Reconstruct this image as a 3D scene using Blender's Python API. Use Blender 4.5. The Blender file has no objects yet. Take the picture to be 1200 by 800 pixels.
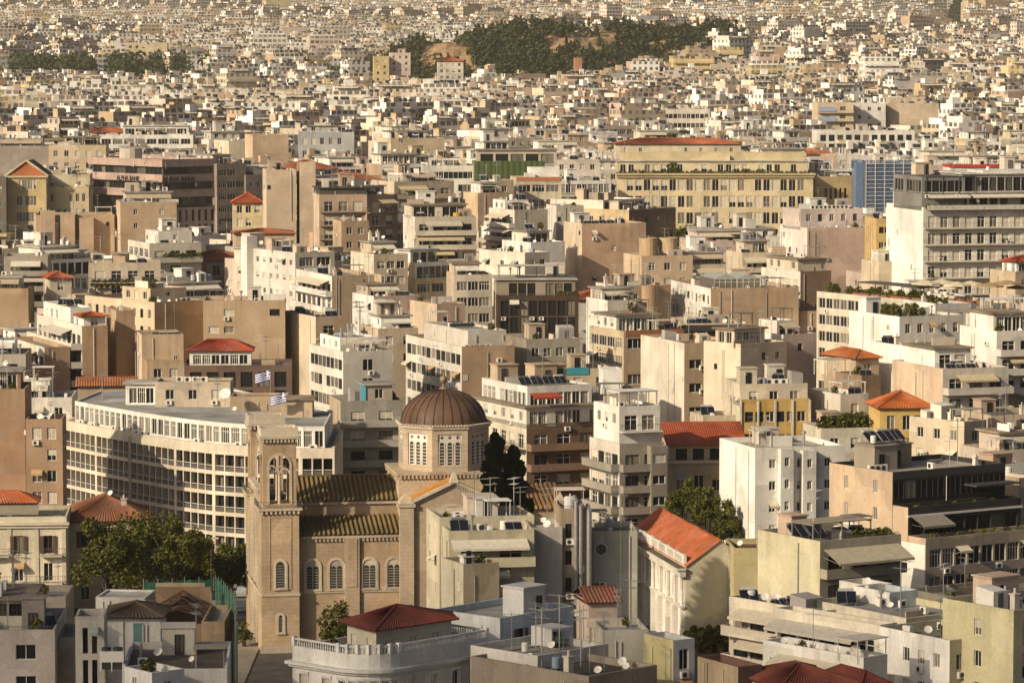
import bpy, math, random
import numpy as np
from mathutils import Vector
R = math.radians
SC = bpy.context.scene
COL = SC.collection

# ---------------------------------------------------------------- camera
CAM_Z, PITCH, FPX = 75.0, R(4.54), 4240.0
cam = bpy.data.cameras.new("camera")
cam.sensor_width = 36.0
cam.lens = 36.0 * FPX / 1200.0
cam.clip_start, cam.clip_end = 5.0, 30000.0
camo = bpy.data.objects.new("camera", cam)
COL.objects.link(camo)
camo.location = (0, 0, CAM_Z)
camo.rotation_euler = (math.pi / 2 - PITCH, 0, 0)
SC.camera = camo
SC.render.resolution_x, SC.render.resolution_y = 1024, 682
# ---------------------------------------------------------------- light: low warm sun from the left, a little behind the camera
SUN_EL, SUN_X, SUN_Y = R(27), -0.775, -0.632
world = bpy.data.worlds.new("World")
SC.world = world
world.use_nodes = True
wn = world.node_tree
sky = wn.nodes.new("ShaderNodeTexSky")
sky.sky_type = 'NISHITA'
sky.sun_disc = False
sky.sun_elevation = SUN_EL
sky.sun_rotation = math.atan2(SUN_X, SUN_Y) % (2 * math.pi)
sky.air_density, sky.dust_density, sky.ozone_density = 0.7, 5.0, 0.4
wn.links.new(sky.outputs[0], wn.nodes["Background"].inputs[0])
wn.nodes["Background"].inputs[1].default_value = 0.06
sun = bpy.data.lights.new("sun", 'SUN')
sun.energy, sun.angle, sun.color = 4.9, R(0.6), (1.0, 0.84, 0.605)
suno = bpy.data.objects.new("sun", sun)
COL.objects.link(suno)
TO_SUN = Vector((SUN_X * math.cos(SUN_EL), SUN_Y * math.cos(SUN_EL), math.sin(SUN_EL)))
suno.rotation_euler = TO_SUN.to_track_quat('Z', 'Y').to_euler()
suno.location = (-300, -200, 400)
SC.view_settings.view_transform = 'Standard'
SC.view_settings.look = 'None'
SC.view_settings.exposure = 0.14
SC.view_settings.gamma = 1.0
SC.cycles.use_denoising = True
SC.cycles.max_bounces = 5
SC.cycles.diffuse_bounces = 3
SC.cycles.volume_bounces = 0
SC.cycles.transparent_max_bounces = 32

# ---------------------------------------------------------------- picture point -> place, terrain
CP, SP = math.cos(PITCH), math.sin(PITCH)
def PX(x, y, d):
    u, v = (x - 600) / FPX, (400 - y) / FPX
    t = d / (CP + v * SP)
    return Vector((u * t, d, CAM_Z + t * (-SP + v * CP)))
def proj(X, Y, Z):
    dep = Y * CP - (Z - CAM_Z) * SP
    up = Y * SP + (Z - CAM_Z) * CP
    return 600 + FPX * X / dep, 400 - FPX * up / dep
_GD = [0, 300, 480, 570, 640, 720, 800, 900, 1100, 1300, 1750, 2300, 3000, 4000, 5200, 9000]
_GZ = [-2, 0, 0, 0, 7, 15, 20, 23, 26, 31, 43, 60, 82, 121, 175, 200]
def G(d): return float(np.interp(d, _GD, _GZ))
_RY = [0, 30, 60, 100, 150, 180, 200, 230, 260, 300, 350, 400, 450, 500, 560, 620, 700, 800]
_RD = [4000, 3000, 2300, 1750, 1300, 1080, 980, 860, 790, 730, 670, 620, 575, 530, 480, 430, 385, 330]
def droof(y): return float(np.interp(y, _RY, _RD))

# ---------------------------------------------------------------- materials
def nodes_of(name):
    m = bpy.data.materials.new(name)
    m.use_nodes = True
    nt = m.node_tree
    return m, nt, nt.nodes["Principled BSDF"]
def N(nt, t, **kw):
    n = nt.nodes.new(t)
    for k, v in kw.items():
        if k.startswith("i"): n.inputs[int(k[1:])].default_value = v
        else: setattr(n, k, v)
    return n
def math_n(nt, op, a, b=None, c=None):
    n = nt.nodes.new("ShaderNodeMath"); n.operation = op
    for i, x in enumerate((a, b, c)):
        if x is None: continue
        if isinstance(x, (int, float)): n.inputs[i].default_value = x
        else: nt.links.new(x, n.inputs[i])
    return n.outputs[0]
def mixc(nt, fac, a, b, mode='MIX'):
    n = nt.nodes.new("ShaderNodeMix"); n.data_type = 'RGBA'; n.blend_type = mode
    for s, x in ((0, fac), (6, a), (7, b)):
        if isinstance(x, (int, float)): n.inputs[s].default_value = x
        elif isinstance(x, tuple): n.inputs[s].default_value = (*x[:3], 1)
        else: nt.links.new(x, n.inputs[s])
    return n.outputs[2]
def ramp(nt, fac, lo, hi, a=0.0, b=1.0):
    n = nt.nodes.new("ShaderNodeMapRange")
    n.inputs[1].default_value, n.inputs[2].default_value = lo, hi
    n.inputs[3].default_value, n.inputs[4].default_value = a, b
    nt.links.new(fac, n.inputs[0])
    return n.outputs[0]
def coords(nt):
    tc = nt.nodes.new("ShaderNodeTexCoord")
    oi = nt.nodes.new("ShaderNodeObjectInfo")
    sc_ = N(nt, "ShaderNodeVectorMath", operation='SCALE')
    add = N(nt, "ShaderNodeVectorMath", operation='ADD')
    cmb = nt.nodes.new("ShaderNodeCombineXYZ")
    for i in range(3): nt.links.new(oi.outputs["Random"], cmb.inputs[i])
    nt.links.new(cmb.outputs[0], sc_.inputs[0]); sc_.inputs[3].default_value = 173.0
    nt.links.new(tc.outputs["Object"], add.inputs[0]); nt.links.new(sc_.outputs[0], add.inputs[1])
    return add.outputs[0], oi
def noise(nt, vec, scale, detail=3, rough=.6, sx=None):
    if sx:
        mp = nt.nodes.new("ShaderNodeMapping"); mp.inputs[3].default_value = sx
        nt.links.new(vec, mp.inputs[0]); vec = mp.outputs[0]
    n = nt.nodes.new("ShaderNodeTexNoise")
    n.inputs["Scale"].default_value, n.inputs["Detail"].default_value, n.inputs["Roughness"].default_value = scale, detail, rough
    nt.links.new(vec, n.inputs["Vector"])
    return n.outputs[0]
def weathered(name, rough=.9, streak=.14, blotch=.22, bump=.3, fine=4.0, patch=.16, topstain=.24, courses=False, famp=.14):
    m, nt, bs = nodes_of(name)
    vec, oi = coords(nt)
    big = ramp(nt, noise(nt, vec, .16, 4), .32, .7, 1 - blotch, 1.08)
    st = ramp(nt, noise(nt, vec, 1.0, 4, .65, (1.3, 1.3, .07)), .50, .78, 0, 1)
    st2 = ramp(nt, noise(nt, vec, .3, 2), .4, .65, 0, streak)
    fin = ramp(nt, noise(nt, vec, fine, 5, .7), .3, .72, 1 - famp, 1 + famp * .55)
    edge = ramp(nt, noise(nt, vec, .9, 5, .7), .56, .7, 1.0, .86)
    big = math_n(nt, 'MULTIPLY', big, edge)
    k = math_n(nt, 'MULTIPLY', big, fin)
    vo = nt.nodes.new("ShaderNodeTexVoronoi"); vo.distance = 'CHEBYCHEV'; vo.inputs["Scale"].default_value = .17; nt.links.new(vec, vo.inputs["Vector"])
    sp = nt.nodes.new("ShaderNodeSeparateColor"); nt.links.new(vo.outputs["Color"], sp.inputs[0])
    k = math_n(nt, 'MULTIPLY', k, ramp(nt, sp.outputs[0], 0, 1, 1 - patch, 1 + patch * .6))
    if topstain:
        tg = nt.nodes.new("ShaderNodeTexCoord"); sz = nt.nodes.new("ShaderNodeSeparateXYZ"); nt.links.new(tg.outputs["Generated"], sz.inputs[0])
        drip = ramp(nt, noise(nt, vec, 1.0, 5, .7, (.8, .8, .05)), .46, .70, 0, 1)
        k = math_n(nt, 'MULTIPLY', k, math_n(nt, 'SUBTRACT', 1.0, math_n(nt, 'MULTIPLY', math_n(nt, 'MULTIPLY', drip, ramp(nt, sz.outputs[2], .70, 1.0, 0, 1)), topstain)))
    k = math_n(nt, 'MULTIPLY', k, math_n(nt, 'SUBTRACT', 1.0, math_n(nt, 'MULTIPLY', st, st2)))
    if courses:      # stone courses with slightly darker joints
        tq = nt.nodes.new("ShaderNodeTexCoord"); sq = nt.nodes.new("ShaderNodeSeparateXYZ"); nt.links.new(tq.outputs["Object"], sq.inputs[0]); cq = nt.nodes.new("ShaderNodeCombineXYZ")
        nt.links.new(math_n(nt, 'ADD', sq.outputs[0], sq.outputs[1]), cq.inputs[0]); nt.links.new(sq.outputs[2], cq.inputs[1])
        br = nt.nodes.new("ShaderNodeTexBrick"); nt.links.new(cq.outputs[0], br.inputs[0]); br.inputs["Scale"].default_value = 1.0; br.inputs["Brick Width"].default_value = 1.1; br.inputs["Row Height"].default_value = .5; br.inputs["Mortar Size"].default_value = .03
        br.inputs["Color1"].default_value = (1.03, 1.03, 1.03, 1); br.inputs["Color2"].default_value = (.95, .95, .95, 1); br.inputs["Mortar"].default_value = (.84, .84, .84, 1); sb = nt.nodes.new("ShaderNodeSeparateColor"); nt.links.new(br.outputs[0], sb.inputs[0]); k = math_n(nt, 'MULTIPLY', k, sb.outputs[0])
    hsv = nt.nodes.new("ShaderNodeHueSaturation")
    nt.links.new(oi.outputs["Color"], hsv.inputs["Color"]); nt.links.new(k, hsv.inputs["Value"])
    nt.links.new(ramp(nt, noise(nt, vec, .5, 3), .3, .7, .494, .506), hsv.inputs["Hue"]); nt.links.new(ramp(nt, noise(nt, vec, .37, 4), .3, .7, .85, 1.06), hsv.inputs["Saturation"])
    nt.links.new(hsv.outputs[0], bs.inputs["Base Color"])
    bs.inputs["Roughness"].default_value = rough
    bs.inputs["Specular IOR Level"].default_value = .2
    b = nt.nodes.new("ShaderNodeBump"); b.inputs["Strength"].default_value = bump; b.inputs["Distance"].default_value = .03
    nt.links.new(noise(nt, vec, 5.0, 4), b.inputs["Height"]); nt.links.new(b.outputs[0], bs.inputs["Normal"])
    return m
def plain(name, rgb, rough=.6, metal=0.0, spec=.4, useobj=False, var=.12):
    m, nt, bs = nodes_of(name)
    vec, oi = coords(nt)
    k = ramp(nt, noise(nt, vec, 1.7, 3), .3, .7, 1 - var, 1 + var)
    hsv = nt.nodes.new("ShaderNodeHueSaturation")
    if useobj: nt.links.new(oi.outputs["Color"], hsv.inputs["Color"])
    else: hsv.inputs["Color"].default_value = (*rgb, 1)
    nt.links.new(k, hsv.inputs["Value"]); nt.links.new(hsv.outputs[0], bs.inputs["Base Color"])
    bs.inputs["Roughness"].default_value, bs.inputs["Metallic"].default_value = rough, metal
    bs.inputs["Specular IOR Level"].default_value = spec
    return m
M = {}
M['wall'] = weathered('plaster')
M['roof'] = weathered('roof_screed', streak=.1, blotch=.45, bump=.4, fine=1.6, patch=.2, topstain=0)
M['stone'] = weathered('limestone', streak=.3, blotch=.22, courses=True)
M['tile'] = weathered('clay_tiles', rough=.9, streak=0.0, blotch=.5, fine=2.8, patch=.1, topstain=0, famp=.34)
M['cloth'] = plain('awning_cloth', (0,)*3, .85, useobj=True, spec=.1)
M['paint'] = plain('paint', (0,)*3, .55, useobj=True)
M['white'] = plain('white_paint', (.72, .69, .63), .5)
M['dark'] = plain('dark_metal', (.035, .033, .03), .45)
M['steel'] = plain('galvanised_steel', (.42, .42, .41), .4, .6)
M['rail'] = plain('rail_iron', (.12, .115, .105), .5)
M['panel'] = plain('solar_glass', (.012, .014, .022), .12, spec=.6)
M['brown'] = plain('brown_wood', (.085, .05, .032), .6)
M['fan'] = plain('fan_grille', (.03, .03, .03), .6)
def glass_mat():
    m, nt, bs = nodes_of('window_glass')
    vec, oi = coords(nt)
    r = oi.outputs["Random"]
    cur = math_n(nt, 'LESS_THAN', r, .26)
    folds = ramp(nt, noise(nt, vec, 3.0, 2, .5, (3, 3, .15)), .35, .65, .55, 1)
    fr = math_n(nt, 'FRACT', math_n(nt, 'MULTIPLY', r, 37.0))
    c2 = mixc(nt, fr, (.30, .265, .205), (.12, .11, .10))
    hsv = nt.nodes.new("ShaderNodeHueSaturation"); nt.links.new(c2, hsv.inputs["Color"]); nt.links.new(folds, hsv.inputs["Value"])
    base = mixc(nt, cur, (.018, .019, .02), hsv.outputs[0])
    nt.links.new(base, bs.inputs["Base Color"])
    bs.inputs["Roughness"].default_value = .12
    bs.inputs["Specular IOR Level"].default_value = .18
    return m
M['glass'] = glass_mat()
def leaf_mat(name, c1, c2):
    m, nt, bs = nodes_of(name)
    g = nt.nodes.new("ShaderNodeNewGeometry")
    vec, oi = coords(nt)
    f = ramp(nt, noise(nt, vec, .7, 3), .3, .7)
    c = mixc(nt, f, c1, c2)
    hsv = nt.nodes.new("ShaderNodeHueSaturation"); nt.links.new(c, hsv.inputs["Color"])
    nt.links.new(ramp(nt, g.outputs["Random Per Island"], 0, 1, .6, 1.45), hsv.inputs["Value"])
    nt.links.new(hsv.outputs[0], bs.inputs["Base Color"])
    bs.inputs["Roughness"].default_value = .7
    bs.inputs["Specular IOR Level"].default_value = .15
    tr = nt.nodes.new("ShaderNodeBsdfTranslucent"); nt.links.new(hsv.outputs[0], tr.inputs[0])
    mx = nt.nodes.new("ShaderNodeMixShader"); mx.inputs[0].default_value = .25
    nt.links.new(bs.outputs[0], mx.inputs[1]); nt.links.new(tr.outputs[0], mx.inputs[2])
    nt.links.new(mx.outputs[0], nt.nodes["Material Output"].inputs[0])
    return m
M['leaf'] = leaf_mat('broad_leaf', (.052, .066, .012), (.135, .125, .024))
M['needle'] = leaf_mat('cypress_leaf', (.010, .020, .008), (.022, .034, .012))
M['pine'] = leaf_mat('pine_wood', (.040, .056, .019), (.095, .104, .040))  # greens lightened, distance haze put into the leaf colour
M['bark'] = plain('bark', (.07, .05, .035), .9)
def net_mat(name, rgb, cover):
    m, nt, bs = nodes_of(name)
    vec, oi = coords(nt)
    f = ramp(nt, noise(nt, vec, 2.2, 4, .6, (1, 1, .35)), .3, .72, .72, 1.25)
    hsv = nt.nodes.new("ShaderNodeHueSaturation"); hsv.inputs["Color"].default_value = (*rgb, 1); nt.links.new(f, hsv.inputs["Value"])
    nt.links.new(hsv.outputs[0], bs.inputs["Base Color"]); bs.inputs["Roughness"].default_value = .8
    t = nt.nodes.new("ShaderNodeBsdfTransparent"); mx = nt.nodes.new("ShaderNodeMixShader"); mx.inputs[0].default_value = cover
    nt.links.new(t.outputs[0], mx.inputs[1]); nt.links.new(bs.outputs[0], mx.inputs[2])
    nt.links.new(mx.outputs[0], nt.nodes["Material Output"].inputs[0])
    return m
M['net'] = net_mat('debris_net', (.02, .13, .075), .8)
M['bluenet'] = net_mat('blue_net', (.07, .15, .30), .42)

# ---------------------------------------------------------------- mesh builder
class MB:
    def __init__(s): s.v, s.f, s.m = [], [], []
    def quad(s, *p, mat=0):
        n = len(s.v); s.v += [tuple(q) for q in p]; s.f.append(tuple(range(n, n + len(p)))); s.m.append(mat)
    def box(s, x0, x1, y0, y1, z0, z1, mat=0, bottom=True):
        n = len(s.v)
        s.v += [(x0, y0, z0), (x1, y0, z0), (x1, y1, z0), (x0, y1, z0), (x0, y0, z1), (x1, y0, z1), (x1, y1, z1), (x0, y1, z1)]
        fs = [(4, 5, 6, 7), (0, 1, 5, 4), (1, 2, 6, 5), (2, 3, 7, 6), (3, 0, 4, 7)]
        if bottom: fs.append((3, 2, 1, 0))
        for f in fs: s.f.append(tuple(n + i for i in f)); s.m.append(mat)
    def bar(s, a, b, r, mat=0, n=4, r2=None):
        a, b = Vector(a), Vector(b); ax = (b - a).normalized()
        t = Vector((0, 0, 1)) if abs(ax.z) < .9 else Vector((1, 0, 0))
        u = ax.cross(t).normalized(); w = ax.cross(u)
        r2 = r if r2 is None else r2
        k = len(s.v)
        for c, rr in ((a, r), (b, r2)):
            for i in range(n):
                an = 2 * math.pi * (i + .5) / n
                s.v.append(tuple(c + (u * math.cos(an) + w * math.sin(an)) * rr))
        for i in range(n):
            j = (i + 1) % n
            s.f.append((k + i, k + j, k + n + j, k + n + i)); s.m.append(mat)
        s.f.append(tuple(k + i for i in range(n))[::-1]); s.m.append(mat)
        s.f.append(tuple(k + n + i for i in range(n))); s.m.append(mat)
    def lathe(s, prof, n=16, mat=0, cx=0, cy=0, rot=0.0):
        k = len(s.v)
        for r, z in prof:
            for i in range(n):
                an = rot + 2 * math.pi * i / n
                s.v.append((cx + r * math.cos(an), cy + r * math.sin(an), z))
        for j in range(len(prof) - 1):
            for i in range(n):
                i2 = (i + 1) % n
                s.f.append((k + j * n + i, k + j * n + i2, k + (j + 1) * n + i2, k + (j + 1) * n + i)); s.m.append(mat)
    def mesh(s, name, mats):
        me = bpy.data.meshes.new(name)
        me.from_pydata(s.v, [], s.f)
        for m in mats: me.materials.append(M[m] if isinstance(m, str) else m)
        if len(mats) > 1: me.polygons.foreach_set("material_index", s.m)
        me.update()
        return me
    def build(s, name, mats, parent=None, color=None, loc=None, smooth=False):
        if not s.f: return None
        me = s.mesh(name, mats if isinstance(mats, (list, tuple)) else [mats])
        if smooth: me.polygons.foreach_set("use_smooth", [True] * len(me.polygons))
        return ob(name, me, parent, color, loc)
def ob(name, data, parent=None, color=None, loc=None, rz=0.0, scale=None):
    o = bpy.data.objects.new(name, data)
    COL.objects.link(o)
    if parent is not None: o.parent = parent
    if color is not None: o.color = (*color[:3], 1)
    if loc is not None: o.location = loc
    if rz: o.rotation_euler = (0, 0, rz)
    if scale is not None: o.scale = scale if isinstance(scale, (tuple, list)) else (scale,) * 3
    return o
def tag(o, label, cat=None, group=None, kind=None):
    o["label"] = label
    if cat: o["category"] = cat
    if group: o["group"] = group
    if kind: o["kind"] = kind
    return o
def jit(rng, c, k=.08):
    f = 1 + rng.uniform(-k, k); return tuple(min(.9, x * f * (1 + rng.uniform(-k, k) * .25)) for x in c)
# true surface colours (albedo)
WHITE, CREAM, TAN, PEACH, YEL, GREY, PINK, BRN, OLIVE, DGREY, BEIGE = (.80, .77, .72), (.68, .62, .53), (.50, .38, .275), (.60, .46, .35), (.60, .47, .24), \
    (.42, .40, .37), (.60, .49, .43), (.19, .13, .095), (.50, .47, .36), (.15, .145, .135), (.60, .51, .41)
TERRA, ORANGE, REDD = (.42, .125, .05), (.52, .14, .045), (.21, .065, .042)
SCREED, SCRB, SCRW = (.36, .335, .295), (.30, .24, .175), (.50, .47, .42)
# ---------------------------------------------------------------- windows and other repeated parts (meshes shared)
_cache = {}
def cached(key, fn):
    if key not in _cache: _cache[key] = fn()
    return _cache[key]
def win_mesh(w, h, style, which):
    """which: 'all' (glass + frame), 'frame' or 'pane'"""
    mb = MB(); t = .07
    fm = {'two': 1, 'tri': 1, 'door': 1, 'shut': 1, 'half': 1, 'dark': 2, 'grid': 2, 'wood': 3, 'quad': 1}[style]
    x0, x1 = -w / 2, w / 2
    if which in ('all', 'pane'):
        mb.quad((x0, 0, 0), (x1, 0, 0), (x1, 0, h), (x0, 0, h), mat=0)
    if which in ('all', 'frame'):
        mb.box(x0, x0 + t, -.07, -.004, 0, h, fm); mb.box(x1 - t, x1, -.07, -.004, 0, h, fm)
        mb.box(x0 + t, x1 - t, -.07, -.004, h - t, h, fm); mb.box(x0 + t, x1 - t, -.07, -.004, 0, t, fm)
        nm = {'two': 1, 'tri': 2, 'door': 1, 'shut': 1, 'half': 1, 'dark': 1, 'grid': 3, 'wood': 1, 'quad': 3}[style]
        for i in range(nm):
            x = x0 + w * (i + 1) / (nm + 1)
            mb.box(x - .035, x + .035, -.065, -.003, t, h - t, fm)
        if style in ('grid', 'quad', 'door'):
            z = h * .72; mb.box(x0 + t, x1 - t, -.06, -.002, z - .035, z + .035, fm)
        if style == 'shut':
            mb.box(x0 + t, x1 - t, -.055, -.012, t, h - t, 4)
        if style == 'half':
            mb.box(x0 + t, x1 - t, -.055, -.012, h * .45, h - t, 4)
        if style == 'wood':
            for s in (-1, 1):
                xa = s * (w / 2 + .03); xb = s * (w / 2 + w * .42)
                mb.box(min(xa, xb), max(xa, xb), -.36, -.31, .02, h - .02, 3)
    return mb.mesh('window', [M['glass'], M['white'], M['dark'], M['brown'], M['cloth']])
def add_window(parent, x, y, z, rz, w, h, style, rng, split=False):
    w, h = round(w, 1), round(h, 1)
    if split:
        o = ob('window', cached(('wf', w, h, style), lambda: win_mesh(w, h, style, 'frame')), parent, jit(rng, (.5, .46, .38)), (x, y, z), rz)
        ob('pane', cached(('wp', w, h), lambda: win_mesh(w, h, 'two', 'pane')), o)
    else:
        o = ob('window', cached(('w', w, h, style), lambda: win_mesh(w, h, style, 'all')), parent, jit(rng, (.5, .46, .38)), (x, y, z), rz)
    return o
def rail_mb(L, h=1.0, step=.28, mb=None, y=0, z=0):
    mb = mb or MB()
    mb.box(0, L, y - .025, y + .025, z + h - .05, z + h, 1)
    mb.box(0, L, y - .015, y + .015, z + .08, z + .12, 1)
    n = max(2, int(L / step))
    for i in range(n + 1):
        x = L * i / n
        mb.box(x - .016, x + .016, y - .012, y + .012, z + .12, z + h - .05, 1, bottom=False)
    return mb
def balcony_mesh(L, dep, kind):
    mb = MB()
    mb.box(0, L, -dep, -.01, -.16, 0, 0)
    if kind == 's':
        mb.box(0, L, -dep, -dep + .12, 0, .95, 0)
        mb.box(0, .12, -dep + .12, -.01, 0, .95, 0); mb.box(L - .12, L, -dep + .12, -.01, 0, .95, 0)
    else:
        rail_mb(L, 1.0, .3, mb, -dep + .06, 0)
        for x in (.02, L - .02):
            mb.box(x - .02, x + .02, -dep + .06, -.01, .95, 1.0, 1)
            for k in range(1, 4): mb.box(x - .012, x + .012, -dep + .06 + (dep - .06) * k / 4 - .012, -dep + .06 + (dep - .06) * k / 4 + .012, 0, .95, 1)
    return mb.mesh('balcony', [M['wall'], M['rail']])
def awning_mesh(L, dep, drop):
    mb = MB()
    mb.quad((0, -.02, 0), (0, -dep, -drop), (L, -dep, -drop), (L, -.02, 0))
    mb.quad((0, -.02, -.04), (L, -.02, -.04), (L, -dep, -drop - .04), (0, -dep, -drop - .04))
    mb.box(0, L, -dep - .02, -dep, -drop - .28, -drop)
    n = max(1, int(L / 2.5))
    for i in range(n + 1):
        x = min(L - .03, max(.03, L * i / n)); mb.bar((x, -.03, -.9), (x, -dep + .02, -drop - .05), .02)
    return mb.mesh('awning', [M['cloth']])
def m_solar_panel():
    mb = MB()
    mb.quad((-1, -.9, .35), (1, -.9, .35), (1, .45, 1.35), (-1, .45, 1.35), mat=0)
    mb.quad((-1, -.9, .30), (-1, .45, 1.30), (1, .45, 1.30), (1, -.9, .30), mat=1)
    for x in (-1.02, 0, 1.02):
        mb.bar((x, -.92, .34), (x, .47, 1.37), .03, 1)
    for x in (-.9, .9):
        mb.bar((x, .5, 0), (x, .5, 1.4), .03, 1); mb.bar((x, -.9, 0), (x, -.9, .35), .03, 1); mb.bar((x, -.9, .03), (x, .5, .03), .025, 1)
    return mb.mesh('solar_heater', [M['panel'], M['steel']])
def m_tank():
    mb = MB(); mb.bar((-.8, .62, 1.45), (.8, .62, 1.45), .2, 0, 10)
    return mb.mesh('tank', [M['paint']])
def m_ac():
    mb = MB(); mb.box(-.45, .45, -.17, .17, .08, .72, 0); mb.box(-.4, -.3, -.15, .15, 0, .08, 2); mb.box(.3, .4, -.15, .15, 0, .08, 2)
    mb.bar((-.08, -.17, .4), (-.08, -.185, .4), .25, 1, 12)
    return mb.mesh('air_conditioner', [M['white'], M['fan'], M['steel']])
def m_dish():
    mb = MB(); mb.bar((0, 0, 0), (0, 0, .9), .035, 1)
    pr = [(.001, 0), (.2, .02), (.38, .075), (.5, .13)]
    k = len(mb.v)
    mb.lathe(pr, 12, 0)
    q = Vector((-.25, -.75, .6)).to_track_quat('Z', 'Y')
    for i in range(k, len(mb.v)): mb.v[i] = tuple(q @ Vector(mb.v[i]) + Vector((0, -.06, .95)))
    mb.bar((0, -.06, .95), tuple(q @ Vector((0, 0, .5)) + Vector((0, -.06, .95))), .02, 1)
    return mb.mesh('satellite_dish', [M['white'], M['steel']])
def m_antenna():
    mb = MB(); mb.bar((0, 0, 0), (0, 0, 3.6), .04, 0)
    for z, L in ((3.5, .9), (3.0, .6)):
        mb.bar((-L, 0, z), (L, 0, z), .018, 0)
        for k in range(-3, 4): mb.bar((k * L / 3.3, -.32, z), (k * L / 3.3, .32, z), .013, 0)
    return mb.mesh('antenna', [M['steel']])
def m_tankv():
    mb = MB(); mb.lathe([(.001, .3), (.55, .3), (.55, 1.5), (.45, 1.62), (.001, 1.66)], 12, 0)
    for x, y in ((-.4, -.4), (.4, -.4), (.4, .4), (-.4, .4)): mb.bar((x, y, 0), (x, y, .32), .035, 1)
    return mb.mesh('water_tank', [M['paint'], M['steel']])
def m_chimney():
    mb = MB(); mb.box(-.28, .28, -.28, .28, 0, 1.5); mb.box(-.36, .36, -.36, .36, 1.5, 1.62); mb.bar((0, 0, 1.6), (0, 0, 2.05), .12, 0, 8)
    return mb.mesh('chimney', [M['wall']])
def m_shrub(seed, n=150):
    rg = random.Random(seed); mb = MB()
    for _ in range(n):
        a, b = rg.uniform(0, 6.28), rg.uniform(-.4, 1.5); r = rg.uniform(.25, 1) ** .6
        c = Vector((math.cos(a) * math.cos(b) * .6, math.sin(a) * math.cos(b) * .6, .65 + math.sin(b) * .62)) * r
        u = Vector((rg.uniform(-1, 1), rg.uniform(-1, 1), rg.uniform(-1, 1))).normalized(); w = u.orthogonal().normalized(); s = rg.uniform(.07, .15)
        mb.quad(c - u * s - w * s * .6, c + u * s - w * s * .6, c + u * s + w * s * .6, c - u * s + w * s * .6)
    return mb.mesh('foliage', [M['leaf']])
def m_pot():
    mb = MB(); mb.lathe([(.001, 0), (.2, 0), (.28, .42), (.24, .42), (.001, .36)], 8); return mb.mesh('planter', [M['paint']])
def solar(parent, x, y, z, rng, s=1.0, rz=None, tank=True):
    o = ob('solar_heater', cached('solar', m_solar_panel), parent, None, (x, y, z), -parent.rotation_euler.z + R(rng.uniform(-8, 22)) if rz is None else rz, s)
    if tank: ob('tank', cached('tank', m_tank), o, rng.choice([(.4, .4, .4), (.5, .48, .45), (.2, .2, .2), (.14, .13, .12)]))
    return o
def plant(parent, x, y, z, rng, s=1.0):
    o = ob('planter', cached('pot', m_pot), parent, rng.choice([(.35, .15, .08), (.5, .46, .4)]), (x, y, z), rng.uniform(0, 6), s)
    k = rng.randrange(3); ob('foliage', cached(('shrub', k), lambda: m_shrub(k)), o)
    return o
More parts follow.
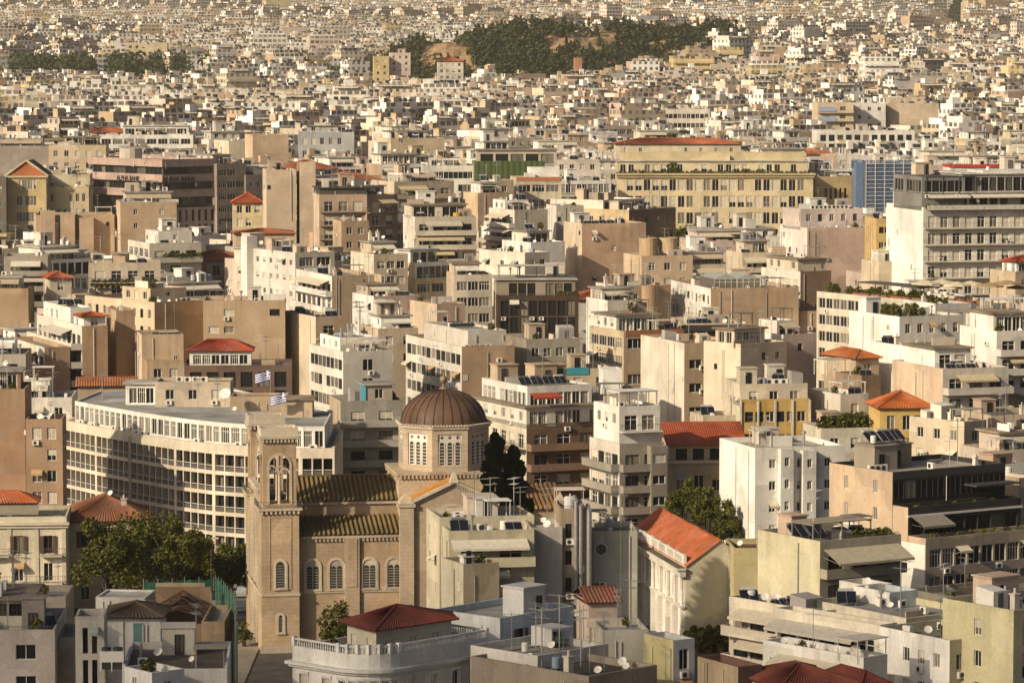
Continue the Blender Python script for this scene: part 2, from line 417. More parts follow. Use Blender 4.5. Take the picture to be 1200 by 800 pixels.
def item(kind, parent, x, y, z, rng):
    rz0 = -parent.rotation_euler.z
    if kind == 'solar': solar(parent, x, y, z, rng, rng.uniform(.85, 1.1))
    elif kind == 'ac': ob('air_conditioner', cached('ac', m_ac), parent, None, (x, y, z), rng.choice([0, 0, -math.pi / 2, math.pi / 2]) + rng.uniform(-.1, .1), rng.uniform(1, 1.35))
    elif kind == 'dish': ob('satellite_dish', cached('dish', m_dish), parent, None, (x, y, z), rz0 + rng.uniform(-.4, .4), rng.uniform(.6, 1.0))
    elif kind == 'antenna': ob('antenna', cached('ant', m_antenna), parent, None, (x, y, z), rng.uniform(0, 3), rng.uniform(.8, 1.7))
    elif kind == 'tank': ob('water_tank', cached('tankv', m_tankv), parent, rng.choice([(.6, .6, .58), (.7, .68, .62), (.25, .3, .38)]), (x, y, z), 0, rng.uniform(.55, .95))
    elif kind == 'chimney': ob('chimney', cached('chim', m_chimney), parent, jit(rng, CREAM), (x, y, z), 0, rng.uniform(.8, 1.2))
    elif kind == 'shed':
        w, l, h = round(rng.uniform(1.2, 3), 1), round(rng.uniform(1.2, 2.6), 1), round(rng.uniform(1.2, 2.4), 1)
        def mk():
            mb = MB(); n = len(mb.v); mb.box(-w / 2, w / 2, -l / 2, l / 2, 0, h, 0); mb.v[n + 6] = (w / 2, l / 2, h + .3); mb.v[n + 7] = (-w / 2, l / 2, h + .3); mb.box(-.35, .35, -l / 2 - .03, -l / 2 - .003, 0, min(h - .2, 1.8), 1); return mb.mesh('shed', [M['wall'], M['rail']])
        ob('shed', cached(('shed', w, l, h), mk), parent, jit(rng, rng.choice([WHITE, CREAM, BEIGE, TAN, GREY, (.3, .25, .2)]), .12), (x, y, z), rng.choice([0, 0, math.pi / 2]))
    elif kind == 'wall':
        L, h = round(rng.uniform(1.5, 4.5), 1), round(rng.uniform(.7, 1.6), 1)
        def mk():
            mb = MB(); mb.box(-L / 2, L / 2, -.09, .09, 0, h); return mb.mesh('partition', [M['wall']])
        ob('partition', cached(('part', L, h), mk), parent, jit(rng, rng.choice([WHITE, CREAM, BEIGE, TAN]), .12), (x, y, z), rng.choice([0, math.pi / 2]))
    elif kind == 'vent':
        def mk():
            mb = MB(); mb.bar((0, 0, 0), (0, 0, 1.1), .09, 0, 8); mb.bar((0, 0, 1.1), (0, 0, 1.3), .2, 0, 8); return mb.mesh('vent_pipe', [M['steel']])
        ob('vent_pipe', cached('vent', mk), parent, None, (x, y, z), 0, rng.uniform(.8, 1.7))
    elif kind == 'canopy':
        w, l = round(rng.uniform(2, 4), 1), round(rng.uniform(2, 3), 1)
        def mk():
            mb = MB()
            for px in (-w / 2 + .05, w / 2 - .05):
                for py in (-l / 2 + .05, l / 2 - .05): mb.box(px - .04, px + .04, py - .04, py + .04, 0, 2.2)
            mb.box(-w / 2 - .15, w / 2 + .15, -l / 2 - .15, l / 2 + .15, 2.2, 2.28); return mb.mesh('canopy', [M['cloth']])
        ob('canopy', cached(('can', w, l), mk), parent, jit(rng, rng.choice([(.55, .5, .42), (.3, .27, .22), (.62, .6, .56), (.16, .14, .12)]), .1), (x, y, z), 0)
    elif kind == 'plant': plant(parent, x, y, z, rng, rng.uniform(.8, 1.5))
def clutter(parent, x0, x1, y0, y1, z, rng, n, kinds=('solar', 'ac', 'ac', 'antenna', 'antenna', 'antenna', 'dish', 'tank', 'chimney', 'shed', 'wall', 'vent', 'vent')):
    pts = []
    for _ in range(n * 6):
        if len(pts) >= n or x1 - x0 < 1.5 or y1 - y0 < 1.5: break
        x, y = rng.uniform(x0 + .7, x1 - .7), rng.uniform(y0 + .7, y1 - .7)
        if all((x - a) ** 2 + (y - b) ** 2 > 2.4 for a, b in pts):
            pts.append((x, y)); item(rng.choice(kinds), parent, x, y, z, rng)

# ---------------------------------------------------------------- walls with real openings
PRE = {
 'n': None,
 'w': dict(bay=3.2, ww=1.3, wh=1.5, sill=.95, st=('two', 'two', 'two', 'half', 'shut')),
 'w2': dict(bay=2.5, ww=1.0, wh=1.6, sill=.85, st=('two', 'two', 'dark', 'half')),
 'ws': dict(bay=4.6, ww=.9, wh=1.2, sill=1.1, st=('two', 'dark', 'shut'), skip=.3),
 'o': dict(bay=1.75, ww=1.5, wh=1.75, sill=.75, st=('dark', 'dark', 'two')),
 'o2': dict(bay=3.5, ww=3.05, wh=1.75, sill=.8, st=('tri', 'tri', 'quad')),
 'g': dict(bay=1.7, ww=1.55, wh=2.55, sill=.2, st=('dark', 'grid')),
 'b': dict(bay=3.3, ww=2.0, wh=2.2, sill=.05, st=('door', 'door', 'half', 'shut'), balc='r'),
 'bs': dict(bay=3.3, ww=2.2, wh=2.2, sill=.05, st=('door', 'dark', 'half'), balc='s'),
 'ba': dict(bay=3.4, ww=2.2, wh=2.2, sill=.05, st=('door', 'dark'), balc='s', awn=.65),
 'p': dict(bay=1.5, ww=.75, wh=2.5, sill=.3, st=('dark',), depth=.5),
 'fr': dict(bay=2.9, ww=1.15, wh=2.2, sill=.3, st=('two', 'wood', 'wood')),
 'gl': dict(bay=1.5, ww=1.35, wh=2.4, sill=.15, st=('quad', 'two')),
}
def pipe_mesh(h):
    mb = MB(); mb.bar((0, 0, -h), (0, 0, 0), .065, 0, 6)
    return mb.mesh('downpipe', [M['paint']])
def panel(mb, P0, P1, z0, z1, ops, depth=.22, mat=0):
    P0, P1 = Vector(P0), Vector(P1); L = (P1 - P0).length; dx, dy = (P1 - P0) / L; nx, ny = dy, -dx
    def pt(u, v, w=0.0): return (P0.x + dx * u - nx * w, P0.y + dy * u - ny * w, v)
    vs = sorted({z0, z1} | {round(o[k], 4) for o in ops for k in ('v0', 'v1') if z0 < o[k] < z1})
    for lo, hi in zip(vs, vs[1:]):
        if hi - lo < 1e-4: continue
        u = 0.0
        for o in sorted((o for o in ops if o['v0'] <= lo + 1e-3 and o['v1'] >= hi - 1e-3), key=lambda o: o['u0']):
            if o['u0'] > u + 1e-4: mb.quad(pt(u, lo), pt(o['u0'], lo), pt(o['u0'], hi), pt(u, hi), mat=mat)
            u = o['u1']
        if u < L - 1e-4: mb.quad(pt(u, lo), pt(L, lo), pt(L, hi), pt(u, hi), mat=mat)
    for o in ops:
        a, b, c, e, w = o['u0'], o['u1'], o['v0'], o['v1'], o.get('depth', depth)
        mb.quad(pt(a, c), pt(a, c, w), pt(a, e, w), pt(a, e), mat=mat)
        mb.quad(pt(b, c, w), pt(b, c), pt(b, e), pt(b, e, w), mat=mat)
        mb.quad(pt(a, c), pt(b, c), pt(b, c, w), pt(a, c, w), mat=mat)
        if not o.get('arch'):
            mb.quad(pt(a, e, w), pt(b, e, w), pt(b, e), pt(a, e), mat=mat)
        else:
            r = (b - a) / 2; m = (a + b) / 2; s = e - r; n = 8
            for i in range(n):
                t0, t1 = math.pi * (1 - i / n), math.pi * (1 - (i + 1) / n)
                ua, va, ub, vb = m + r * math.cos(t0), s + r * math.sin(t0), m + r * math.cos(t1), s + r * math.sin(t1)
                mb.quad(pt(ua, va), pt(ub, vb), pt(ub, e), pt(ua, e), mat=mat)
                mb.quad(pt(ua, va, w), pt(ub, vb, w), pt(ub, vb), pt(ua, va), mat=mat)
    return pt, math.atan2(dy, dx), L
def inset(poly, t):
    n = len(poly); out = []
    for i in range(n):
        p0, p1, p2 = Vector(poly[i - 1]), Vector(poly[i]), Vector(poly[(i + 1) % n])
        d1, d2 = (p1 - p0).normalized(), (p2 - p1).normalized()
        n1, n2 = Vector((-d1.y, d1.x)), Vector((-d2.y, d2.x))
        k = n1 + n2; k = k / max(.3, (1 + n1.dot(n2)))
        out.append((p1.x + k.x * t, p1.y + k.y * t))
    return out
def pale(c):      # sun bleached render: a little lighter and less saturated than the paint
    m = sum(c) / 3
    if m < .14: return c
    return tuple(min(.86, (m + (x - m) * .97) * 1.06) for x in c)
class Bld:
    def __init__(s, name, label, cat, loc, rz, group=None, seed=0, d=600):
        s.e = ob(name, None, None, None, loc, rz); tag(s.e, label, cat, group)
        s.rng = random.Random(seed); s.d = d; s.walls = {}
        s.split = d < 470
    def wall_mb(s, color):
        return s.walls.setdefault(tuple(color), MB())
    def face(s, P0, P1, z0, z1, kind, color, fh=3.1, nf=6, par=.8, win=None, rail=None):
        mb = s.wall_mb(color); P0, P1 = Vector(P0), Vector(P1); L = (P1 - P0).length
        if L < .05: return
        spec = None
        if kind and kind != 'n':
            kk = kind.split(':'); spec = dict(PRE[kk[0]]) if PRE.get(kk[0]) else None
            if spec and len(kk) > 1:
                for a in kk[1].split(','):
                    k, v = a.split('='); spec[k] = v if k in ('balc', 'awn_c') else ((v,) if k == 'st' else float(v))
        ops = []; rows = []; w = 0
        if spec:
            m = spec.get('m', .5)
            n = int(spec.get('n', max(1, round((L - 2 * m) / spec['bay'])))); bay = (L - 2 * m) / n; ww = min(spec['ww'], bay * .93)
            nfl = int(max(0, min(spec.get('nf', nf), (z1 - par - z0 + .4) // fh)))
            for k in range(nfl):
                zf = z1 - par - (k + 1) * fh; rows.append(zf)
                for i in range(n):
                    if s.rng.random() < spec.get('skip', .05 if 'balc' not in spec else 0): continue
                    u = m + bay * (i + .5)
                    ops.append(dict(u0=u - ww / 2, u1=u + ww / 2, v0=zf + spec['sill'], v1=zf + spec['sill'] + min(spec['wh'], fh - spec['sill'] - .12)))
        dep = spec.get('depth', .22) if spec else .22
        pt, rz, L = panel(mb, P0, P1, z0, z1, ops, dep)
        if not spec:
            if L > 4 and kind == 'n' and (P1.x - P0.x > 1 or P0.y - P1.y > 1) and s.d < 1100:
                for _ in range(s.rng.choice([1, 1, 2, 2, 3])):
                    u = s.rng.uniform(.3, L - .3); hh = s.rng.uniform(.35, 1) * min(z1 - z0, 18); x, y, _z = pt(u, 0, -.09)
                    hh = round(hh, 0); ob('downpipe', cached(('dp', hh), lambda: pipe_mesh(hh)), s.e, s.rng.choice([(.5, .47, .42), (.3, .27, .23), (.62, .58, .5)]), (x, y, z1 - .3 - s.rng.random()), rz)
                for _ in range(s.rng.choice([0, 0, 1, 1, 2])):
                    u = s.rng.uniform(.5, L - .5); x, y, z = pt(u, z1 - s.rng.uniform(2, 8), -.004); add_window(s.e, x, y, z, rz, .7, .9, s.rng.choice(['dark', 'two', 'shut']), s.rng)
                if s.rng.random() < .35:
                    u = s.rng.uniform(.5, L - 1); x, y, z = pt(u, z1 - s.rng.uniform(2, 9), -.25); ob('air_conditioner', cached('ac', m_ac), s.e, None, (x, y, z), rz)
            return
        for o in ops:
            x, y, z = pt((o['u0'] + o['u1']) / 2, o['v0'], dep - .015)
            add_window(s.e, x, y, z, rz, o['u1'] - o['u0'], o['v1'] - o['v0'], win or s.rng.choice(spec['st']), s.rng, s.split)
        if spec.get('balc'):
            bd = spec.get('bd', 1.3)
            key = (round(L - .1, 1), bd, spec['balc'])
            for i, zf in enumerate(rows):
                x, y, z = pt(.05, zf)
                ob('balcony', cached(('balc',) + key, lambda: balcony_mesh(*key)), s.e, pale(rail or color), (x, y, z), rz)
                if s.rng.random() < spec.get('awn', .08):
                    al = round(s.rng.uniform(.45, .9) * L, 1); u = s.rng.uniform(.2, max(.25, L - al - .2))
                    x, y, z = pt(u, zf + fh - .25)
                    ob('awning', cached(('awn', al), lambda: awning_mesh(al, 1.9, .75)), s.e, s.rng.choice([(.55, .49, .38), (.62, .57, .48), (.50, .42, .28), (.45, .42, .36)]), (x, y, z), rz)
                if s.rng.random() < .5 and L > 3:
                    x, y, _ = pt(s.rng.uniform(.6, L - .6), zf, -.45); ob('air_conditioner', cached('ac', m_ac), s.e, None, (x, y, zf + .002), rz)
                if s.rng.random() < .22 and L > 3:
                    x, y, _ = pt(s.rng.uniform(.6, L - .6), zf, -.9); plant(s.e, x, y, zf + .002, s.rng, .8)
        elif s.d < 800:
            for o in ops:
                if s.rng.random() < .07 and o['v0'] > z0 + 3:
                    x, y, z = pt(o['u0'] - .15, o['v1'] + .15); al = round(o['u1'] - o['u0'] + .3, 1); ob('awning', cached(('awn', al, 1.0, .5), lambda: awning_mesh(al, 1.0, .5)), s.e, s.rng.choice([(.55, .49, .38), (.62, .57, .48), (.45, .3, .16), (.3, .34, .3)]), (x, y, z), rz)
                if s.rng.random() < .12:
                    x, y, z = pt(o['u0'] + .5, o['v0'] - .85, -.2); ob('air_conditioner', cached('ac', m_ac), s.e, None, (x, y, z), rz)
    def vol(s, poly, z0, z1, kinds, colors, fh=3.1, nf=6, roof='flat', par=.8, rcol=SCREED, win=None, slab=.45, rail=None):
        n = len(poly)
        for i in range(n):
            k = kinds[i] if i < len(kinds) else 'n'
            c = colors[i] if i < len(colors) else colors[-1]
            s.face(poly[i], poly[(i + 1) % n], z0, z1, k, c, fh, nf, par if roof == 'flat' else .25, win, rail)
        if roof == 'flat':
            ins = inset(poly, .22); mb = MB(); zr = z1 - par + .1
            mb.quad(*[(x, y, zr) for x, y in ins])
            mb.build('roof', 'roof', s.e, rcol)
            mb = s.wall_mb(colors[0])
            for i in range(n):
                j = (i + 1) % n
                mb.quad((*poly[i], z1), (*poly[j], z1), (*ins[j], z1), (*ins[i], z1))
                mb.quad((*ins[i], z1), (*ins[j], z1), (*ins[j], zr), (*ins[i], zr))
            return zr
        if roof == 'slab':
            o = inset(poly, -slab); mb = MB()
            mb.quad(*[(x, y, z1 + .25) for x, y in o]); mb.quad(*[(x, y, z1) for x, y in o][::-1])
            for i in range(n):
                j = (i + 1) % n; mb.quad((*o[i], z1), (*o[j], z1), (*o[j], z1 + .25), (*o[i], z1 + .25))
            mb.build('roof_slab', 'roof', s.e, rcol)
            return z1 + .25
        return z1
    def rect(s, x0, x1, y0, y1): return [(x0, y0), (x1, y0), (x1, y1), (x0, y1)]
    def hut(s, x0, x1, y0, y1, z, h, color, kinds=('ws', 'n', 'n', 'n')):
        mb = MB(); mb.box(x0, x1, y0, y1, z, z + h, 0, bottom=False); mb.box(x0 - .15, x1 + .15, y0 - .15, y1 + .15, z + h, z + h + .16, 0)
        h_ = mb.build('stair_house', 'wall', s.e, color)
        w = min(.9, (x1 - x0) * .5); xm = s.rng.uniform(x0 + w, x1 - w) if x1 - x0 > 2 * w + .1 else (x0 + x1) / 2
        ob('door', cached(('w', round(w, 1), 2.0, 'dark'), lambda: win_mesh(round(w, 1), 2.0, 'dark', 'all')), h_, None, (xm, y0 - .03, z + .05))
    def life(s, x0, x1, y0, y1, z, n, near=True):
        rg = s.rng
        if x1 - x0 > 6 and y1 - y0 > 6 and rg.random() < .65:
            hx = rg.uniform(x0 + .4, x1 - 4.2); s.hut(hx, hx + rg.uniform(2.2, 3.8), y1 - 3.4, y1 - .7, z, rg.uniform(2.1, 2.8), jit(rg, rg.choice([WHITE, CREAM, BEIGE, TAN, PEACH]))); y1 -= 3.8
        if x1 - x0 > 2 and y1 - y0 > 2: clutter(s.e, x0, x1, y0, y1, z, rg, n, ('solar', 'ac', 'ac', 'antenna', 'antenna', 'antenna', 'dish', 'chimney', 'shed', 'wall', 'wall', 'vent', 'vent', 'canopy', 'plant', 'tank'))
    def done(s):
        for c, mb in s.walls.items(): mb.build('wall', 'wall', s.e, pale(c))
        s.walls = {}
def tilequad(mb, A, B, C, D, pitch=.42, amp=.05, mat=0):
    """ribbed tile slope; A-B along the eave, D-C along the ridge"""
    A, B, C, D = map(Vector, (A, B, C, D)); n = max(2, int((B - A).length / pitch)) * 2
    nr = (B - A).cross(D - A if (D - A).length > .01 else C - A).normalized()
    if nr.z < 0: nr = -nr
    k = len(mb.v)
    for i in range(n + 1):
        t = i / n; o = nr * (amp if i % 2 else -amp)
        mb.v.append(tuple(A.lerp(B, t) + o)); mb.v.append(tuple(D.lerp(C, t) + o))
    for i in range(n):
        a = k + 2 * i; mb.f.append((a, a + 2, a + 3, a + 1)); mb.m.append(mat)
def hip_roof(parent, x0, x1, y0, y1, z, h, color, over=.5, gable=None, pitch=.42, amp=.05):
    x0, x1, y0, y1 = x0 - over, x1 + over, y0 - over, y1 + over; mb = MB()
    w, l = x1 - x0, y1 - y0
    if gable == 'y':      # ridge along y, gables at both ends
        r0, r1 = Vector(((x0 + x1) / 2, y0, z + h)), Vector(((x0 + x1) / 2, y1, z + h))
    elif gable == 'x':
        r0, r1 = Vector((x0, (y0 + y1) / 2, z + h)), Vector((x1, (y0 + y1) / 2, z + h))
    elif w > l: r0, r1 = Vector((x0 + l / 2, (y0 + y1) / 2, z + h)), Vector((x1 - l / 2, (y0 + y1) / 2, z + h))
    else: r0, r1 = Vector(((x0 + x1) / 2, y0 + w / 2, z + h)), Vector(((x0 + x1) / 2, y1 - w / 2, z + h))
    a, b, c, e = Vector((x0, y0, z)), Vector((x1, y0, z)), Vector((x1, y1, z)), Vector((x0, y1, z))
    alongx = (gable == 'x') or (gable is None and w > l)
    if alongx:
        tilequad(mb, a, b, r1, r0, pitch, amp); tilequad(mb, c, e, r0, r1, pitch, amp)
        if not gable: tilequad(mb, b, c, r1, r1, pitch, amp); tilequad(mb, e, a, r0, r0, pitch, amp)
    else:
        tilequad(mb, b, c, r1, r0, pitch, amp); tilequad(mb, e, a, r0, r1, pitch, amp)
        if not gable: tilequad(mb, a, b, r0, r0, pitch, amp); tilequad(mb, c, e, r1, r1, pitch, amp)
    mb.quad(a - Vector((0, 0, .12)), e - Vector((0, 0, .12)), c - Vector((0, 0, .12)), b - Vector((0, 0, .12)))
    o = mb.build('roof', 'tile', parent, color)
    rm = MB(); rm.bar(r0 + Vector((0, 0, .02)), r1 + Vector((0, 0, .02)), .13, 0, 6)
    if not gable:
        for p, q in ((a, r0), (b, r0 if not alongx else r1), (c, r1), (e, r1 if not alongx else r0)): rm.bar(p + Vector((0, 0, .05)), q, .11, 0, 6)
    rm.build('ridge', 'tile', o, tuple(x * .95 for x in color))
    return o
# ---------------------------------------------------------------- ground
def build_ground():
    ys = [-200, 0, 200, 300, 380, 480, 520, 560, 600, 640, 680, 720, 760, 800, 850, 900, 1000, 1100, 1200, 1300, 1450, 1600, 1750, 1900, 2050, 2300, 2600, 3000, 3500, 4000, 4600, 5200, 7000, 9000]
    xs = [-2500, -1500, -900, -500, -300, -150, 0, 150, 300, 500, 900, 1500, 2500]
    mb = MB()
    for y in ys:
        for x in xs: mb.v.append((x, y, G(y)))
    n = len(xs)
    for j in range(len(ys) - 1):
        for i in range(n - 1):
            mb.f.append((j * n + i, j * n + i + 1, (j + 1) * n + i + 1, (j + 1) * n + i)); mb.m.append(0)
    o = mb.build('ground', 'ground', None, None, smooth=True); tag(o, 'grey asphalt streets and ground under the city', kind='structure')
m, nt, bs = nodes_of('asphalt')
vec, oi = coords(nt)
nt.links.new(mixc(nt, ramp(nt, noise(nt, vec, .35, 5), .35, .65), (.05, .047, .043), (.095, .085, .072)), bs.inputs["Base Color"])
bs.inputs["Roughness"].default_value = .9
M['ground'] = m
build_ground()

# ---------------------------------------------------------------- hand placed buildings
HAND, FOOT, TARGET = [], [], []          # visible rectangles, footprints, reference points
def solve(xL, xC, xR, yT, d, a):
    C = PX(xC, yT, d); k = (CAM_Z - C.z) * SP; ca, sa = math.cos(a), math.sin(a)
    wR = wL = None
    if xR is not None:
        u = (xR - 600) / FPX; wR = (u * (d * CP + k) - C.x) / (ca - u * sa * CP)
    if xL is not None:
        u = (xL - 600) / FPX; den = sa + u * ca * CP
        if den > .04: wL = (C.x - u * (d * CP + k)) / den
    return C, wR, wL
def local_poly(C, a, poly):
    ca, sa = math.cos(a), math.sin(a)
    return [(C[0] + x * ca - y * sa, C[1] + x * sa + y * ca) for x, y in poly]
def hand(ref, label, xL, xC, xR, yT, d, a=25, L='n', Rk='n', cL=CREAM, cR=None, wL=None, wR=None, v=40, fh=3.1, nf=6, par=.8, pents=(), n=3, tile=None,
         hut=None, rcol=SCREED, name='apartment_building', cat='apartment block', fn=None, win=None, back=None, roof='flat', rail=None, group=None, kinds=None, cut=None, life=True):
    a_ = R(a); C, w1, w2 = solve(xL, xC, xR, yT, d, a_)
    wR = wR or w1; wL = wL or (min(42, max(5, w2)) if w2 else 12.0)
    wR = min(80, max(2.5, wR)); g = G(d); cR = cR or cL
    b = Bld(name, label, cat, (C.x, C.y, g), a_, group, seed=int(xC * 7 + yT * 13 + d), d=d)
    H = C.z - g
    poly = b.rect(0, wR, 0, wL)
    if cut: poly = [(cut, 0), (wR, 0), (wR, wL), (0, wL), (0, cut)]
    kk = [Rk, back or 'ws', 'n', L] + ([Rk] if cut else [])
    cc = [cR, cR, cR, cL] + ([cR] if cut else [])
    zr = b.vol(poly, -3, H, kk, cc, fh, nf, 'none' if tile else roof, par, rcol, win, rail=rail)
    HAND.append((xL if xL is not None else xC, xR if xR is not None else xC + 40, yT - 6, yT + v, d))
    FOOT.append(local_poly((C.x, C.y), a_, b.rect(-1.2, wR + .3, -1.2, wL + .3)))
    TARGET.append((C.x, C.y, ref))
    if tile: hip_roof(b.e, 0, wR, 0, wL, H, tile[0], tile[1], gable=tile[2] if len(tile) > 2 else None)
    if not pents and not tile and fn is None and n >= 2 and wR > 6.5 and wL > 8 and d > 500 and b.rng.random() < .8:
        x0 = b.rng.uniform(.05, .3); y0 = b.rng.uniform(.3, .5)
        pents = [(x0, b.rng.uniform(max(.7, x0 + .5), .97), y0, .95, b.rng.uniform(2.4, 2.9), b.rng.choice(['gl:nf=1', 'g:nf=1', 'w:nf=1']), b.rng.choice(['w:nf=1', 'n', 'gl:nf=1']), jit(b.rng, b.rng.choice([cL, cR, WHITE, CREAM])), b.rng.choice(['slab', 'slab', 'flat']), jit(b.rng, b.rng.choice([SCREED, SCRB, SCRW])))]
        X0, X1, Y0 = pents[0][0] * wR, pents[0][1] * wR, y0 * wL
        if b.rng.random() < .6: awn(b, (X0 + .2, Y0), (X1 - .2, Y0), zr + 2.2, 1.9, .6, b.rng.choice([(.55, .49, .38), (.62, .57, .48), (.66, .63, .56), (.45, .38, .28)]))
        if b.rng.random() < .6: railing(b, (.2, .12), (wR - .2, .12), zr)
    for p in pents:
        x0, x1, y0, y1, h, kR, kL, pc = p[:8]
        X0, X1, Y0, Y1 = x0 * wR, x1 * wR, y0 * wL, y1 * wL
        z2 = b.vol(b.rect(X0, X1, Y0, Y1), zr, zr + h, [kR, 'n', 'n', kL], [pc, pc, pc, p[10] if len(p) > 10 else pc], min(fh, h - .3), 3, p[8] if len(p) > 8 else 'slab', .5, p[9] if len(p) > 9 else SCRB)
        b.life(X0 + .4, X1 - .4, Y0 + .4, Y1 - .4, z2, 2 + n)
    if hut:
        for hx in (hut if isinstance(hut, list) else [hut]):
            X0, Y0 = hx[0] * wR, hx[1] * wL; b.hut(X0, min(wR - .3, X0 + hx[2]), Y0, min(wL - .3, Y0 + hx[3]), zr, hx[4], hx[5] if len(hx) > 5 else jit(b.rng, CREAM))
    if n and not tile:
        ys = min([p[2] for p in pents], default=1) * wL
        area = wR * wL
        if kinds: clutter(b.e, .8, wR - .8, .8, max(2.5, ys - .5), zr, b.rng, n, kinds)
        if ys > 2.5 and life: b.life(.5, wR - .5, .6, ys - .4, zr, (n if not kinds else 2) + int(area / 40))
    if fn: fn(b, wR, wL, zr, H)
    b.done()
    return b

# small fittings used by several buildings
def pergola(b, x0, x1, y0, y1, z, h, color=(.6, .57, .52), cover=None):
    mb = MB(); nx = max(1, int((x1 - x0) / 3)); 
    for i in range(nx + 1):
        x = x0 + (x1 - x0) * i / nx
        for y in (y0, y1): mb.box(x - .06, x + .06, y - .06, y + .06, z, z + h)
        mb.box(x - .05, x + .05, y0 - .2, y1 + .2, z + h, z + h + .14)
    k = int((y1 - y0) / .55)
    for i in range(k + 1):
        y = y0 + (y1 - y0) * i / k; mb.box(x0 - .2, x1 + .2, y - .03, y + .03, z + h + .14, z + h + .2)
    o = mb.build('pergola', 'paint', b.e, color)
    if cover:
        mc = MB(); mc.box(x0 - .1, x1 + .1, y0 - .1, y1 + .1, z + h + .215, z + h + .25); mc.build('cover', 'cloth', o, cover)
def railing(b, P0, P1, z, h=1.0):
    P0, P1 = Vector(P0), Vector(P1); L = round((P1 - P0).length, 1)
    ob('railing', cached(('rail', L, h), lambda: rail_mb(L, h, .3).mesh('railing', [M['rail'], M['rail']])), b.e, None, (P0.x, P0.y, z), math.atan2(P1.y - P0.y, P1.x - P0.x))
def awn(b, P0, P1, z, dep=2.2, drop=.8, color=(.55, .49, .38)):
    P0, P1 = Vector(P0), Vector(P1); L = round((P1 - P0).length, 1)
    ob('awning', cached(('awn', L, dep, drop), lambda: awning_mesh(L, dep, drop)), b.e, color, (P0.x, P0.y, z), math.atan2(P1.y - P0.y, P1.x - P0.x))
def parasol(label, x, y, d, s=1.0, color=(.6, .52, .38)):
    p = PX(x, y, d); e = ob('parasol', None, None, None, p); tag(e, label, 'parasol', 'parasols of the rooftop restaurant')
    mb = MB(); mb.bar((0, 0, -2.6), (0, 0, .1), .04); mb.build('pole', 'white', e)
    mb = MB(); mb.lathe([(.01, .5), (1.7 * s, -.12), (1.72 * s, -.3)], 8, 0, rot=.3); mb.build('canopy', 'cloth', e, color)
def ac_row(b, x0, x1, y, z, n, rz=0):
    for i in range(n): ob('air_conditioner', cached('ac', m_ac), b.e, None, (x0 + (x1 - x0) * (i + .5) / n, y, z), rz, 1.25)
def solar_row(b, x0, x1, y, z, n, tank=True):
    for i in range(n): solar(b.e, x0 + (x1 - x0) * (i + .5) / n, y, z, b.rng, min(1.1, (x1 - x0) / n / 2.15), 0.0, tank)

LG = (.55, .54, .52)
# ---- bottom row, in the shade of the added cloud
hand('the pinkish house', 'pinkish plaster house with a railed roof terrace and dark glazed top floor', None, -60, 64, 738, 350, 2, 'n', 'w:bay=5,ww=2.0', (.60, .53, .47), v=70, wL=14,
     pents=[(0, .72, .35, 1, 2.9, 'g', 'n', (.33, .29, .25))], n=5, fn=lambda b, w, l, z, H: (railing(b, (0, .3), (w - .2, .3), z), b.hut(w - 3.4, w - 1.2, 2.2, 4, z, 3.4, (.36, .33, .29))), name='house', cat='house')
hand('the narrow olive house', 'narrow olive grey house with stacked wide windows', None, 65, 91, 747, 353, 2, 'n', 'w:n=1,ww=1.7,wh=1.6,m=.15', (.37, .345, .27), v=60, wL=9, n=0, name='house', cat='house')
hand('the finned chimney block', 'grey block of upright concrete fins beside the white house with a teal door', None, 88, 122, 722, 343, 3, 'n', 'p:nf=2,depth=.9,bay=.9,ww=.5', (.54, .51, .45), v=70, wL=5, n=1, name='house', cat='house')
def teal(b, w, l, z, H):
    mb = MB(); mb.box(w * .5, w * .5 + 1.0, -.05, -.005, H - 2.75, H - .65); mb.build('door', 'paint', b.e, (.12, .22, .24))
hand('the house with the teal door', 'small white house with a teal door and a low brown roof', None, 124, 188, 722, 358, 0, 'n', 'n', (.74, .72, .67), v=34, wL=6, n=0, tile=(1.1, (.16, .12, .085)), fn=teal, name='house', cat='house')
def chiller(b, w, l, z, H):
    x0, y0 = -2.3, 3.0
    mb = MB()
    mb.box(x0, x0 + 2.3, y0, y0 + 1.6, z + .9, z + 1.9, 0)
    for x in (x0 + .08, x0 + 1.15, x0 + 2.2):
        for y in (y0 + .1, y0 + 1.5): mb.box(x - .05, x + .05, y - .05, y + .05, z, z + .9, 0)
    mb.bar((x0 + .6, y0 + .8, z + 1.9), (x0 + .6, y0 + .8, z + 2.2), .45, 1, 14); mb.bar((x0 + 1.7, y0 + .8, z + 1.9), (x0 + 1.7, y0 + .8, z + 2.2), .45, 1, 14)
    mb.box(x0 + .2, x0 + 2.1, y0 + .15, y0 + 1.45, z + .2, z + .89, 1)
    mb.build('chiller', ['white', 'fan'], b.e)
hand('the brown roofed terrace house', 'low house with a stained brown flat roof and white parapets', 100, 143, 266, 784, 338, 3, 'n', 'w', (.70, .68, .63), v=20, wL=16, n=3, rcol=(.17, .135, .105), fn=lambda b, w, l, z, H: (chiller(b, w, l, z, H), ob('satellite_dish', cached('dish', m_dish), b.e, None, (3, 9, z), 0, .9)), name='house', cat='house')
hand('the white box hut', 'white box shaped roof building with a slot doorway', 143, 178, 216, 788, 331, 40, 'n', 'w:n=1,ww=.8,wh=2', (.76, .75, .72), v=20, wL=4.5, n=1, name='house', cat='house')
hand('the white wedge roof', 'white roofed shed between the trees and the white house', None, 112, 170, 699, 402, -6, 'n', 'n', (.66, .64, .58), v=10, wL=6, n=0, rcol=(.62, .6, .55), par=.3, name='house', cat='house')
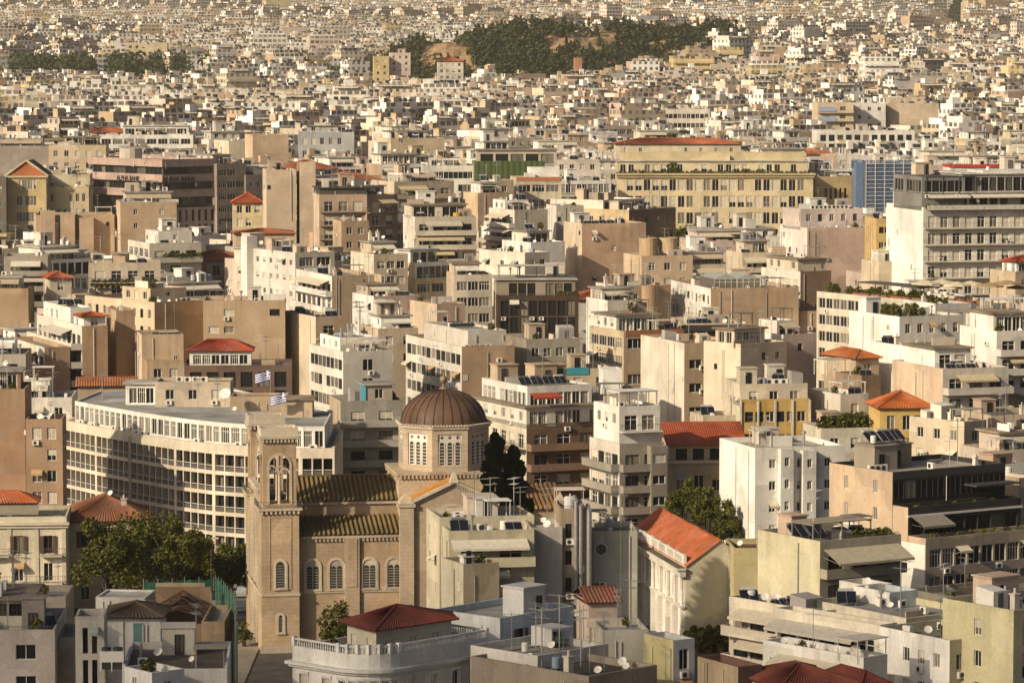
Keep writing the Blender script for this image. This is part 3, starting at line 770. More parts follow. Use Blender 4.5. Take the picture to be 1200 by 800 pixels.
hand('the long low parapet', 'long low brown house below the pale neoclassical facade', None, -60, 77, 699, 400, 1, 'n', 'w', (.36, .31, .25), v=12, wL=9, n=5, name='house', cat='house')
hand('the low roof by the net', 'small low house with a tan wall next to the ruined roof', None, 236, 252, 728, 389, 0, 'n', 'n', (.42, .3, .19), v=20, wL=12, n=0, name='house', cat='house')

# ---- neoclassical facade, tiled house and brown block at the far side of the square
def neo(b, w, l, z, H):
    mb = MB(); mb.box(-.5, w + .35, -.55, -.02, H - 1.1, H - .75); mb.box(-.3, w + .2, -.3, -.02, H - 1.5, H - 1.1)
    mb.build('cornice', 'wall', b.e, (.62, .56, .44))
    mb = MB()
    for i in range(9):
        x = w - .4 - i * 3.6; mb.box(x - .28, x + .28, -.12, -.01, H - 12, H - 1.5)
    mb.build('pilaster', 'wall', b.e, (.62, .56, .44))
    for zf in (H - 5.15, H - 8.85):
        for x in (w - 10.6, w - 3.6):
            L = 6.6 if x < w - 9 and zf < H - 6 else 3.0
            ob('balcony', cached(('balc', L, 1.0, 'r'), lambda: balcony_mesh(L, 1.0, 'r')), b.e, (.58, .53, .42), (x, -.12, zf))
    awn(b, (w - 9.5, 3.6), (w - 3.8, 3.6), z + 2.6, 2.6, .7, (.26, .23, .18)); awn(b, (w - 16, 3.6), (w - 10, 3.6), z + 2.6, 2.6, .7, (.3, .27, .21))
    hip_roof(b.e, w - 16, w - 4.4, 4, 9, z + 2.9, 1.3, ORANGE)
    mb = MB(); mb.box(w - 16, w - 4.4, 4, 9, z, z + 2.8, 0); mb.build('penthouse', 'wall', b.e, (.3, .26, .21))
    for i in range(8): plant(b.e, w - 1 - i * 1.7, .8, z, b.rng, .9)
    clutter(b.e, w - 3.6, w - .5, 2, 9, z, b.rng, 5, ('dish', 'dish', 'chimney', 'ac'))
hand('the pale neoclassical house', 'pale cream neoclassical facade with pilasters, tall shuttered windows and iron balconies', None, -70, 78, 606, 478, 4, 'n', 'fr:bay=3.55,ww=1.2,wh=2.4,sill=.35', (.62, .555, .42), v=85, fh=3.7, nf=3, par=1.6, n=0, wL=12, fn=neo, name='house', cat='house')
hand('the tiled house by the trees', 'pale yellow house with a weathered brown tiled hip roof beside the trees', None, 80, 176, 611, 487, 10, 'n', 'fr', (.60, .50, .32), v=85, fh=3.6, n=0, wL=13, tile=(2.9, (.30, .125, .065)), name='house', cat='house',
     fn=lambda b, w, l, z, H: (item('dish', b.e, w * .55, l * .45, H + 2.2, b.rng), item('chimney', b.e, w * .7, l * .25, H + .7, b.rng)))
hand('the brown windowless block', 'tall brown plaster block with a plain shaded face', None, -60, 29, 456, 522, 3, 'n', 'ws:skip=.9', (.37, .235, .145), v=110, n=2, wL=12)
hand('the brown stepped block', 'brown plaster house with a few small windows beside the curved offices', None, 30, 73, 491, 519, 3, 'n', 'w:n=2,ww=1.3,wh=1.7,nf=4', (.40, .265, .17), v=80, n=6, wL=8, kinds=('dish', 'dish', 'ac', 'antenna'))

# ---- curved office block
def ministry():
    yT, H0 = 530, 0
    pts_px = [(392, 540, 522), (352, 540, 522), (300, 538, 524), (250, 534.5, 528), (205, 528, 534), (152, 517.5, 544), (112, 508, 553), (76, 499, 562)]
    zt = PX(352, 525, 522).z
    P = [Vector((PX(x, y, d).x, d)) for x, y, d in pts_px]
    C = P[-1]; g = G(540); H = zt - g
    b = Bld('office_building', 'long curved white office block with deep window bays and a glazed white top floor', 'office block', (C.x, C.y, g), 0, None, 5, 540)
    loc = [(p.x - C.x, p.y - C.y) for p in P][::-1]
    loc = loc + [(loc[-1][0], loc[-1][1] + 26), (loc[0][0] + 22, loc[0][1] + 30), (loc[0][0] + 2, loc[0][1] + 18)]
    n = len(loc); fh = 3.0; c = (.63, .55, .435)
    mb = b.wall_mb(c)
    for i in range(n):
        p0, p1 = loc[i], loc[(i + 1) % n]
        L = (Vector(p1) - Vector(p0)).length; front = i < 7; ops = []
        if front:
            nb = max(1, round((L - .4) / 1.7)); bay = (L - .4) / nb
            for k in range(7):
                zf = H - 1.0 - (k + 1) * fh
                if zf < 0: break
                for j in range(nb): ops.append(dict(u0=.2 + bay * j + .1, u1=.2 + bay * (j + 1) - .1, v0=zf + .05, v1=zf + fh - .5))
        pt, rz, L = panel(mb, p0, p1, -3, H, ops, .95)
        for o in ops:
            u = (o['u0'] + o['u1']) / 2; w = round(o['u1'] - o['u0'], 1); h = round(o['v1'] - o['v0'], 1)
            x, y, z = pt(u, o['v0'], .93); add_window(b.e, x, y, z, rz, w, h, b.rng.choice(['dark', 'dark', 'grid']), b.rng)
            x, y, z = pt(u, o['v0'], .16)
            ob('parapet_panel', cached(('pp', w), lambda: ppm(w)), b.e, (.085, .08, .075), (x, y, z), rz)
        if front:
            x, y, z = pt(0, H - 7 * fh - 1.0)
            m2 = MB(); m2.box(-.2, .2, -.35, .1, -3, 7 * fh + .4)
            if i in (0, 2): m2.build('pier', 'wall', b.e, c, (x, y, z))
    ins = inset(loc, .5); zr = H - .55
    for i in range(n):
        j = (i + 1) % n; mb.quad((*loc[i], H), (*loc[j], H), (*ins[j], H), (*ins[i], H)); mb.quad((*ins[i], H), (*ins[j], H), (*ins[j], zr), (*ins[i], zr))
    m2 = MB(); m2.quad(*[(x, y, zr) for x, y in ins]); m2.build('roof', 'roof', b.e, (.42, .41, .39))
    top = inset(loc, 1.5); h2 = 3.55
    mw = b.wall_mb((.72, .69, .63))
    for i in range(n):
        p0, p1 = top[i], top[(i + 1) % n]; L = (Vector(p1) - Vector(p0)).length; ops = []
        if i < 7:
            nb = max(1, round(L / 1.75)); bay = L / nb
            ops = [dict(u0=bay * j + .2, u1=bay * (j + 1) - .2, v0=zr + .55, v1=zr + 2.9) for j in range(nb)]
        pt, rz, L = panel(mw, p0, p1, zr, zr + h2, ops, .2)
        for o in ops:
            x, y, z = pt((o['u0'] + o['u1']) / 2, o['v0'], .185); add_window(b.e, x, y, z, rz, o['u1'] - o['u0'], 2.35, b.rng.choice(['quad', 'two', 'quad']), b.rng)
        if i < 7:
            for _ in range(max(1, int(L / 5))):
                x, y, _z = pt(b.rng.uniform(.5, L - .5), 0, -.6); ob('air_conditioner', cached('ac', m_ac), b.e, None, (x, y, zr + .02), rz, 1.3)
    ins2 = inset(top, .25); z3 = zr + h2
    for i in range(n):
        j = (i + 1) % n; mw.quad((*top[i], z3), (*top[j], z3), (*ins2[j], z3), (*ins2[i], z3)); mw.quad((*ins2[i], z3), (*ins2[j], z3), (*ins2[j], z3 - .3), (*ins2[i], z3 - .3))
    m2 = MB(); m2.quad(*[(x, y, z3 - .3) for x, y in ins2]); m2.build('roof', 'roof', b.e, (.40, .40, .39))
    z4 = z3 - .3
    def at(px, d): return PX(px, 480, d).x - C.x, d - C.y
    # plant house and roof blocks
    x0, y0 = at(182, 556); x1, _ = at(270, 556)
    b.vol(b.rect(x0, x1, y0, y0 + 7), z4, z4 + 3.9, ['w:bay=3.4,nf=1', 'n', 'n', 'w:n=2,nf=1'], [(.50, .42, .32)], 3.2, 1, 'flat', .5, (.35, .24, .15))
    xa, ya = at(147, 559); b.vol(b.rect(xa, x0 - .01, ya + .5, ya + 6), z4, z4 + 3.2, ['gl:nf=1', 'n', 'n', 'n'], [WHITE], 2.9, 1, 'slab', .5, SCRW)
    ac_row(b, x0 + 3, x0 + 8, y0 + 2, z4 + 3.6, 4)
    x0, y0 = at(270, 550); x1, _ = at(336, 550)
    b.vol(b.rect(x0, x1, y0, y0 + 6), z4, z4 + 2.2, ['n'] * 4, [(.44, .33, .22)], 3, 1, 'flat', .4, (.3, .22, .14))
    x0, y0 = at(330, 540); x1, _ = at(366, 540)
    b.vol(b.rect(x0, x1, y0, y0 + 5), z4, z4 + 2.6, ['w:n=1,nf=1', 'n', 'n', 'n'], [(.48, .37, .25)], 3, 1, 'slab', .4, (.34, .26, .18))
    x0, y0 = at(275, 546); item('dish', b.e, x0, y0, z4, b.rng); o = ob('satellite_dish', cached('dish', m_dish), b.e, None, (x0 - 1.5, y0 + 1, z4 + 1), 0, 1.9)
    for px, d in ((255, 540), (150, 554), (232, 540), (205, 548), (285, 540), (120, 562)):
        x0, y0 = at(px, d); item('antenna', b.e, x0, y0, z4, b.rng)
    # two striped flags on poles
    for px, py, d in ((300, 441, 548), (318, 467, 538)):
        x0, y0 = at(px, d); zf = PX(px, py, d).z - g
        m3 = MB(); m3.bar((x0 + 2.2, y0, z4), (x0 + 2.2, y0, zf + 1), .05); p = m3.build('flag_pole', 'steel', b.e)
        m3 = MB(); 
        for s in range(9):
            for q in range(8):
                u0, u1 = q / 8, (q + 1) / 8; f = lambda u: (x0 + 2.2 - 2.3 * u, y0 + .14 * math.sin(u * 7), 0)
                k = 1 if (s % 2 == 0) else 0
                if u0 < .35 and s >= 4: k = 0 if (s == 6 or .12 < u0 < .2) else 1
                a_, c_ = f(u0), f(u1); za, zb = zf - .65 * u0 + s * .17 - .5, zf - .65 * u1 + s * .17 - .5
                m3.quad((a_[0], a_[1], za), (c_[0], c_[1], zb), (c_[0], c_[1], zb + .17), (a_[0], a_[1], za + .17), mat=k)
        m3.build('flag', ['white', 'flagblue'], p)
    b.done()
    HAND.append((75, 392, 440, 640, 522)); FOOT.append([(p[0] + C.x, p[1] + C.y) for p in inset(loc, -1)]); TARGET.append((C.x + 20, C.y, 'the curved white offices'))
def ppm(w):
    mb = MB(); mb.box(-w / 2, w / 2, -.05, .05, 0, .6, 0); mb.box(-w / 2, w / 2, -.06, .06, .74, .8, 1); return mb.mesh('parapet_panel', [M['paint'], M['white']])
M['flagblue'] = plain('flag_blue', (.03, .08, .35), .8)
ministry()

# ---- centre foreground
hand('the blue grey house', 'blue grey house with dark red doors and a white portico', 556, 586, 672, 724, 356, 48, 'n', 'w:bay=4.2,ww=1.1,wh=1.6,nf=2', (.70, .71, .71), (.55, .61, .66), v=45, n=3, rcol=(.42, .40, .36), life=False, name='house', cat='house',
     hut=[(.45, .15, 3.3, 2.8, 2.9, (.66, .66, .65))], wL=9, win='wood')
hand('the low terrace house', 'low pale terrace house with satellite dishes on its stained parapet', 566, 630, 713, 768, 342, 46, 'n', 'n', (.64, .62, .58), v=20, n=6, life=False, name='house', cat='house', kinds=('dish', 'dish', 'antenna', 'ac', 'tank'), wL=9)
def portico(b, w, l, z, H):
    mb = MB(); mb.box(.3, .5, .3, 3.4, z, z + 2.5); mb.box(.3, w - .2, .3, 3.4, z + 2.5, z + 2.75); mb.box(w - .5, w - .3, .3, .5, z, z + 2.5); mb.box(.5, w - .5, 3.2, 3.4, z, z + 2.5)
    mb.build('portico', 'wall', b.e, (.66, .65, .62))
hand('the white portico', 'white walled porch room with red doors on a terrace below the blue grey house', 636, 646, 676, 762, 350, 40, 'n', 'n', (.76, .75, .73), v=0, n=0, wL=5, fn=portico, name='house', cat='house')
hand('the cream terraced house', 'cream flat roofed house with air conditioners beside the church transept', 503, 515, 626, 606, 412, 11, 'ws', 'w', (.60, .535, .385), (.55, .49, .36), v=70, n=5, wL=9, rcol=(.45, .42, .36), hut=[(.45, .45, 2.6, 2.4, 2.2, (.55, .54, .5))], fn=lambda b, w, l, z, H: ac_row(b, 2, 4.5, 1, z, 3))
hand('the yellowish stepped house', 'yellowish house front with an awning over its balcony door and a dark wide window', 519, 526, 626, 622, 403, 10, 'n', 'bs:bay=4.4,ww=2.6,wh=1.7,nf=2,awn=.9', (.56, .51, .355), v=75, n=5, wL=5, rcol=(.40, .38, .33))
hand('the stained yellowish wall', 'stained yellowish annexe wall rising below the cream house', 521, 543, 585, 661, 394, 24, 'n', 'n', (.58, .53, .39), (.45, .37, .25), v=50, n=2, wL=6, rcol=(.3, .26, .2), fn=lambda b, w, l, z, H: b.hut(.5, 1.6, 1, 2.2, z, 1.3, (.66, .64, .6)))
hand('the grey party wall', 'plain grey rendered block between the cream house and the ducts', None, 621, 659, 618, 407, 5, 'n', 'n', (.44, .415, .37), v=75, n=3, wL=9, rcol=(.46, .43, .37))
def ducts(b, w, l, z, H):
    for i, x in enumerate((w - 1.3, w - .75, w + .2)):
        mb = MB(); mb.bar((x, -.45, H - 13), (x, -.45, H + .9 - i * .5), .24 if i < 2 else .3, 0, 10); mb.bar((x, -.45, H + .9 - i * .5), (x, 1.5, H + 1.2 - i * .5), .24, 0, 10); mb.build('duct', 'steel', b.e)
    ob('water_tank', cached('tankv', m_tankv), b.e, (.5, .5, .5), (1.2, 1.5, z), 0, 1.2); item('tank', b.e, w - .8, 2, z, b.rng)
    railing(b, (.2, .2), (w - .3, .2), z)
hand('the duct tower', 'narrow brown stair tower with windows and tall steel ducts', None, 657, 688, 596, 408, 5, 'n', 'g:n=2,ww=.75,wh=1.6,sill=.6,m=.3', (.36, .28, .19), v=110, n=2, wL=8, fn=ducts)
def roundwin(b, w, l, z, H):
    mb = MB(); mb.bar((w * .28, -.02, H - 2.1), (w * .28, -.06, H - 2.1), .72, 0, 20); o = mb.build('round_window', 'white', b.e)
    mb = MB(); mb.bar((w * .28, -.06, H - 2.1), (w * .28, -.075, H - 2.1), .62, 0, 20); mb.build('pane', 'glass', o)
    railing(b, (w * .5, .3), (w - .2, .3), z)
hand('the wall with a round window', 'pale grey green house wall with a single round window', None, 688, 747, 622, 411, 3, 'n', 'n', (.50, .475, .38), v=100, n=4, wL=9, fn=roundwin, rcol=(.2, .18, .16))
hand('the little tiled house', 'little pinkish house with a small brown tiled roof under the round window', None, 690, 724, 705, 392, 12, 'n', 'n', (.50, .41, .34), v=20, n=0, wL=6, tile=(1.2, (.26, .10, .06), 'x'), name='house', cat='house')
hand('the tiled cream shed', 'grey flat roofed annexe below the house wall with a round window', None, 705, 760, 738, 383, 6, 'n', 'n', (.46, .43, .36), v=20, n=4, wL=8, name='house', cat='house', rcol=(.34, .36, .36))
hand('the dark roof terrace', 'long dark brown roof terrace cluttered with dishes and masts', 560, 690, 770, 792, 334, 44, 'n', 'n', (.30, .25, .2), v=10, n=14, wL=16, rcol=(.12, .10, .085), life=False, name='house', cat='house', kinds=('dish', 'antenna', 'antenna', 'chimney', 'dish', 'tank'))
hand('the small yellow tower house', 'small house, one wall yellow and one white, with a round chimney', 771, 789, 814, 750, 345, 32, 'n', 'w:n=1,ww=1.1,wh=2.4', (.55, .49, .25), (.60, .61, .60), v=45, n=1, wL=5, name='house', cat='house', kinds=('chimney',), rcol=(.2, .17, .14))
hand('the concrete box', 'tan concrete roof room with a dark red side wall', 822, 865, 893, 781, 337, 30, 'n', 'n', (.45, .34, .22), (.17, .09, .075), v=15, n=2, wL=7, rcol=(.48, .47, .45), name='house', cat='house')
hand('the red tiled house', 'low house with a long dark red tiled roof below the awnings', 880, 916, 1004, 806, 332, 22, 'n', 'n', (.55, .46, .33), v=5, n=0, wL=9, tile=(1.5, (.24, .065, .04)), name='house', cat='house')
hand('the dark red lean-to', 'house with a dark red tiled roof beneath the white walled house', 985, 1010, 1040, 805, 334, 30, 'n', 'n', (.5, .45, .38), v=5, n=0, wL=7, tile=(1.2, (.20, .05, .04)), name='house', cat='house')
# ---- red gabled neoclassical building
def redgable():
    a = R(11); xC, yT, d = 803, 663, 452
    C = PX(xC, yT, d); g = G(d); H = C.z - g
    b = Bld('neoclassical_building', 'white columned neoclassical building with a bright orange red gable roof', 'building', (C.x, C.y, g), a, None, 9, d)
    W, L = 9.0, 33.0; cw = (.70, .66, .59)
    ops = []; nb = 8; bay = L / nb
    for i in range(nb):
        for zf, hh in ((H - 4.6, 2.5), (H - 8.6, 2.5)): ops.append(dict(u0=bay * (i + .5) - .65, u1=bay * (i + .5) + .65, v0=zf, v1=zf + hh))
    mb = b.wall_mb(cw); pt, rz, _ = panel(mb, (0, L), (0, 0), -3, H, ops, .3)
    for o in ops:
        x, y, z = pt((o['u0'] + o['u1']) / 2, o['v0'], .28); add_window(b.e, x, y, z, rz, 1.3, o['v1'] - o['v0'], 'two', b.rng, True)
    for i in range(nb + 1):
        u = min(L - .4, max(.4, bay * i)); x, y, _z = pt(u, 0, -.35); m2 = MB()
        m2.lathe([(.24, H - 5.0), (.19, H - 4.8), (.17, H - 1.9), (.25, H - 1.6), (.28, H - 1.35)], 10, 0); m2.box(-.2, .34, -.26, .26, -1, H - 5.0)
        m2.build('column', 'stone', b.e, cw, (x, y, 0))
    m2 = MB(); m2.box(-.75, -.02, -.4, L + .3, H - 1.35, H - .5); m2.box(-.6, -.02, -.2, L + .2, H - 5.35, H - 5.05); m2.box(-1.2, -.02, -.55, L + .4, H - .5, H - .2); m2.build('entablature', 'stone', b.e, cw)
    m2 = MB(); m2.box(-1.15, -.1, -.4, L + .3, H - .19, H - .12); m2.build('gutter_roof', 'roof', b.e, (.16, .13, .08))
    # parapet over the facade, with tile red openings
    for i in range(7):
        y0 = 1.5 + i * 4.5; m2 = MB(); m2.box(.05, .4, y0 - .55, y0 + .55, H - .1, H + 1.3)
        m2.box(.1, .35, y0 + .55, y0 + 3.95, H - .1, H + .25); m2.box(.1, .35, y0 + .55, y0 + 3.95, H + 1.0, H + 1.25)
        for k in range(4): m2.box(.13, .32, y0 + 1.0 + k * .85, y0 + 1.25 + k * .85, H + .25, H + 1.0)
        m2.build('balustrade', 'stone', b.e, cw)
    c2 = (.54, .495, .37)
    ridge = 3.2; m3 = b.wall_mb(c2)
    m3.quad((0, 0, -3), (W, 0, -3), (W, 0, H), (W / 2, 0, H + ridge), (0, 0, H)); m3.quad((W, L, -3), (0, L, -3), (0, L, H), (W / 2, L, H + ridge), (W, L, H))
    panel(m3, (W, 0), (W, L), -3, H, [])
    mb = MB(); o = .02
    tilequad(mb, (-.05, L + .2, H - .05), (-.05, -.25, H - .05), (W / 2, -.25, H + ridge), (W / 2, L + .2, H + ridge), .35, .035)
    tilequad(mb, (W + .4, -.25, H - .25), (W + .4, L + .2, H - .25), (W / 2, L + .2, H + ridge), (W / 2, -.25, H + ridge), .35, .035)
    r = mb.build('roof', 'tile', b.e, (.46, .125, .045)); mb = MB(); mb.bar((W / 2, -.3, H + ridge + .02), (W / 2, L + .25, H + ridge + .02), .14, 0, 6); mb.build('ridge', 'tile', r, (.5, .13, .04))
    for i in range(4): plant(b.e, 1 + i * 1.6, -1.3, 0, b.rng, 2.6)
    b.done(); HAND.append((740, 862, 594, 745, d)); FOOT.append(local_poly((C.x, C.y), a, [(-2, -3), (W + 1, -3), (W + 1, L + 1), (-2, L + 1)])); TARGET.append((C.x, C.y, 'the orange red gable roof'))
redgable()
hand('the blank yellow walls', 'blank ochre yellow block with a parapet beside the red gable roof', None, 860, 918, 642, 448, 3, 'n', 'n', (.47, .405, .21), v=60, n=3, wL=9, rcol=(.16, .09, .06))
hand('the low yellow house', 'low cream yellow house with a terracotta coloured terrace', None, 846, 895, 700, 458, 24, 'n', 'w:bay=4,nf=1', (.52, .46, .29), v=30, n=4, wL=14, rcol=(.16, .07, .05), name='house', cat='house', fn=lambda b, w, l, z, H: (railing(b, (.2, .2), (w - .2, .2), z), [plant(b.e, -1.5 + i * 1.3, -1.6, 0, b.rng, 2.2) for i in range(7)]))
hand('the white L-shaped block', 'bright white apartment block with stepped bays and small windows', 856, 885, 990, 525, 490, 17, 'n', 'w:bay=3.6,ww=.95,wh=1.25,nf=4', (.80, .77, .71), (.74, .71, .65), v=95, n=1, wL=14, fh=3.0, rcol=(.5, .46, .39),
     fn=lambda b, w, l, z, H: [b.vol(b.rect(x, x + 1.9, -1.1, -.01), -3, H - .15 - .3 * k, ['w:n=1,ww=.7,wh=1.2,m=.2,nf=4', 'n', 'n', 'n'], [(.76, .73, .67)], 3.0, 4, 'flat', .3) for k, x in enumerate((3.3, 6.6))])
# ---- terraced building with black glazed floors
def darkoffice():
    a = R(33); xC, yT, d = 1046, 553, 436
    C = PX(xC, yT, d); g = G(d); H = C.z - g
    b = Bld('office_building', 'office block with a tan blind side wall and black glazed stepped terraces', 'office block', (C.x, C.y, g), a, None, 31, d)
    ct, ck = (.50, .375, .255), (.045, .045, .045)
    _, W, _l = solve(None, xC, 1178, yT, d, a); _, _r, Lw = solve(972, xC, None, yT, d, a)
    W = min(24, W); Lw = min(26, Lw)
    zr = b.vol(b.rect(0, W, 0, Lw), -3, H, ['n', 'n', 'n', 'ws:n=2,nf=3,skip=0,ww=.8,wh=1.6'], [ck, ct, ct, ct], 3.3, 3, 'flat', .7, (.46, .42, .36))
    for zz, dep, k in ((H - 5.6, 3.0, 'g:nf=1,wh=2.4'), (H - 9.4, 6.0, None)):
        pass
    # upper black band: glazing set behind a thin frame
    mb = MB(); mb.box(.05, W, -.06, -.01, H - .95, H - .02); mb.build('black_fascia', 'paint', b.e, (.05, .05, .05))
    nW = 10
    for i in range(nW):
        w = W / nW; add_window(b.e, w * (i + .5), -.03, H - 3.4, 0, round(w - .1, 1), 2.3, 'dark', b.rng, True)
    # first terrace
    z1 = H - 4.0; zz = b.vol(b.rect(0, W + .01, -3.0, -.08), -3, z1, ['g:nf=1,bay=2.2,ww=2.0,wh=2.4', 'n', 'n', 'n'], [ck, ck, ck, ct], 3.3, 1, 'flat', .9, (.10, .09, .08))
    mb = MB(); mb.box(-.1, W + .2, -3.15, -3.02, z1 - 1.2, z1 - .95); mb.build('white_ledge', 'white', b.e)
    mb = MB(); mb.box(W * .62, W + .3, -2.6, -.2, zz + 2.5, zz + 2.7); mb.build('dark_canopy', 'paint', b.e, (.05, .05, .05))
    # second terrace over the grid facade
    z2 = z1 - 3.4; z5 = b.vol(b.rect(0, W + 1.5, -6.4, -3.1), -3, z2, ['gl:bay=2.0,ww=1.75,wh=2.2,sill=.6', 'n', 'n', 'n'], [(.40, .335, .255), ct, ct, ct], 3.3, 4, 'flat', .9, (.13, .12, .10))
    awn(b, (.5, -3.1), (5.4, -3.1), z2 + 2.2, 2.4, .9, (.22, .2, .17))
    for i in range(11): plant(b.e, 2 + i * 1.9, -5.6, z5, b.rng, 1.0)
    for i in range(6): plant(b.e, 2 + i * 3, -2.2, zz, b.rng, .8)
    b.hut(2.0, 5.6, 6, 10, zr, 3.0, (.30, .26, .21)); b.hut(5.9, 9.5, 8, 12, zr, 2.8, (.30, .26, .21))
    for x in (3.0, 5.2): solar(b.e, x, 8, zr + 3.2, b.rng, 1.0, 0)
    for x in (7.0, 8.6): solar(b.e, x, 10, zr + 3, b.rng, .9, 0)
    item('tank', b.e, 2.6, 7, zr + 3.2, b.rng); ac_row(b, .4, 3.0, 5, zr, 3); clutter(b.e, 7, W - 1, 1.5, 6, zr, b.rng, 5, ('antenna', 'chimney', 'ac', 'chimney'))
    # white lower strip of the side wall
    mb = MB(); mb.box(-.06, -.01, -6.3, Lw * .52, -3, H - 8.2); mb.box(-.06, -.01, Lw * .52, Lw * .8, -3, H - 7.0); mb.build('white_strip', 'wall', b.e, (.70, .67, .61))
    b.done(); HAND.append((972, 1192, 530, 690, d)); FOOT.append(local_poly((C.x, C.y), a, [(-1, -8), (W + 3, -8), (W + 3, Lw + 1), (-1, Lw + 1)])); TARGET.append((C.x, C.y, 'the black glazed terraces'))
darkoffice()
hand('the awning terraces', 'yellowish house with two terraces under long beige awnings and solar panels', 917, 961, 1056, 634, 408, 32, 'n', 'ba:nf=2,awn=0', (.55, .50, .34), (.40, .37, .28), v=60, n=1, wL=12, rcol=(.2, .17, .14), fh=3.3,
     fn=lambda b, w, l, z, H: (awn(b, (.5, 0), (w - .3, 0), H - 1.0, 3.0, 1.3, (.42, .37, .27)), pergola(b, .5, w * .75, 2, 6, z, 2.2, (.25, .22, .18), (.3, .26, .2)), solar_row(b, 1, 6, 7.5, z, 2), railing(b, (.2, .2), (w - .2, .2), z), [plant(b.e, w * .5 + i * 1.1, 1, z, b.rng, 1.2) for i in range(5)], item('dish', b.e, 7.5, 7, z, b.rng)))
hand('the house with a red flat top', 'white house with a flat dark red roof and two small windows', 888, 910, 928, 722, 386, 35, 'n', 'n', (.62, .60, .56), v=25, n=0, wL=6, rcol=(.24, .05, .04), tile=(1.0, (.24, .055, .04)), name='house', cat='house')
hand('the beige awning house', 'cream house with beige awnings pulled over its balconies', 906, 962, 990, 716, 377, 40, 'ba:nf=2,awn=1,bay=2.8', 'n', (.68, .61, .49), v=35, n=5, wL=14, name='house', cat='house', kinds=('solar', 'solar', 'ac', 'dish', 'plant'), fn=lambda b, w, l, z, H: solar_row(b, .5, w - .5, 8, z, 2))
hand('the roof cabin house', 'cream walled house with a broad grey roof terrace carrying white cabins', 952, 1062, 1150, 724, 369, 34, 'n', 'n', (.66, .60, .48), (.60, .53, .33), v=20, n=5, rcol=(.33, .33, .32), name='house', cat='house', kinds=('antenna', 'dish', 'antenna', 'ac'))
hand('the white cabin', 'white roof cabin with a pale blue wall and one dark window', 1022, 1043, 1076, 694, 381, 34, 'w:n=2,ww=.9,wh=2,sill=.2', 'w:n=1,ww=.9,wh=1.2', (.68, .66, .62), (.50, .55, .58), v=28, n=0, wL=6, name='house', cat='house')
hand('the white cabin with an ochre door', 'small white roof cabin with an ochre door next to the pale blue one', 1001, 1018, 1046, 686, 386, 34, 'w:n=1', 'n', (.66, .62, .54), v=25, n=1, wL=5, name='house', cat='house')
hand('the white walled house', 'white plaster house with small shuttered windows and an olive blind side', 1030, 1113, 1186, 750, 351, 34, 'w:n=4,ww=.95,wh=1.4,nf=3,m=.8', 'w2:n=4,nf=3,skip=.2', (.80, .78, .73), (.50, .46, .33), v=50, n=8, rcol=(.24, .22, .19), name='house', cat='house', kinds=('antenna', 'antenna', 'chimney', 'ac', 'dish'))
hand('the awning facade house', 'cream house with a row of beige awnings over a long balcony', 955, 1031, 1050, 732, 360, 40, 'ba:nf=3,awn=1,bay=2.6', 'n', (.70, .63, .51), v=40, n=4, wL=15, rcol=(.25, .22, .18), name='house', cat='house', kinds=('dish', 'ac', 'plant'))
hand('the low awning house', 'low white house with a faded awning and dishes beneath the awning facade', 930, 1012, 1040, 770, 347, 40, 'ba:nf=2,awn=1', 'n', (.74, .71, .65), v=25, n=6, wL=14, name='house', cat='house', rcol=(.22, .2, .17), kinds=('dish', 'dish', 'antenna', 'plant'))
hand('the yellow tower block', 'pale yellow tower house with tall dark stair windows', 1162, 1188, 1260, 715, 346, 36, 'w2:n=1,skip=0', 'w:bay=2.6,ww=1.0,wh=2.6,sill=.2', (.62, .57, .35), (.55, .50, .32), v=90, n=5, wL=10, rcol=(.36, .37, .38), name='house', cat='house')
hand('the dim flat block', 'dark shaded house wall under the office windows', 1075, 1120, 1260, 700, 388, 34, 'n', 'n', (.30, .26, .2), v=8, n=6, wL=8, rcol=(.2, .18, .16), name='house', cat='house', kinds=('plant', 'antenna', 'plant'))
hand('the olive corner block', 'olive wall of a house at the end of the dark offices', 1180, 1194, 1260, 560, 455, 33, 'n', 'w', (.42, .33, .23), v=40, n=4, wL=14)
# ---- fittings of single buildings
M['gnet'] = net_mat('green_net', (.055, .085, .02), .95)
def greyb(b, w, l, z, H):
    pergola(b, .6, w - .4, .5, 4.5, z + 2.9, 2.4, (.68, .66, .6), (.62, .6, .55)); railing(b, (.2, .1), (w - .2, .1), z)
def redneo(b, w, l, z, H):
    mb = MB(); mb.box(-.4, w + .3, -.6, -.01, H - .3, H + .1); mb.build('cornice', 'wall', b.e, (.56, .48, .37))
    z1 = b.vol(b.rect(.4, w - .3, 1.6, l - 1), z, z + 3.0, ['g:nf=1,bay=2.4,ww=1.7,wh=2.2', 'n', 'n', 'n'], [(.52, .40, .28)], 2.8, 1, 'none')
    mb = MB(); tilequad(mb, (-.2, .6, z + 2.9), (w + .2, .6, z + 2.9), (w + .2, l * .75, z + 5.6), (-.2, l * .75, z + 5.6), .35, .04); mb.build('roof', 'tile', b.e, (.42, .085, .03)); railing(b, (.2, .3), (w - .2, .3), z)
def MBcol(b, x, H, c):
    mb = MB(); mb.box(x - .14, x + .14, -.25, -.01, H - 15, H - .2); mb.build('pier', 'wall', b.e, c)
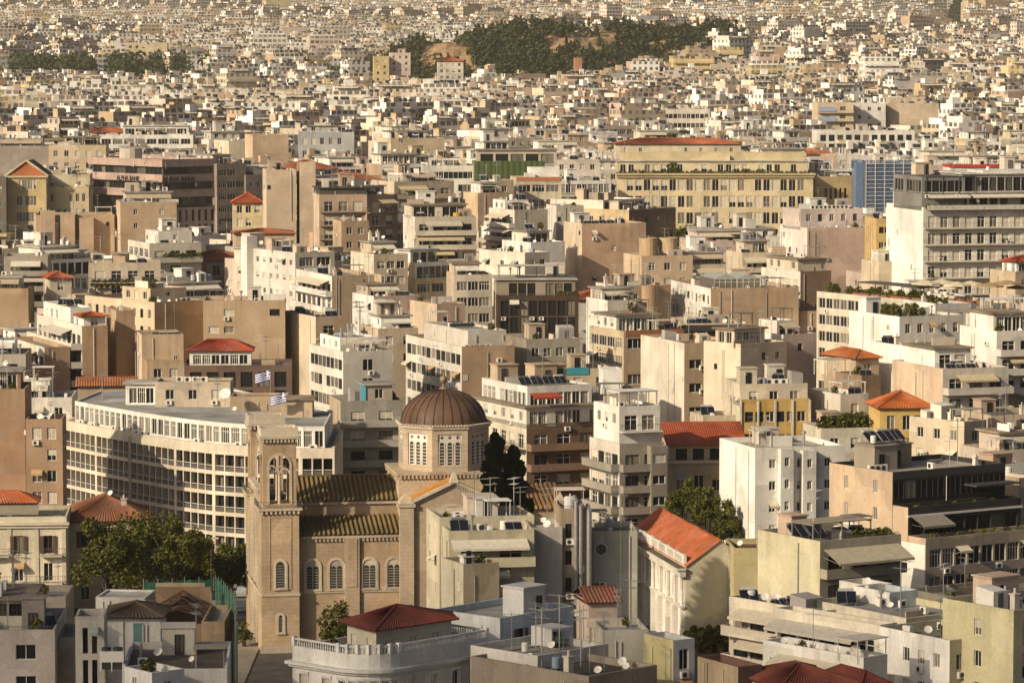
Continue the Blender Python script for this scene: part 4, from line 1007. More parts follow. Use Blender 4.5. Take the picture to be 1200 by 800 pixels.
def restaurant(b, w, l, z, H):
    g0 = b.e
    mb = MB(); mb.box(.15, .35, 1, l * .75, z, z + 1.0); mb.build('terrace_rail', 'paint', g0, (.25, .10, .05))
    pergola(b, 1.5, 5.5, l * .45, l * .75, z, 2.7, (.10, .09, .08), (.11, .105, .095)); pergola(b, 1.5, 5.5, l * .30, l * .44, z, 2.6, (.10, .09, .08), (.10, .09, .08))
    for i in range(26): plant(g0, b.rng.uniform(.6, 1.4), b.rng.uniform(l * .3, l * .95), z, b.rng, b.rng.uniform(1, 1.9))
    mt = MB(); mt.box(-.4, .4, -.4, .4, .68, .75); mt.bar((0, 0, 0), (0, 0, .68), .05); mt = mt.mesh('table', [M['paint']])
    mc = MB(); mc.box(-.22, .22, -.22, .22, .4, .46); mc.box(.18, .22, -.22, .22, .46, .95); mc.bar((0, 0, 0), (0, 0, .4), .05); mc = mc.mesh('chair', [M['paint']])
    for i in range(40):
        x, y = b.rng.uniform(1.5, 9), b.rng.uniform(2, l * .6); ob('table', mt, g0, (.25, .10, .05), (x, y, z)); ob('chair', mc, g0, (.2, .08, .045), (x + .75, y, z)); ob('chair', mc, g0, (.3, .12, .06), (x - .75, y, z), math.pi)
def glasshouse(b, x0, x1, y0, y1, z):
    n = max(2, int((x1 - x0) / 3.2)); w = (x1 - x0) / n
    for i in range(n):
        mb = MB(); a, c = x0 + i * w, x0 + (i + 1) * w; m = (a + c) / 2
        mb.quad((a, y0, z + 2.3), (a, y1, z + 2.3), (m, y1, z + 3.1), (m, y0, z + 3.1)); mb.quad((m, y0, z + 3.1), (m, y1, z + 3.1), (c, y1, z + 2.3), (c, y0, z + 2.3)); mb.quad((a, y0, z + 2.3), (c, y0, z + 2.3), (m, y0, z + 3.1))
        o = mb.build('glass_roof', 'paint', b.e, (.33, .34, .32))
        add_window(b.e, m, y0, z, 0, round(w - .1, 1), 2.3, 'quad', b.rng)
    mb = MB(); mb.box(x0, x1, y0 + .1, y1, z, z + 2.25); mb.build('inner_room', 'paint', b.e, (.12, .11, .1))
def hotel(b, w, l, z, H):
    pergola(b, .8, 11, .8, 9, z + 3.2, 3.2, (.12, .12, .12), (.10, .095, .09))
    mb = MB(); mb.box(.4, w, -1.4, -1.2, z + .2, z + 1.1); o = mb.build('hedge_trough', 'paint', b.e, (.5, .47, .42))
    for i in range(24): plant(b.e, .8 + i * (w - 1.5) / 24, -.8, z, b.rng, 1.05)
    awn(b, (1, 1.2), (9.5, 1.2), z + 3.1, 2.0, .35, (.62, .58, .5)); awn(b, (10, 1.2), (w - 1, 1.2), z + 3.1, 2.0, .35, (.62, .58, .5))
    mb = MB(); mb.box(13, w + 1, 2, 11, z + 7.2, z + 7.7); mb.build('roof_slab', 'wall', b.e, (.74, .71, .66))
def bank(b, w, l, z, H):
    mb = MB(); mb.box(-.6, w + .6, -.9, -.01, H - .55, H); mb.box(-.3, w + .3, -.5, -.01, H - 1.2, H - .55); mb.build('cornice', 'wall', b.e, (.52, .41, .22))
    for i in range(40): plant(b.e, .7 + i * (w - 1.4) / 40, .9, z, b.rng, b.rng.uniform(1.1, 1.7))
    plant(b.e, w * .28, 1.2, z, b.rng, 3.0)
def scaffold(b, w, l, H, net, hh):
    mb = MB(); mb.box(-.9, w + .4, -1.25, -1.2, H - hh, H + 1.0); mb.box(-1.25, -1.2, -1.2, l * .8, H - hh, H + 1.0); mb.build('net', net, b.e)
    mb = MB(); nx = max(2, int(w / 2.2))
    for i in range(nx + 1):
        x = -.6 + (w + .6) * i / nx
        for y in (-1.4, -.35): mb.box(x - .07, x + .07, y - .05, y + .05, H - hh, H + 1.3)
    z = H - hh
    while z < H + 1:
        mb.box(-.6, w, -1.4, -.35, z, z + .1); mb.box(-.6, w, -1.46, -1.36, z + .95, z + 1.03); z += 2.0
    mb.build('scaffold', 'white', b.e)
def cyl(b, x, y, z, r, h, c):
    mb = MB(); mb.lathe([(r, z), (r, z + h), (r - .2, z + h), (r - .2, z + h - .3), (.01, z + h - .3)], 18, 0, x, y); mb.build('stair_tower', 'wall', b.e, c)
def MBpar(b, w, H, c):
    mb = MB(); mb.box(.3, w - .3, -.1, -.01, H - .9, H + .1); mb.build('planted_parapet', 'paint', b.e, c)
def MBpar2(b, w, H):
    mb = MB(); mb.box(-.2, w + .2, -.35, -.01, H - 1.3, H - .25); mb.build('black_band', 'paint', b.e, (.03, .03, .03))
def MBblue(b, w, H):
    mb = MB(); mb.box(0, w * .5, -.12, -.01, H - 1.0, H + .15); mb.build('tarpaulin', 'cloth', b.e, (.05, .26, .33))
def MBsheet(b, w, z):
    mb = MB(); mb.box(w * .34, w * .42, .8, .86, z, z + 3.2); mb.build('blue_sheet', 'cloth', b.e, (.12, .42, .58))
def fin(b, l, H):
    mb = MB(); mb.box(-1.4, 1.0, l + .05, l + 2.8, -3, H + 2.4); mb.build('fin_wall', 'wall', b.e, (.80, .77, .71))
def MBnet(b, w, H):
    mb = MB(); n = 24
    for i in range(n):
        x0, x1 = w * 1.03 * i / n, w * 1.03 * (i + 1) / n; k = .12 if i % 2 else 0
        mb.quad((x0, -.3 - k, H - 4.8), (x1, -.42 + k, H - 4.8), (x1, -.42 + k, H + .3), (x0, -.3 - k, H + .3))
    mb.build('net', M['gnet'], b.e)
def redpent(b, w, l, z, H):
    railing(b, (0, .1), (w, .1), z); b.vol(b.rect(.8, w * .62, 2, 8), z, z + 2.9, ['gl:nf=1,bay=1.6,wh=1.6,sill=.8', 'n', 'n', 'gl:nf=1'], [(.74, .72, .67)], 2.8, 1, 'none'); hip_roof(b.e, .8, w * .62, 2, 8, z + 2.95, 1.7, (.42, .085, .035)); clutter(b.e, w * .64, w - 1, 2, 7, z, b.rng, 4)
def pediment(b, w, l, z, H):
    mb = MB(); mb.quad((0, -.05, H), (w, -.05, H), (w / 2, -.05, H + 4.0)); mb.build('tympanum', 'wall', b.e, (.46, .15, .06))
    for s in (0, 1):
        mb = MB(); mb.bar((s * w - (.6 if s == 0 else -.6), -.3, H), (w / 2, -.3, H + 4.2), .35, 0, 4); mb.build('raking_cornice', 'wall', b.e, (.62, .52, .34))
    mb = MB(); mb.quad((0, 0, H), (w / 2, 0, H + 3.95), (w / 2, l, H + 3.95), (0, l, H)); mb.quad((w, 0, H), (w, l, H), (w / 2, l, H + 3.95), (w / 2, 0, H + 3.95)); mb.build('roof', 'roof', b.e, (.16, .15, .11))
    mb = MB(); mb.box(-.4, w + .4, -.5, -.02, H - .5, H - .02); mb.build('cornice', 'wall', b.e, (.62, .52, .34))
def MBmosaic(b, w, z):
    mb = MB(); mb.box(.2, w * .5, -1.55, -1.5, z - .6, z + 1.2); mb.build('mosaic_panel', 'paint', b.e, (.30, .36, .50))
def MBredroof(b, w, l, H):
    mb = MB(); mb.box(-.3, w + .3, -.4, l, H + .02, H + .5); mb.build('red_roof', 'paint', b.e, (.45, .04, .025))
# ---- behind the church, centre
W2, T2, T3 = (.66, .61, .53), (.47, .345, .23), (.43, .30, .19)
hand('the brown balconied block', 'apartment block of long brown balconies under a white glazed top floor', 553, 617, 704, 497, 545, 25, 'b:nf=5', 'bs:nf=5,bd=1.6', (.58, .52, .41), (.20, .125, .075), v=95, wL=20, n=0, rail=(.25, .155, .095),
     pents=[(0, 1, .0, 1, 3.1, 'gl:nf=1', 'w', (.62, .58, .5), 'slab'), (.1, .97, .12, .95, 6.2, 'gl:nf=2', 'gl:nf=2', (.68, .65, .6), 'flat', (.3, .26, .2))], fn=lambda b, w, l, z, H: (solar_row(b, 1.5, 9.5, l * .3, z + 5.9, 4), b.hut(w * .45, w * .75, l * .45, l * .62, z + 5.9, 2.8, (.5, .38, .25)), b.hut(w * .76, w * .92, l * .5, l * .62, z + 5.9, 2.6, (.5, .38, .25)), awn(b, (.3, -.3), (5, -.3), z + 5.4, 2.0, .5, (.34, .07, .04))))
hand('the scaffolded roof', 'grey flat roof with a steel frame over dark glazing behind the brown balconies', 690, 702, 756, 462, 556, 8, 'n', 'g:nf=2', (.33, .31, .28), v=38, wL=14, n=4, fn=lambda b, w, l, z, H: (pergola(b, .3, w - .3, -2.2, -.3, H - 6, 2.6, (.3, .3, .3)), b.vol(b.rect(w * .2, w * .62, 5, 9), z, z + 4.2, ['n'] * 4, [(.72, .7, .66)], 3, 1)))
hand('the stepped grey balconies', 'grey apartment block with projecting balconies and white window bays', 684, 726, 778, 520, 522, 22, 'bs:nf=4,bay=2.6', 'bs:nf=4,bay=3', (.62, .58, .51), (.31, .275, .225), v=85, wL=11, n=2, rail=(.32, .285, .235), pents=[(.06, .98, .1, .95, 6.0, 'b:nf=2', 'w:nf=2', (.72, .69, .63), 'flat', SCRW)], fn=lambda b, w, l, z, H: (pergola(b, .6, w - .4, 1.5, 5.5, z + 5.6, 2.3, (.68, .66, .6), (.62, .6, .55)), [b.vol(b.rect(w * .62, w - .1, -1.5, -.02), -3, H - .4, ['w:n=1,ww=2.2,wh=1.3,m=.2,nf=4', 'n', 'n', 'n'], [(.29, .255, .205)], 3.1, 4, 'flat', .3)]))
hand('the red roofed stone house', 'beige stone house with tall white windows and an orange red sloping roof', None, 783, 876, 540, 535, 4, 'n', 'fr:bay=3.4,ww=1.5,wh=2.4,n=4', (.50, .41, .30), v=55, fh=4.0, n=0, wL=13, win='two', fn=redneo)
hand('the cream box house', 'small cream stair box at the ridge of the red roof', None, 824, 866, 487, 550, 14, 'n', 'w:nf=1', (.56, .48, .36), v=12, wL=7, n=1)
hand('the yellow panelled offices', 'cream office block with ochre panels under bands of dark windows', 846, 868, 949, 468, 548, 9, 'n', 'o:bay=1.55,ww=1.3,wh=1.6,sill=1.2,nf=4', (.60, .52, .39), (.50, .33, .10), v=60, wL=12, fh=3.5, n=6, par=1.2, pents=[(.0, .98, .05, .9, 3.4, 'w:nf=1', 'n', (.56, .49, .37), 'flat')],
     fn=lambda b, w, l, z, H: ([MBcol(b, x * w / 4, H, (.58, .56, .52)) for x in range(5)], b.hut(.3, 3, 2, 4.4, z + 3, 2.6, (.52, .47, .36)), ac_row(b, 3.5, 8, 3, z + 3, 4)))
hand('the beige hotel side', 'tall blank white wall and beige window front with air conditioners', 757, 802, 868, 402, 590, 20, 'n', 'w:n=3,ww=2.2,wh=1.5,nf=4', (.66, .60, .50), (.54, .395, .255), v=65, wL=19, fh=3.9, n=5, par=1.3, fn=lambda b, w, l, z, H: [ac_row(b, 2.5, 6.5, -.3, H - 4.6 - 3.9 * k, 3) for k in (0, 1, 2)])
hand('the beige return wing', 'beige wing with scattered small windows behind the yellow panelled offices', None, 868, 922, 403, 578, 38, 'n', 'ws:skip=.15,bay=3.4,nf=4', (.60, .51, .39), v=45, wL=9, n=3)
hand('the white attic rooms', 'white attic rooms with small panes and a pinkish end wall', 880, 918, 957, 392, 590, 30, 'w:nf=1', 'ws', (.72, .68, .62), (.55, .43, .36), v=30, wL=10, n=4)
hand('the yellow house', 'small yellow house with a bright orange hipped tile roof', None, 1031, 1094, 478, 540, 5, 'n', 'fr:n=3,st=two', (.60, .41, .13), v=30, fh=3.4, n=0, wL=9, tile=(2.2, (.50, .135, .03)), name='house', cat='house')
hand('the white lattice stairs', 'narrow white house with stair lattices and slatted roofs', 965, 985, 1018, 462, 548, 24, 'n', 'w', (.64, .59, .5), v=40, wL=11, n=2, fn=lambda b, w, l, z, H: (pergola(b, .4, w - .4, .4, 4, z, 2.3, (.62, .59, .52)), pergola(b, .4, w - .4, 5, 9, z + 3, 2.3, (.62, .59, .52)), [plant(b.e, -.6 + i, -.8, z - 4, b.rng, 1.6) for i in range(5)]))
hand('the cream house with a door', 'cream one room roof house with a white door and a flat top', 1087, 1130, 1156, 494, 525, 40, 'w:n=3', 'w:n=1', (.62, .52, .38), v=30, wL=11, n=4, name='house', cat='house')
hand('the tan terrace house', 'tan house with a shaded terrace beside the cream roof house', 1150, 1163, 1260, 487, 532, 20, 'n', 'b', (.55, .45, .33), v=45, wL=10, n=6)
hand('the beige flat roof', 'low beige house with clutter in front of the tan terrace house', 1149, 1165, 1260, 528, 505, 25, 'n', 'n', (.5, .43, .34), v=25, wL=9, n=6)
hand('the pale garden house', 'pale house with plants on its wall beside the orange roofed yellow house', 950, 962, 1018, 502, 520, 12, 'n', 'w', (.60, .55, .44), v=22, wL=9, n=5, kinds=('plant', 'plant', 'ac', 'solar'), fn=lambda b, w, l, z, H: [plant(b.e, .8 + i * .8, 1.2, z, b.rng, 1.9) for i in range(9)])
# ---- white terraces on the right
hand('the big white blank wall', 'large white block with a blank sunlit wall and roof garden', 1010, 1054, 1130, 371, 598, 24, 'n', 'w2:nf=3', (.82, .79, .73), (.62, .58, .52), v=45, wL=17, n=2, par=.6, kinds=('plant',), fn=lambda b, w, l, z, H: [plant(b.e, .6 + b.rng.random() * 5, 1 + i * .8, z, b.rng, 1.7) for i in range(10)])
hand('the white roof tower', 'white upper block with narrow slit windows above the roof garden', 1064, 1098, 1138, 356, 612, 22, 'ws:n=3,skip=0,ww=.6,wh=1.7', 'ws:n=2,skip=0', (.78, .75, .69), (.55, .52, .47), v=40, wL=12, n=5, kinds=('plant', 'plant', 'antenna', 'chimney'))
hand('the lower white wall', 'lower white blank walled block with shaded side windows', 1029, 1080, 1100, 408, 575, 24, 'n', 'ws', (.80, .77, .71), (.66, .63, .57), v=50, wL=16, n=2)
hand('the tan sided terraces', 'terraced apartment block with a tan side wall, awnings and plants on its balconies', 1080, 1105, 1182, 432, 562, 20, 'n', 'ba:nf=4,bd=1.9', (.62, .47, .34), (.60, .55, .47), v=50, wL=18, n=1, rcol=(.5, .46, .4), pents=[(.15, .7, .35, .95, 3.2, 'b:nf=1', 'n', (.74, .71, .65), 'slab')], fn=lambda b, w, l, z, H: solar_row(b, 1.5, 8.5, 2.0, z, 4))
hand('the white balcony stack', 'white terraced block with slim rails and shallow awnings next to the tan sided terraces', 1146, 1168, 1260, 388, 585, 18, 'n', 'ba:nf=5,bd=1.6', (.76, .73, .67), (.66, .62, .55), v=75, wL=14, n=5, pents=[(.1, 1, .3, .95, 3.1, 'gl:nf=1', 'n', (.7, .67, .61), 'slab')])
hand('the glazed roof pavilion', 'white top floor with glazed roof pavilions and frames', 1125, 1137, 1260, 368, 612, 12, 'n', 'gl:nf=2', (.70, .67, .61), v=25, wL=12, n=3, fn=lambda b, w, l, z, H: pergola(b, 4, w - 2, 1, 6, z, 2.8, (.68, .66, .62), (.6, .59, .57)))
hand('the orange patched roofs', 'low tan house with patches of orange tile in the gap before the white walls', 975, 1003, 1030, 420, 580, 26, 'n', 'w', (.46, .35, .24), v=25, wL=10, n=0, tile=(1.2, (.48, .15, .04)), name='house', cat='house')
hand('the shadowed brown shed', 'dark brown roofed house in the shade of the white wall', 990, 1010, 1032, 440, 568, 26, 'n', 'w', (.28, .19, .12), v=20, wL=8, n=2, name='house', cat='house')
# ---- long ribbon office with the rooftop restaurant
hand('the rooftop restaurant', 'long cream office block with ribbon windows and a restaurant on its roof', 955, 1128, 1200, 357, 640, 32, 'o:bay=2.2,ww=2.0,wh=1.9,st=two', 'n', (.58, .52, .41), v=45, n=0, wL=43, rcol=(.40, .30, .20), par=.7, fn=restaurant, name='office_building', cat='office block')
for k, (x, y, s) in enumerate(((1085, 331, 1.25), (1104, 330, 1.25), (1122, 333, 1.2), (1138, 332, 1.1), (1112, 336, 1.2))):
    parasol('cream parasol shading the rooftop restaurant tables', x, y, 652 + (k % 2) * 6, s * 1.3)
for k, (x, y) in enumerate(((1160, 334), (1180, 331), (1196, 336))):
    parasol('straw coloured parasol standing beyond the cream ones on the restaurant roof', x, y, 655 + k * 3, 1.6, (.34, .25, .14))
# ---- middle distance, right
hand('the big tan side wall', 'white fronted block with a very large blank tan side wall', 780, 833, 936, 338, 672, 14, 'w2:nf=3', 'n', (.74, .70, .64), (.45, .315, .20), v=55, n=3, wL=26, rcol=(.45, .42, .37),
     fn=lambda b, w, l, z, H: (glasshouse(b, 1.5, w * .62, 3, 12, z), railing(b, (.2, .2), (w - .2, .2), z), b.vol(b.rect(w - .02 + .03, w + 5, 1, 8), -3, H - 4.6, ['n'] * 4, [(.50, .36, .24), T3, T3, (.60, .46, .32)])))
hand('the white and brown corner block', 'narrow block with a white stepped front and a dark brown side wall', 906, 938, 974, 318, 694, 24, 'b:nf=4', 'n', (.66, .62, .54), (.25, .165, .105), v=60, wL=16, n=3, pents=[(.05, .95, .1, .9, 2.8, 'n', 'w:nf=1', (.58, .5, .39), 'slab')])
hand('the pink white block', 'white walled pinkish block with a blank tan lower wall', 904, 946, 1026, 267, 790, 15, 'ws', 'n', (.74, .68, .62), (.52, .38, .30), v=35, wL=18, n=2, pents=[(.0, .92, .25, .9, 4.6, 'w2:nf=1', 'n', (.60, .50, .45), 'flat', (.4, .36, .32))], fn=lambda b, w, l, z, H: ac_row(b, 4, w - 3, 9, z + 4.3, 9))
hand('the small ochre block', 'narrow ochre yellow block with small square windows beside the tall white hotel', 1020, 1027, 1052, 256, 740, 8, 'n', 'w2:n=3,wh=1.3', (.55, .38, .15), v=45, wL=10, n=2)
hand('the tall white hotel', 'tall hotel with a blank white flank, long balconies and a dark glazed roof restaurant', 1048, 1082, 1260, 243, 705, 13, 'ws:skip=.85', 'b:bay=2.6,ww=1.5,nf=5,bd=1.1', (.84, .81, .75), (.66, .62, .53), v=80, fh=3.25, wL=22, n=0, pents=[(.02, 1, .06, .9, 3.4, 'g:nf=1,bay=2.2,ww=1.6', 'n', (.6, .56, .48), 'slab', SCRW), (.0, .28, .04, .8, 6.6, 'g:nf=1', 'g:nf=1', (.22, .21, .2), 'none'), (.28, 1, .1, .85, 7.0, 'g:nf=1,wh=2.7', 'n', (.5, .48, .45), 'slab', (.66, .64, .6))],
     fn=hotel, name='hotel', cat='hotel')
hand('the tan hut with a red roof', 'tan block with a small red roofed attic at the foot of the white hotel', 1150, 1190, 1260, 318, 690, 25, 'n', 'w', (.56, .44, .30), v=22, wL=9, n=1, fn=lambda b, w, l, z, H: (hip_roof(b.e, 1.5, w - 2, 2, 7, z + 2.4, 1.0, (.42, .07, .03)), b.vol(b.rect(1.5, w - 2, 2, 7), z, z + 2.35, ['gl:nf=1', 'n', 'n', 'gl:nf=1'], [WHITE], 2.3, 1, 'none')))
hand('the cream hut cluster', 'cluster of cream stair huts with a small red roof before the hotel', 1000, 1030, 1062, 306, 722, 20, 'n', 'w', (.60, .50, .36), v=22, wL=8, n=4, hut=[(.1, .2, 3, 3, 2.6), (.6, .3, 3, 3, 3.2, (.6, .44, .2))])
# ---- the long yellow bank
hand('the long yellow bank', 'long yellow office palace with a grid of tall windows and a hedged terrace', None, 724, 953, 203, 985, 0, 'n', 'w:n=21,ww=1.75,wh=3.1,sill=.7,nf=4,m=2.2', (.64, .52, .32), v=62, fh=4.5, wL=18, par=1.0, n=0, rcol=(.4, .36, .28), pents=[(.0, .98, .3, 1, 3.9, 'w:bay=2.2,ww=1.5,wh=2.1,nf=1,skip=.25', 'n', (.62, .53, .35), 'slab', (.56, .52, .44)), (.02, .97, .5, 1, 6.3, 'ws', 'n', (.56, .47, .28), 'flat')],
     fn=bank, name='bank_building', cat='bank')
hand('the bank side wing', 'shaded end wing of the yellow bank with a tall dark window group', None, 955, 1004, 207, 990, 12, 'n', 'p:n=5,m=2.5,wh=3,nf=3', (.42, .325, .17), v=40, fh=4.5, wL=16, par=2, n=2)
hand('the red roofed palace', 'pale yellow palace with low red tiled roofs behind the bank', None, 722, 868, 169, 1045, 1, 'n', 'ws', (.60, .53, .38), v=14, wL=14, n=0, tile=(1.6, (.42, .11, .05)), name='palace', cat='palace')
hand('the blue netted scaffold', 'building wrapped in blue scaffold netting beside the bank', 1005, 1016, 1068, 192, 905, 10, 'n', 'n', (.30, .30, .32), v=50, wL=12, n=2, fn=lambda b, w, l, z, H: scaffold(b, w, l, H, 'bluenet', 14))
# ---- middle distance, centre
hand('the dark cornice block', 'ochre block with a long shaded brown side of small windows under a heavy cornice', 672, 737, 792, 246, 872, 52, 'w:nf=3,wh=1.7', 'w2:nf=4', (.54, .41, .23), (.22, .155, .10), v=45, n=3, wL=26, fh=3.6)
hand('the peach stair tower', 'peach plaster block with a grooved stair tower and paired windows', 661, 682, 757, 262, 762, 18, 'n', 'ws:n=3,nf=4,skip=.2', (.62, .50, .37), (.50, .34, .225), v=60, n=1, wL=12, fn=lambda b, w, l, z, H: solar_row(b, 1, 8, 2, z, 4))
hand('the round tan towers', 'tan house with two rounded stair towers on its roof', 735, 752, 812, 300, 728, 16, 'n', 'w', (.56, .42, .28), v=35, n=6, wL=12, fn=lambda b, w, l, z, H: [cyl(b, x, 3, z, 1.9, 4.2, (.50, .36, .22)) for x in (2.4, w * .62)])
hand('the tan curved corner', 'tan block with a rounded grooved corner and a white balcony front', 700, 730, 786, 335, 682, 24, 'b:nf=4', 'ws:nf=4', (.70, .64, .55), (.48, .345, .225), v=50, n=5, wL=12, fn=lambda b, w, l, z, H: cyl(b, w * .55, 0, H - 14, 1.6, 14, (.46, .32, .205)))
hand('the cream room with an awning', 'cream roof rooms with a beige awning behind the glass roofs', 835, 870, 912, 296, 735, 16, 'n', 'bs:nf=2,awn=.9', (.58, .49, .36), v=28, n=5, wL=10)
hand('the white lettered block', 'white block with bay windows beside the tan rounded corner', 700, 712, 752, 352, 665, 22, 'n', 'w:nf=3', (.72, .69, .64), (.64, .57, .47), v=40, n=2, wL=10)
hand('the peach office', 'peach coloured office front with a planted terrace and wide windows', 677, 731, 802, 388, 625, 24, 'o2:nf=3', 'o2:nf=3', (.52, .42, .28), (.50, .37, .24), v=50, n=2, wL=14, pents=[(.05, .75, .3, .95, 3.0, 'gl:nf=1', 'w', (.66, .62, .55), 'slab')], fn=lambda b, w, l, z, H: MBpar(b, w, H, (.34, .14, .065)))
hand('the black banded roof', 'flat block with a black band under its roof edge', None, 800, 868, 379, 632, 5, 'n', 'o:nf=2', (.52, .44, .33), v=20, n=6, wL=16, rcol=(.42, .38, .33), fn=lambda b, w, l, z, H: (MBpar2(b, w, H), ac_row(b, 4, w - 1, 8, z, 7)))
hand('the dark glazed block', 'dark brown glazed office block with a canopied roof terrace', None, 583, 678, 346, 682, 3, 'n', 'g:nf=5,wh=2.9,sill=.05', (.07, .045, .03), v=32, n=0, wL=16, fh=3.2, win='dark', rcol=(.3, .26, .2), pents=[(.0, .97, .18, .95, 3.4, 'g:nf=1', 'n', (.30, .25, .19), 'slab', (.5, .46, .4))], fn=lambda b, w, l, z, H: (railing(b, (.2, .1), (w - .2, .1), z), pergola(b, .6, w * .75, 3.4, 9, z + 3.6, 2.2, (.14, .13, .12), (.52, .49, .43)), [plant(b.e, w * .75 + i * .5, .8, z, b.rng, 1.1) for i in range(8)]))
hand('the beige window block', 'beige block with blue grey window bands next to the dark glazed offices', 519, 532, 577, 322, 700, 8, 'n', 'o2:nf=4,n=3', (.62, .49, .36), (.52, .46, .37), v=45, n=4, wL=12)
hand('the white office with a tan side', 'office block with white framed ribbon windows and a blank tan side wall', 460, 541, 603, 406, 598, 21, 'o:nf=4,bay=2.4,ww=2.2', 'n', (.64, .60, .53), (.45, .31, .19), v=60, n=0, wL=28, rcol=(.33, .29, .2), pents=[(.25, .98, .12, .9, 3.0, 'n', 'n', (.56, .52, .46), 'flat', (.4, .38, .34))], fn=lambda b, w, l, z, H: (ac_row(b, 1, w * .6, 1.2, z, 5), ac_row(b, 3, w * .8, l * .5, z + 2.7, 7)))
hand('the grey louvred roof', 'grey block with rows of white roof posts and a shaded recess', 607, 617, 680, 398, 617, 18, 'n', 'w:nf=3,bay=2', (.30, .26, .21), (.38, .34, .28), v=48, n=5, wL=14, rcol=(.34, .31, .27))
hand('the blue tarpaulin house', 'cream rooms with a blue tarpaulin strip and a timber railing', 645, 660, 720, 432, 580, 12, 'n', 'w:nf=2', (.54, .43, .30), v=25, n=3, wL=9, fn=lambda b, w, l, z, H: MBblue(b, w, H))
hand('the white corner offices', 'white corner office block with dark window bands and a blank white pier', 370, 402, 460, 412, 588, 22, 'o:nf=4,bay=2.1,ww=1.95', 'o:nf=4,n=2,m=3.4,ww=1.8', (.68, .64, .57), (.64, .60, .53), v=70, n=7, wL=17, rcol=(.2, .16, .12), kinds=('ac', 'dish', 'solar', 'ac', 'antenna'))
hand('the unrendered grey house', 'grey unfinished house with open balconies and a blue sheet', 384, 399, 472, 470, 560, 12, 'n', 'bs:nf=4,bay=3.6', (.50, .40, .29), (.34, .32, .28), v=60, n=3, wL=11, rcol=(.38, .36, .32), fn=lambda b, w, l, z, H: (b.vol(b.rect(w * .42, w * .85, 1, 6), z, z + 3, ['w:nf=1', 'n', 'n', 'n'], [(.42, .36, .28)], 2.8, 1, 'slab'), MBsheet(b, w, z)))
hand('the tall pale pier wall', 'tall pale blank wall rising behind the white corner offices', 337, 370, 400, 371, 640, 24, 'n', 'b:nf=2', (.64, .54, .41), (.48, .36, .24), v=75, n=2, wL=17, fn=lambda b, w, l, z, H: solar_row(b, 1, w - .5, 3, z, 3))
hand('the ochre room', 'pinkish block with a yellow blind and twin solar panels', 413, 443, 490, 385, 640, 20, 'n', 'w:nf=2', (.58, .46, .33), v=22, n=4, wL=10, kinds=('solar', 'solar', 'ac', 'dish'))
hand('the mauve pink block', 'mauve pink walled block with dark square windows and a white wing', 412, 438, 492, 347, 672, 22, 'w:nf=2', 'w:nf=3,n=3', (.72, .69, .65), (.45, .345, .30), v=35, n=3, wL=12)
hand('the peach zigzag walls', 'peach block with stepped blank walls and one solar panel', 488, 512, 545, 356, 664, 26, 'n', 'n', (.62, .49, .36), (.52, .38, .27), v=40, n=4, wL=12)
hand('the tan wedge', 'white balconied terrace house with a large blank tan side wall', 333, 389, 442, 323, 690, 20, 'ba:nf=3,awn=.2', 'n', (.70, .66, .60), (.46, .33, .215), v=50, n=3, wL=24, fn=lambda b, w, l, z, H: item('solar', b.e, 3, 6, z, b.rng))
hand('the beige window front', 'cream block with three wide windows per floor and a blank sunlit flank', 398, 438, 478, 298, 728, 22, 'n', 'w:n=3,ww=1.7,nf=3', (.64, .57, .45), (.56, .47, .35), v=25, n=6, wL=14, kinds=('plant', 'plant', 'ac', 'dish'))
hand('the white hotel with a fin', 'white block with square windows and a tall white fin wall', 283, 346, 392, 296, 716, 30, 'w:nf=4,wh=1.1', 'o2:nf=3', (.68, .64, .57), (.60, .55, .46), v=45, n=8, wL=19, par=.5, fn=lambda b, w, l, z, H: fin(b, l, H))
hand('the cream awning terraces', 'cream terraced block with two storeys of beige awnings and a white flank', 466, 486, 558, 254, 780, 12, 'n', 'ba:nf=3,awn=1', (.74, .69, .61), (.58, .51, .40), v=40, n=3, wL=14, pents=[(.0, .9, .3, .9, 3, 'g:nf=1', 'n', (.62, .55, .44), 'slab')], fn=lambda b, w, l, z, H: cyl(b, w * .72, 2, z, .9, 1.4, (.55, .33, .05)))
hand('the grey gabled awnings', 'grey block with white awnings facing a blank concrete pillar', 566, 603, 642, 246, 792, 24, 'ba:nf=3,awn=.8', 'n', (.64, .60, .53), (.40, .36, .29), v=40, n=4, wL=14)
hand('the white low rooms', 'white low roof rooms with three small dark windows', 549, 615, 644, 296, 738, 36, 'w:nf=1,wh=1.0,n=3', 'w', (.68, .62, .52), v=22, n=6, wL=16)
hand('the white whitewashed attic', 'white attic walls with a curved parapet among tan roofs', 585, 622, 662, 284, 752, 30, 'n', 'w', (.72, .69, .64), v=14, n=6, wL=12)
hand('the concrete gable block', 'pale concrete block with a white stair side', 640, 652, 684, 241, 812, 14, 'n', 'n', (.70, .66, .60), (.44, .41, .34), v=26, n=3, wL=9)
hand('the beige offices with a red roof terrace', 'beige office block with wide windows and a tiled terrace edge', 598, 604, 658, 208, 890, 6, 'n', 'o2:nf=3,n=3', (.58, .49, .36), v=45, n=2, wL=12, fh=3.6, fn=lambda b, w, l, z, H: (MBpar(b, w, H, (.40, .16, .08)), b.vol(b.rect(w * .35, w, 4, 10), z, z + 3, ['w:nf=1', 'n', 'n', 'n'], [WHITE], 2.8, 1)))
hand('the tan tower by the brown slabs', 'white narrow tower with a water tank among peach walls', 572, 580, 602, 211, 880, 20, 'n', 'w', (.74, .70, .63), (.42, .34, .24), v=40, n=2, wL=10)
hand('the peach blank house', 'peach blank walled house below the white offices', 535, 560, 596, 226, 850, 24, 'n', 'n', (.60, .45, .30), (.50, .36, .24), v=36, n=3, wL=10)
